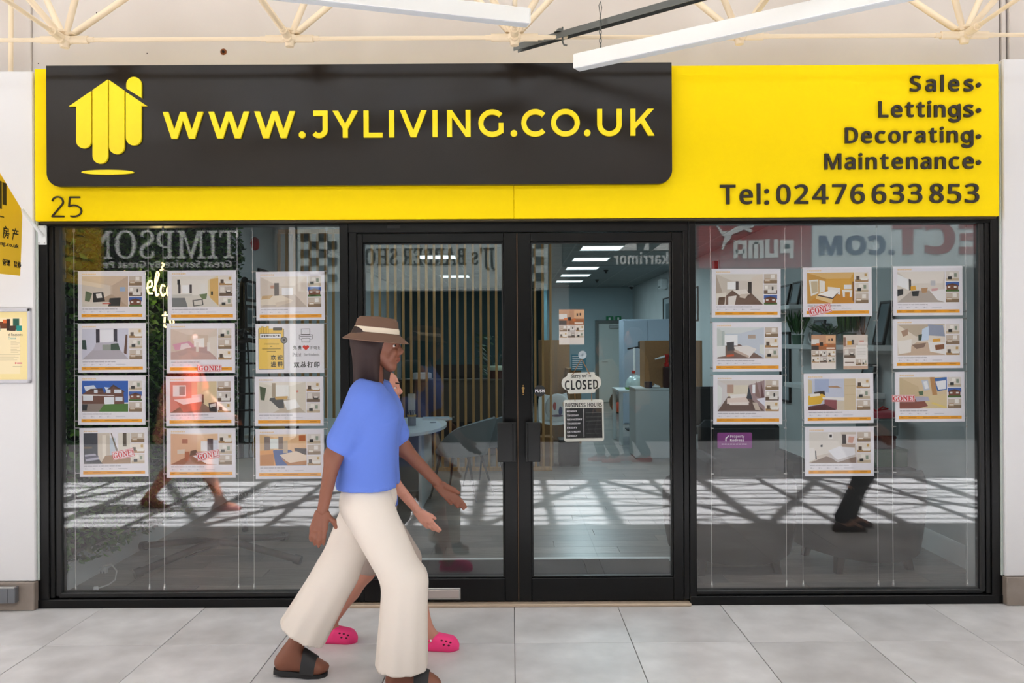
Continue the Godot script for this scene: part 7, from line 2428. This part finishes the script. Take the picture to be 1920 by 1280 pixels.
func figure(called: String, label: String, d: Dictionary) -> Node3D:
	# d: x, z, h (height), face (+1 walks towards +x), feet [[forward, up, pitch] for the side at +z, then at -z], arms [[swing, bend] ...], colours and clothes
	var o := thing(called, label, "person", Vector3(d.x, 0, d.z), 0.0, "")
	var sc: float = d.h / 1.65
	var F := Vector3(d.face, 0, 0)
	var U := Vector3.UP
	var cell: float = d.get("cell", 0.013)
	var skin_m := M("skin_" + d.skin.to_html(), d.skin, 0.55)
	skin_m.subsurf_scatter_enabled = true
	skin_m.subsurf_scatter_strength = 0.08
	var hipc := Vector3(0, 0.845 * sc - d.get("drop", 0.02), 0)
	var chest := hipc + U * 0.40 * sc + F * 0.02 * sc
	var neck := hipc + U * 0.555 * sc + F * 0.015 * sc
	var head := hipc + U * 0.705 * sc + F * 0.045 * sc
	var bones := []
	var top_b := []
	var leg_b := []
	var feet := []
	var hands := []
	var puff: float = d.get("puff", 0.012)
	var leg_g := G.new()
	# torso
	for s: float in [-1, 1]:
		var Z := Vector3(0, 0, s)
		bones.append([hipc + Z * 0.055 * sc + U * 0.02, 0.105 * sc, hipc + U * 0.18 * sc + Z * 0.05 * sc, 0.092 * sc])
		bones.append([hipc + U * 0.18 * sc + Z * 0.05 * sc, 0.092 * sc, chest + Z * 0.068 * sc, 0.098 * sc])
		bones.append([chest + Z * 0.068 * sc, 0.098 * sc, neck + Z * 0.095 * sc - U * 0.065 * sc, 0.06 * sc])
		var tb := hipc + U * (d.get("hem", 0.03) as float)
		top_b.append([tb + Z * 0.065 * sc, (0.115 + puff) * sc, hipc + U * 0.2 * sc + Z * 0.055 * sc, (0.10 + puff) * sc])
		top_b.append([hipc + U * 0.2 * sc + Z * 0.055 * sc, (0.10 + puff) * sc, chest + Z * 0.068 * sc, (0.104 + puff) * sc])
		top_b.append([chest + Z * 0.068 * sc, (0.104 + puff) * sc, neck + Z * 0.10 * sc - U * 0.06 * sc, (0.062 + puff * 0.5) * sc])
		# legs
		var i := 0 if s > 0 else 1
		var ft: Array = d.feet[i]
		var hip := hipc + Z * 0.085 * sc
		var ank := Vector3(0, 0, 0) + F * (ft[0] as float) + U * (ft[1] as float) + Z * (d.get("gait", 0.075) as float)
		var kn := knee_of(hip, ank, 0.40 * sc, 0.40 * sc, F)
		bones.append([hip, 0.092 * sc, kn, 0.056 * sc])
		bones.append([kn, 0.055 * sc, kn.lerp(ank, 0.35) - F * 0.012 * sc, 0.056 * sc])
		bones.append([kn.lerp(ank, 0.35) - F * 0.012 * sc, 0.056 * sc, ank, 0.036 * sc])
		var fd := F.rotated(Vector3(0, 0, 1), ft[2] * d.face).normalized()  # foot direction; pitch > 0 points the toes up
		var fu := U.rotated(Vector3(0, 0, 1), ft[2] * d.face)
		var ball := ank + fd * 0.115 * sc - fu * 0.052 * sc
		var heel := ank - fd * 0.032 * sc - fu * 0.046 * sc
		var fs: float = 1.0 if d.shoes == "slide" else 0.72
		bones.append([ank, 0.036 * sc, heel, 0.031 * sc * fs])
		bones.append([ank, 0.034 * sc, ball, 0.024 * sc * fs])
		bones.append([heel, 0.030 * sc * fs, ball - Z * 0.018 * sc, 0.022 * sc])
		bones.append([heel, 0.030 * sc * fs, ball + Z * 0.018 * sc, 0.022 * sc])
		for t in (5 if d.shoes == "slide" else 0):
			var off := Z * (0.030 - 0.0155 * t) * sc
			bones.append([ball + off * 0.8, 0.014 * sc, ball + off + fd * (0.052 - 0.006 * t) * sc - fu * 0.006 * sc, (0.0115 - 0.0012 * t) * sc])
		feet.append([ank, fd, fu, Z, ball, heel])
		# trouser or shorts leg
		match d.legs:
			"wide":
				var hemp := ank.lerp(kn, d.get("hem_lift", [0.03, 0.22])[i])
				var lb := [[hip, 0.115 * sc, kn, 0.094 * sc], [kn, 0.094 * sc, hemp, 0.104 * sc], [hipc + Z * 0.06 * sc, 0.112 * sc, hipc + Z * 0.055 * sc + U * 0.10 * sc, 0.10 * sc]]
				var ax := (hemp - kn).normalized()
				var e1 := ax.cross(Z).normalized()
				for w in 9:  # soft folds running down the cloth
					var an := TAU * w / 9.0 + 0.3 * i
					var od := e1 * cos(an) + Z * sin(an)
					lb.append([kn + od * 0.070 * sc - ax * 0.05, 0.016 * sc, hemp + od * 0.100 * sc + ax * 0.05, 0.022 * sc])
				lb.append([kn, 0.09 * sc, hemp + ax * 0.12, 0.108 * sc])
				leg_g = blob(lb, cell, 0.011 * sc, [[ax, ax.dot(hemp)]], leg_g)
			"slim":
				leg_b.append([hip, 0.108 * sc, kn, 0.073 * sc])
				leg_b.append([kn, 0.073 * sc, ank + U * 0.03, 0.062 * sc])
			"shorts":
				leg_b.append([hip, 0.112 * sc, hip.lerp(kn, 0.85), 0.092 * sc])
		# arms
		var am: Array = d.arms[i]
		var sh := neck + Z * 0.155 * sc - U * 0.075 * sc
		var ud := (-U).rotated(Vector3(0, 0, 1), am[0] * d.face) + Z * 0.10
		var el := sh + ud.normalized() * 0.285 * sc
		var ld := (-U).rotated(Vector3(0, 0, 1), (am[0] + am[1]) * d.face) + Z * 0.04
		var wr := el + ld.normalized() * 0.245 * sc
		bones.append([neck + Z * 0.09 * sc - U * 0.065 * sc, 0.055 * sc, sh, 0.050 * sc])
		bones.append([sh, 0.048 * sc, el, 0.037 * sc])
		bones.append([el, 0.037 * sc, wr, 0.025 * sc])
		hands.append(hand_bones(wr, ld.normalized(), -Z, F, sc, 0.32))
		top_b.append([neck + Z * 0.09 * sc - U * 0.065 * sc, (0.056 + puff * 0.5) * sc, sh, (0.056 + puff * 0.5) * sc])
		var sl: float = d.get("sleeve", 0.6)
		top_b.append([sh, (0.056 + puff * 0.6) * sc, sh.lerp(el, minf(sl, 1.0)), (0.050 + puff * 0.8) * sc])
		if sl > 1.0:
			top_b.append([el, (0.048 + puff * 0.6) * sc, wr, (0.038 + puff * 0.4) * sc])
	bones.append([neck - U * 0.03 * sc, 0.056 * sc, head - U * 0.06 * sc - F * 0.025 * sc, 0.05 * sc])
	var skin := blob(bones, cell, 0.012 * sc)
	for hb in hands:
		blob(hb, 0.0045, 0.0028, [], skin)
	# head
	var hh := []
	for s: float in [-1, 1]:
		var Z := Vector3(0, 0, s) * sc
		hh.append([head + U * 0.036 * sc - F * 0.03 * sc + Z * 0.012, 0.080 * sc, head + U * 0.03 * sc + F * 0.022 * sc + Z * 0.010, 0.072 * sc])
		hh.append([head - U * 0.03 * sc + F * 0.02 * sc + Z * 0.034, 0.036 * sc, head - U * 0.085 * sc + F * 0.055 * sc + Z * 0.012, 0.024 * sc])
		hh.append([head + F * 0.086 * sc + U * 0.026 * sc + Z * 0.012, 0.012 * sc, head + F * 0.072 * sc + U * 0.026 * sc + Z * 0.044, 0.013 * sc])
		hh.append([head + F * 0.078 * sc - U * 0.02 * sc + Z * 0.034, 0.018 * sc, head + F * 0.06 * sc - U * 0.05 * sc + Z * 0.03, 0.022 * sc])
		hh.append([head + F * 0.092 * sc - U * 0.050 * sc, 0.0075 * sc, head + F * 0.084 * sc - U * 0.050 * sc + Z * 0.018, 0.006 * sc])
		hh.append([head + F * 0.090 * sc - U * 0.061 * sc, 0.0085 * sc, head + F * 0.082 * sc - U * 0.060 * sc + Z * 0.015, 0.006 * sc])
		hh.append([head - F * 0.012 * sc + U * 0.012 * sc + Z * 0.079, 0.011 * sc, head - F * 0.006 * sc - U * 0.03 * sc + Z * 0.074, 0.009 * sc])
		hh.append([head + F * 0.102 * sc - U * 0.024 * sc, 0.009 * sc, head + F * 0.094 * sc - U * 0.026 * sc + Z * 0.012, 0.007 * sc])
	hh.append([head + F * 0.045 * sc + U * 0.0 * sc, 0.056 * sc, head + F * 0.062 * sc - U * 0.088 * sc, 0.026 * sc])
	hh.append([head + F * 0.086 * sc + U * 0.018 * sc, 0.009 * sc, head + F * 0.110 * sc - U * 0.018 * sc, 0.0105 * sc])
	hh.append([head - U * 0.06 * sc - F * 0.028 * sc, 0.05 * sc, neck, 0.053 * sc])
	var hk := 0.0038 * sc
	blob(hh, 0.0045, hk, [], skin)
	var body := part("body", skin, skin_m, o)
	for s: float in [-1, 1]:
		var Z := Vector3(0, 0, s) * sc
		var look := (F + Vector3(0, 0, s * 0.35)).normalized()
		var e := onto(hh, hk, head + look * 0.14 * sc + U * 0.008 * sc + Z * 0.012, -look)
		var g := G.new()
		g.ball(e - look * 0.0080 * sc, Vector3(0.0105, 0.0088, 0.0125) * sc, 12, 8)
		part("eye", g, M("eye_white", Color(0.9, 0.88, 0.85), 0.2), o)
		g = G.new()
		g.ball(e + look * 0.0008 * sc, Vector3(0.0040, 0.0050, 0.0050) * sc, 10, 7)
		part("iris", g, M("eye_dark", Color(0.10, 0.06, 0.04), 0.2), o)
		g = G.new()
		g.tube([e + U * 0.007 * sc - Z * 0.012, e + U * 0.0105 * sc + look * 0.003, e + U * 0.0065 * sc + Z * 0.012 - F * 0.004], 0.0036 * sc, 6)
		part("eyelid", g, skin_m, o)
		var br := []
		for q: float in [0.012, 0.024, 0.036, 0.048]:
			br.append(onto(hh, hk, head + F * 0.16 * sc + U * (0.030 + 0.10 * q) * sc + Z * q, -F) + F * 0.001)
		part("eyebrow", gtube(br, 0.0038 * sc, 6), M("hair_" + d.hair.to_html(), d.hair, 0.6), o)
	var lip := G.new()
	for q: float in [-0.050, -0.061]:
		var lr := []
		for w: float in [-0.021, -0.011, 0.0, 0.011, 0.021]:
			lr.append(onto(hh, hk, head + F * 0.16 * sc + U * (q - (0.002 if absf(w) > 0.02 else 0.0)) * sc + Vector3(0, 0, w) * sc, -F) - F * 0.0015)
		lip.tube(lr, [0.002 * sc, 0.0045 * sc, 0.005 * sc, 0.0045 * sc, 0.002 * sc], 7)
	part("lips", lip, M("lips_" + d.skin.to_html(), d.skin.lerp(Color(0.55, 0.12, 0.14), 0.25), 0.45), o)
	# hair
	var hr := []
	for s: float in [-1, 1]:
		var Z := Vector3(0, 0, s) * sc
		hr.append([head + U * 0.045 * sc - F * 0.035 * sc + Z * 0.018, 0.083 * sc, head + U * 0.052 * sc + F * 0.010 * sc + Z * 0.012, 0.078 * sc])
		hr.append([head + U * 0.01 * sc - F * 0.045 * sc + Z * 0.03, 0.070 * sc, head - U * 0.05 * sc - F * 0.045 * sc + Z * 0.03, 0.055 * sc])
		if d.hair_len > 0.0:
			hr.append([head - U * 0.03 * sc - F * 0.05 * sc + Z * 0.04, 0.055 * sc, head - U * (0.08 + d.hair_len) * sc - F * 0.065 * sc + Z * 0.045, 0.04 * sc])
			hr.append([head - U * 0.0 * sc - F * 0.005 * sc + Z * 0.066, 0.026 * sc, head - U * (0.06 + d.hair_len * 0.8) * sc - F * 0.005 * sc + Z * 0.075, 0.022 * sc])
	var hair := blob(hr, 0.009, 0.010 * sc, [[F, (head + F * 0.055 * sc).dot(F)]])
	part("hair", hair, M("hair_" + d.hair.to_html(), d.hair, 0.6), o)
	# clothes
	var tb_m := M("cloth_" + d.top.to_html(), d.top, 0.85)
	var hem_y: float = hipc.y + d.get("hem", 0.03) - 0.02
	var cuts := [[-U, -hem_y], [(U + F * 0.25).normalized(), (U + F * 0.25).normalized().dot(neck + U * 0.004)]]
	part("top", blob(top_b, cell, 0.014 * sc, cuts), tb_m, o)
	if d.legs != "none":
		for s: float in ([-1, 1] if d.legs != "wide" else []):
			leg_b.append([hipc + Vector3(0, 0, s * 0.06) * sc + U * 0.0, 0.112 * sc, hipc + Vector3(0, 0, s * 0.055) * sc + U * 0.10 * sc, 0.10 * sc])
		var low: Array = d.get("low_cut", [])
		part("shorts" if d.legs == "shorts" else "trousers", leg_g if d.legs == "wide" else blob(leg_b, cell, 0.012 * sc, low), M("cloth_" + d.bottom.to_html(), d.bottom, 0.85), o)
	if d.get("hat", false):
		var T := Transform3D(Basis(Vector3(0, 0, 1), -0.10 * d.face), head + U * 0.062 * sc - F * 0.005)
		var g := G.new()
		g.lathe([Vector2(0.148, -0.034), Vector2(0.150, -0.030), Vector2(0.104, 0.004), Vector2(0.101, 0.010), Vector2(0.094, 0.058), Vector2(0.080, 0.074), Vector2(0.0, 0.080)], 28, T, 0.3)
		g.lathe([Vector2(0.148, -0.034), Vector2(0.100, 0.0), Vector2(0.09, 0.056), Vector2(0, 0.076)], 28, T, 0.3)
		var hat := part("hat", g, M("hat_brown", Color(0.42, 0.31, 0.25), 0.9), o)
		g = G.new()
		g.lathe([Vector2(0.1045, 0.006), Vector2(0.1035, 0.012), Vector2(0.1015, 0.028), Vector2(0.0995, 0.030)], 28, T, 0.3)
		part("hat_band", g, M("band_cream", Color(0.86, 0.80, 0.72), 0.8), hat)
	# shoes
	for k in 2:
		var q: Array = feet[k]
		var ank: Vector3 = q[0]
		var fd: Vector3 = q[1]
		var fu: Vector3 = q[2]
		var Z := Vector3(0, 0, 1)
		var B := Basis(fd, fu, fd.cross(fu))
		var T := Transform3D(B.scaled(Vector3.ONE * sc) if false else Basis(fd * sc, fu * sc, fd.cross(fu) * sc), ank - fu * 0.078 * sc)
		var ol := PackedVector2Array()
		for e in [[-0.075, 0.0], [-0.068, 0.024], [-0.03, 0.034], [0.04, 0.034], [0.10, 0.047], [0.15, 0.044], [0.178, 0.022], [0.182, 0.0], [0.176, -0.022], [0.15, -0.043], [0.10, -0.046], [0.04, -0.033], [-0.03, -0.034], [-0.068, -0.024]]:
			ol.append(Vector2(e[0], e[1]))
		var ST := T * Transform3D(Basis(Vector3(1, 0, 0), Vector3(0, 0, -1), Vector3(0, 1, 0)), Vector3.ZERO)
		var c: Color = d.shoe
		var sm := M("shoe_" + c.to_html(), c, 0.6)
		var g := G.new()
		match d.shoes:
			"slide":
				g.prism(ol, -0.022, 0.002, ST)
				var sh := part("sandal", g, sm, o)
				var rows := []
				for a in 9:
					var an := PI * a / 8
					var line := []
					for b in 5:
						var x := 0.060 + 0.065 * b / 4.0
						line.append(T * Vector3(x, 0.004 + sin(an) * (0.102 - 0.036 * b / 4.0), cos(an) * 0.053))
					rows.append(line)
				g = G.new()
				g.skin(rows, false, 0.004)
				part("strap", g, sm, sh)
			"clog":
				var cb := []
				for s: float in [-1, 1]:
					cb.append([T * Vector3(-0.045, 0.012, s * 0.012), 0.030 * sc, T * Vector3(0.10, 0.012, s * 0.020), 0.032 * sc])
					cb.append([T * Vector3(0.055, 0.046, s * 0.016), 0.034 * sc, T * Vector3(0.13, 0.024, s * 0.018), 0.037 * sc])
					cb.append([T * Vector3(0.13, 0.010, s * 0.018), 0.034 * sc, T * Vector3(0.150, 0.006, s * 0.012), 0.028 * sc])
				var cl := part("clog", blob(cb, 0.007, 0.008, [[-fu, -(fu.dot(T * Vector3(0, -0.022, 0)))]]), sm, o)
				g = G.new()
				g.prism(ol, -0.024, -0.006, ST)
				part("sole", g, sm, cl)
				var st := []
				for a in 13:
					var an := PI * a / 12
					st.append(T * Vector3(0.028 - sin(an) * 0.105, 0.052, cos(an) * 0.040))
				part("heel_strap", gtube(st, 0.0075 * sc, 8), sm, cl)
				g = G.new()
				for h in [[0.085, 0.040], [0.110, 0.036], [0.135, 0.028], [0.098, 0.016], [0.126, 0.012]]:
					g.ball(onto(cb, 0.008, T * Vector3(h[0], h[1] + 0.03, 0.10), (Vector3(0, -0.3, -1)).normalized()), Vector3(0.0075, 0.0055, 0.003) * sc, 8, 6)
				part("vent_holes", g, M("clog_hole", Color(0.35, 0.04, 0.14), 0.8), cl)
				g = G.new()
				g.ball(T * Vector3(0.022, 0.052, 0.042), Vector3.ONE * 0.007 * sc, 8, 6)
				part("rivet", g, mats.white_plastic, cl)
			_:
				var cb := []
				for s: float in [-1, 1]:
					cb.append([T * Vector3(-0.04, 0.02, s * 0.010), 0.034 * sc, T * Vector3(0.08, 0.015, s * 0.016), 0.033 * sc])
					cb.append([T * Vector3(0.08, 0.015, s * 0.016), 0.033 * sc, T * Vector3(0.150, 0.006, s * 0.010), 0.028 * sc])
				cb.append([T * Vector3(-0.02, 0.04, 0), 0.042 * sc, T * Vector3(0.0, 0.085, 0), 0.043 * sc])
				var bt := part("shoe", blob(cb, 0.009, 0.009), sm, o)
				g = G.new()
				g.prism(ol, -0.026, -0.008, ST)
				part("sole", g, M("shoe_sole", Color(0.75, 0.73, 0.70), 0.7), bt)
	return o

func build_people():
	# the passer-by in front of the doors, mid-stride to the right of the picture
	figure("person", "person in brown hat, blue top and wide cream trousers striding past the doors", {
		"x": -0.655, "z": 1.07, "h": 1.62, "face": 1.0, "drop": 0.005, "gait": 0.07, "cell": 0.012,
		"feet": [[0.155, 0.08, 0.0], [-0.375, 0.105, -0.10]], "arms": [[-0.50, 0.30], [0.42, 0.35]],
		"skin": Color(0.50, 0.30, 0.22), "hair": Color(0.15, 0.045, 0.035), "hair_len": 0.20, "hat": true,
		"top": Color(0.36, 0.47, 0.80), "puff": 0.022, "hem": 0.085, "sleeve": 0.75, "legs": "wide", "bottom": Color(0.86, 0.815, 0.77), "hem_lift": [0.02, 0.24],
		"shoes": "slide", "shoe": Color(0.13, 0.125, 0.13)})
	# the smaller one walking behind, mostly hidden
	figure("person", "smaller person in bright pink clogs walking behind the one in the hat", {
		"x": -0.70, "z": 0.62, "h": 1.42, "face": 1.0, "drop": 0.03, "gait": 0.055, "cell": 0.012,
		"feet": [[0.27, 0.077, 0.0], [-0.26, 0.077, 0.0]], "arms": [[0.35, 0.35], [-0.35, 0.25]],
		"skin": Color(0.80, 0.56, 0.48), "hair": Color(0.13, 0.05, 0.04), "hair_len": 0.10,
		"top": Color(0.34, 0.42, 0.74), "hem": 0.02, "sleeve": 0.7, "legs": "shorts", "bottom": Color(0.70, 0.64, 0.60),
		"shoes": "clog", "shoe": Color(1.0, 0.24, 0.53)})
	# three people farther out in the arcade, whom only the panes show
	figure("person", "person in an orange top and grey shorts, seen only as a reflection", {
		"x": -3.05, "z": 2.80, "h": 1.68, "face": 1.0, "cell": 0.016, "drop": 0.05,
		"feet": [[-0.36, 0.10, -0.15], [0.36, 0.085, 0.0]], "arms": [[0.45, 0.4], [-0.45, 0.3]],
		"skin": Color(0.72, 0.46, 0.36), "hair": Color(0.12, 0.07, 0.05), "hair_len": 0.0,
		"top": Color(0.83, 0.26, 0.10), "sleeve": 0.7, "legs": "shorts", "bottom": Color(0.36, 0.35, 0.34), "shoes": "shoe", "shoe": Color(0.55, 0.32, 0.30)})
	figure("person", "person in dark trousers and brown boots, seen reflected in the armchair window", {
		"x": 2.72, "z": 1.83, "h": 1.75, "face": 1.0, "cell": 0.016,
		"feet": [[0.05, 0.085, 0.0], [-0.07, 0.085, 0.0]], "arms": [[0.1, 0.5], [0.1, 0.4]],
		"skin": Color(0.72, 0.50, 0.42), "hair": Color(0.10, 0.07, 0.05), "hair_len": 0.0,
		"top": Color(0.08, 0.09, 0.13), "sleeve": 1.2, "legs": "slim", "bottom": Color(0.06, 0.065, 0.09), "shoes": "shoe", "shoe": Color(0.20, 0.11, 0.07)})
	figure("person", "taller of two people in tan coats, seen reflected in the door", {
		"x": 1.60, "z": 5.75, "h": 1.70, "face": -1.0, "cell": 0.018,
		"feet": [[0.10, 0.085, 0.0], [-0.10, 0.085, 0.0]], "arms": [[0.1, 0.2], [-0.1, 0.2]],
		"skin": Color(0.60, 0.42, 0.34), "hair": Color(0.10, 0.06, 0.05), "hair_len": 0.05,
		"top": Color(0.45, 0.36, 0.22), "puff": 0.04, "hem": -0.10, "sleeve": 1.2, "legs": "slim", "bottom": Color(0.10, 0.10, 0.12), "shoes": "shoe", "shoe": Color(0.85, 0.40, 0.34)})
	figure("person", "shorter of two people in tan coats, seen reflected in the door", {
		"x": 1.22, "z": 5.70, "h": 1.56, "face": -1.0, "cell": 0.018,
		"feet": [[0.08, 0.085, 0.0], [-0.08, 0.085, 0.0]], "arms": [[0.1, 0.2], [-0.1, 0.2]],
		"skin": Color(0.60, 0.42, 0.34), "hair": Color(0.14, 0.05, 0.04), "hair_len": 0.12,
		"top": Color(0.47, 0.38, 0.24), "puff": 0.05, "hem": -0.12, "sleeve": 1.2, "legs": "slim", "bottom": Color(0.10, 0.10, 0.12), "shoes": "shoe", "shoe": Color(0.85, 0.40, 0.34)})
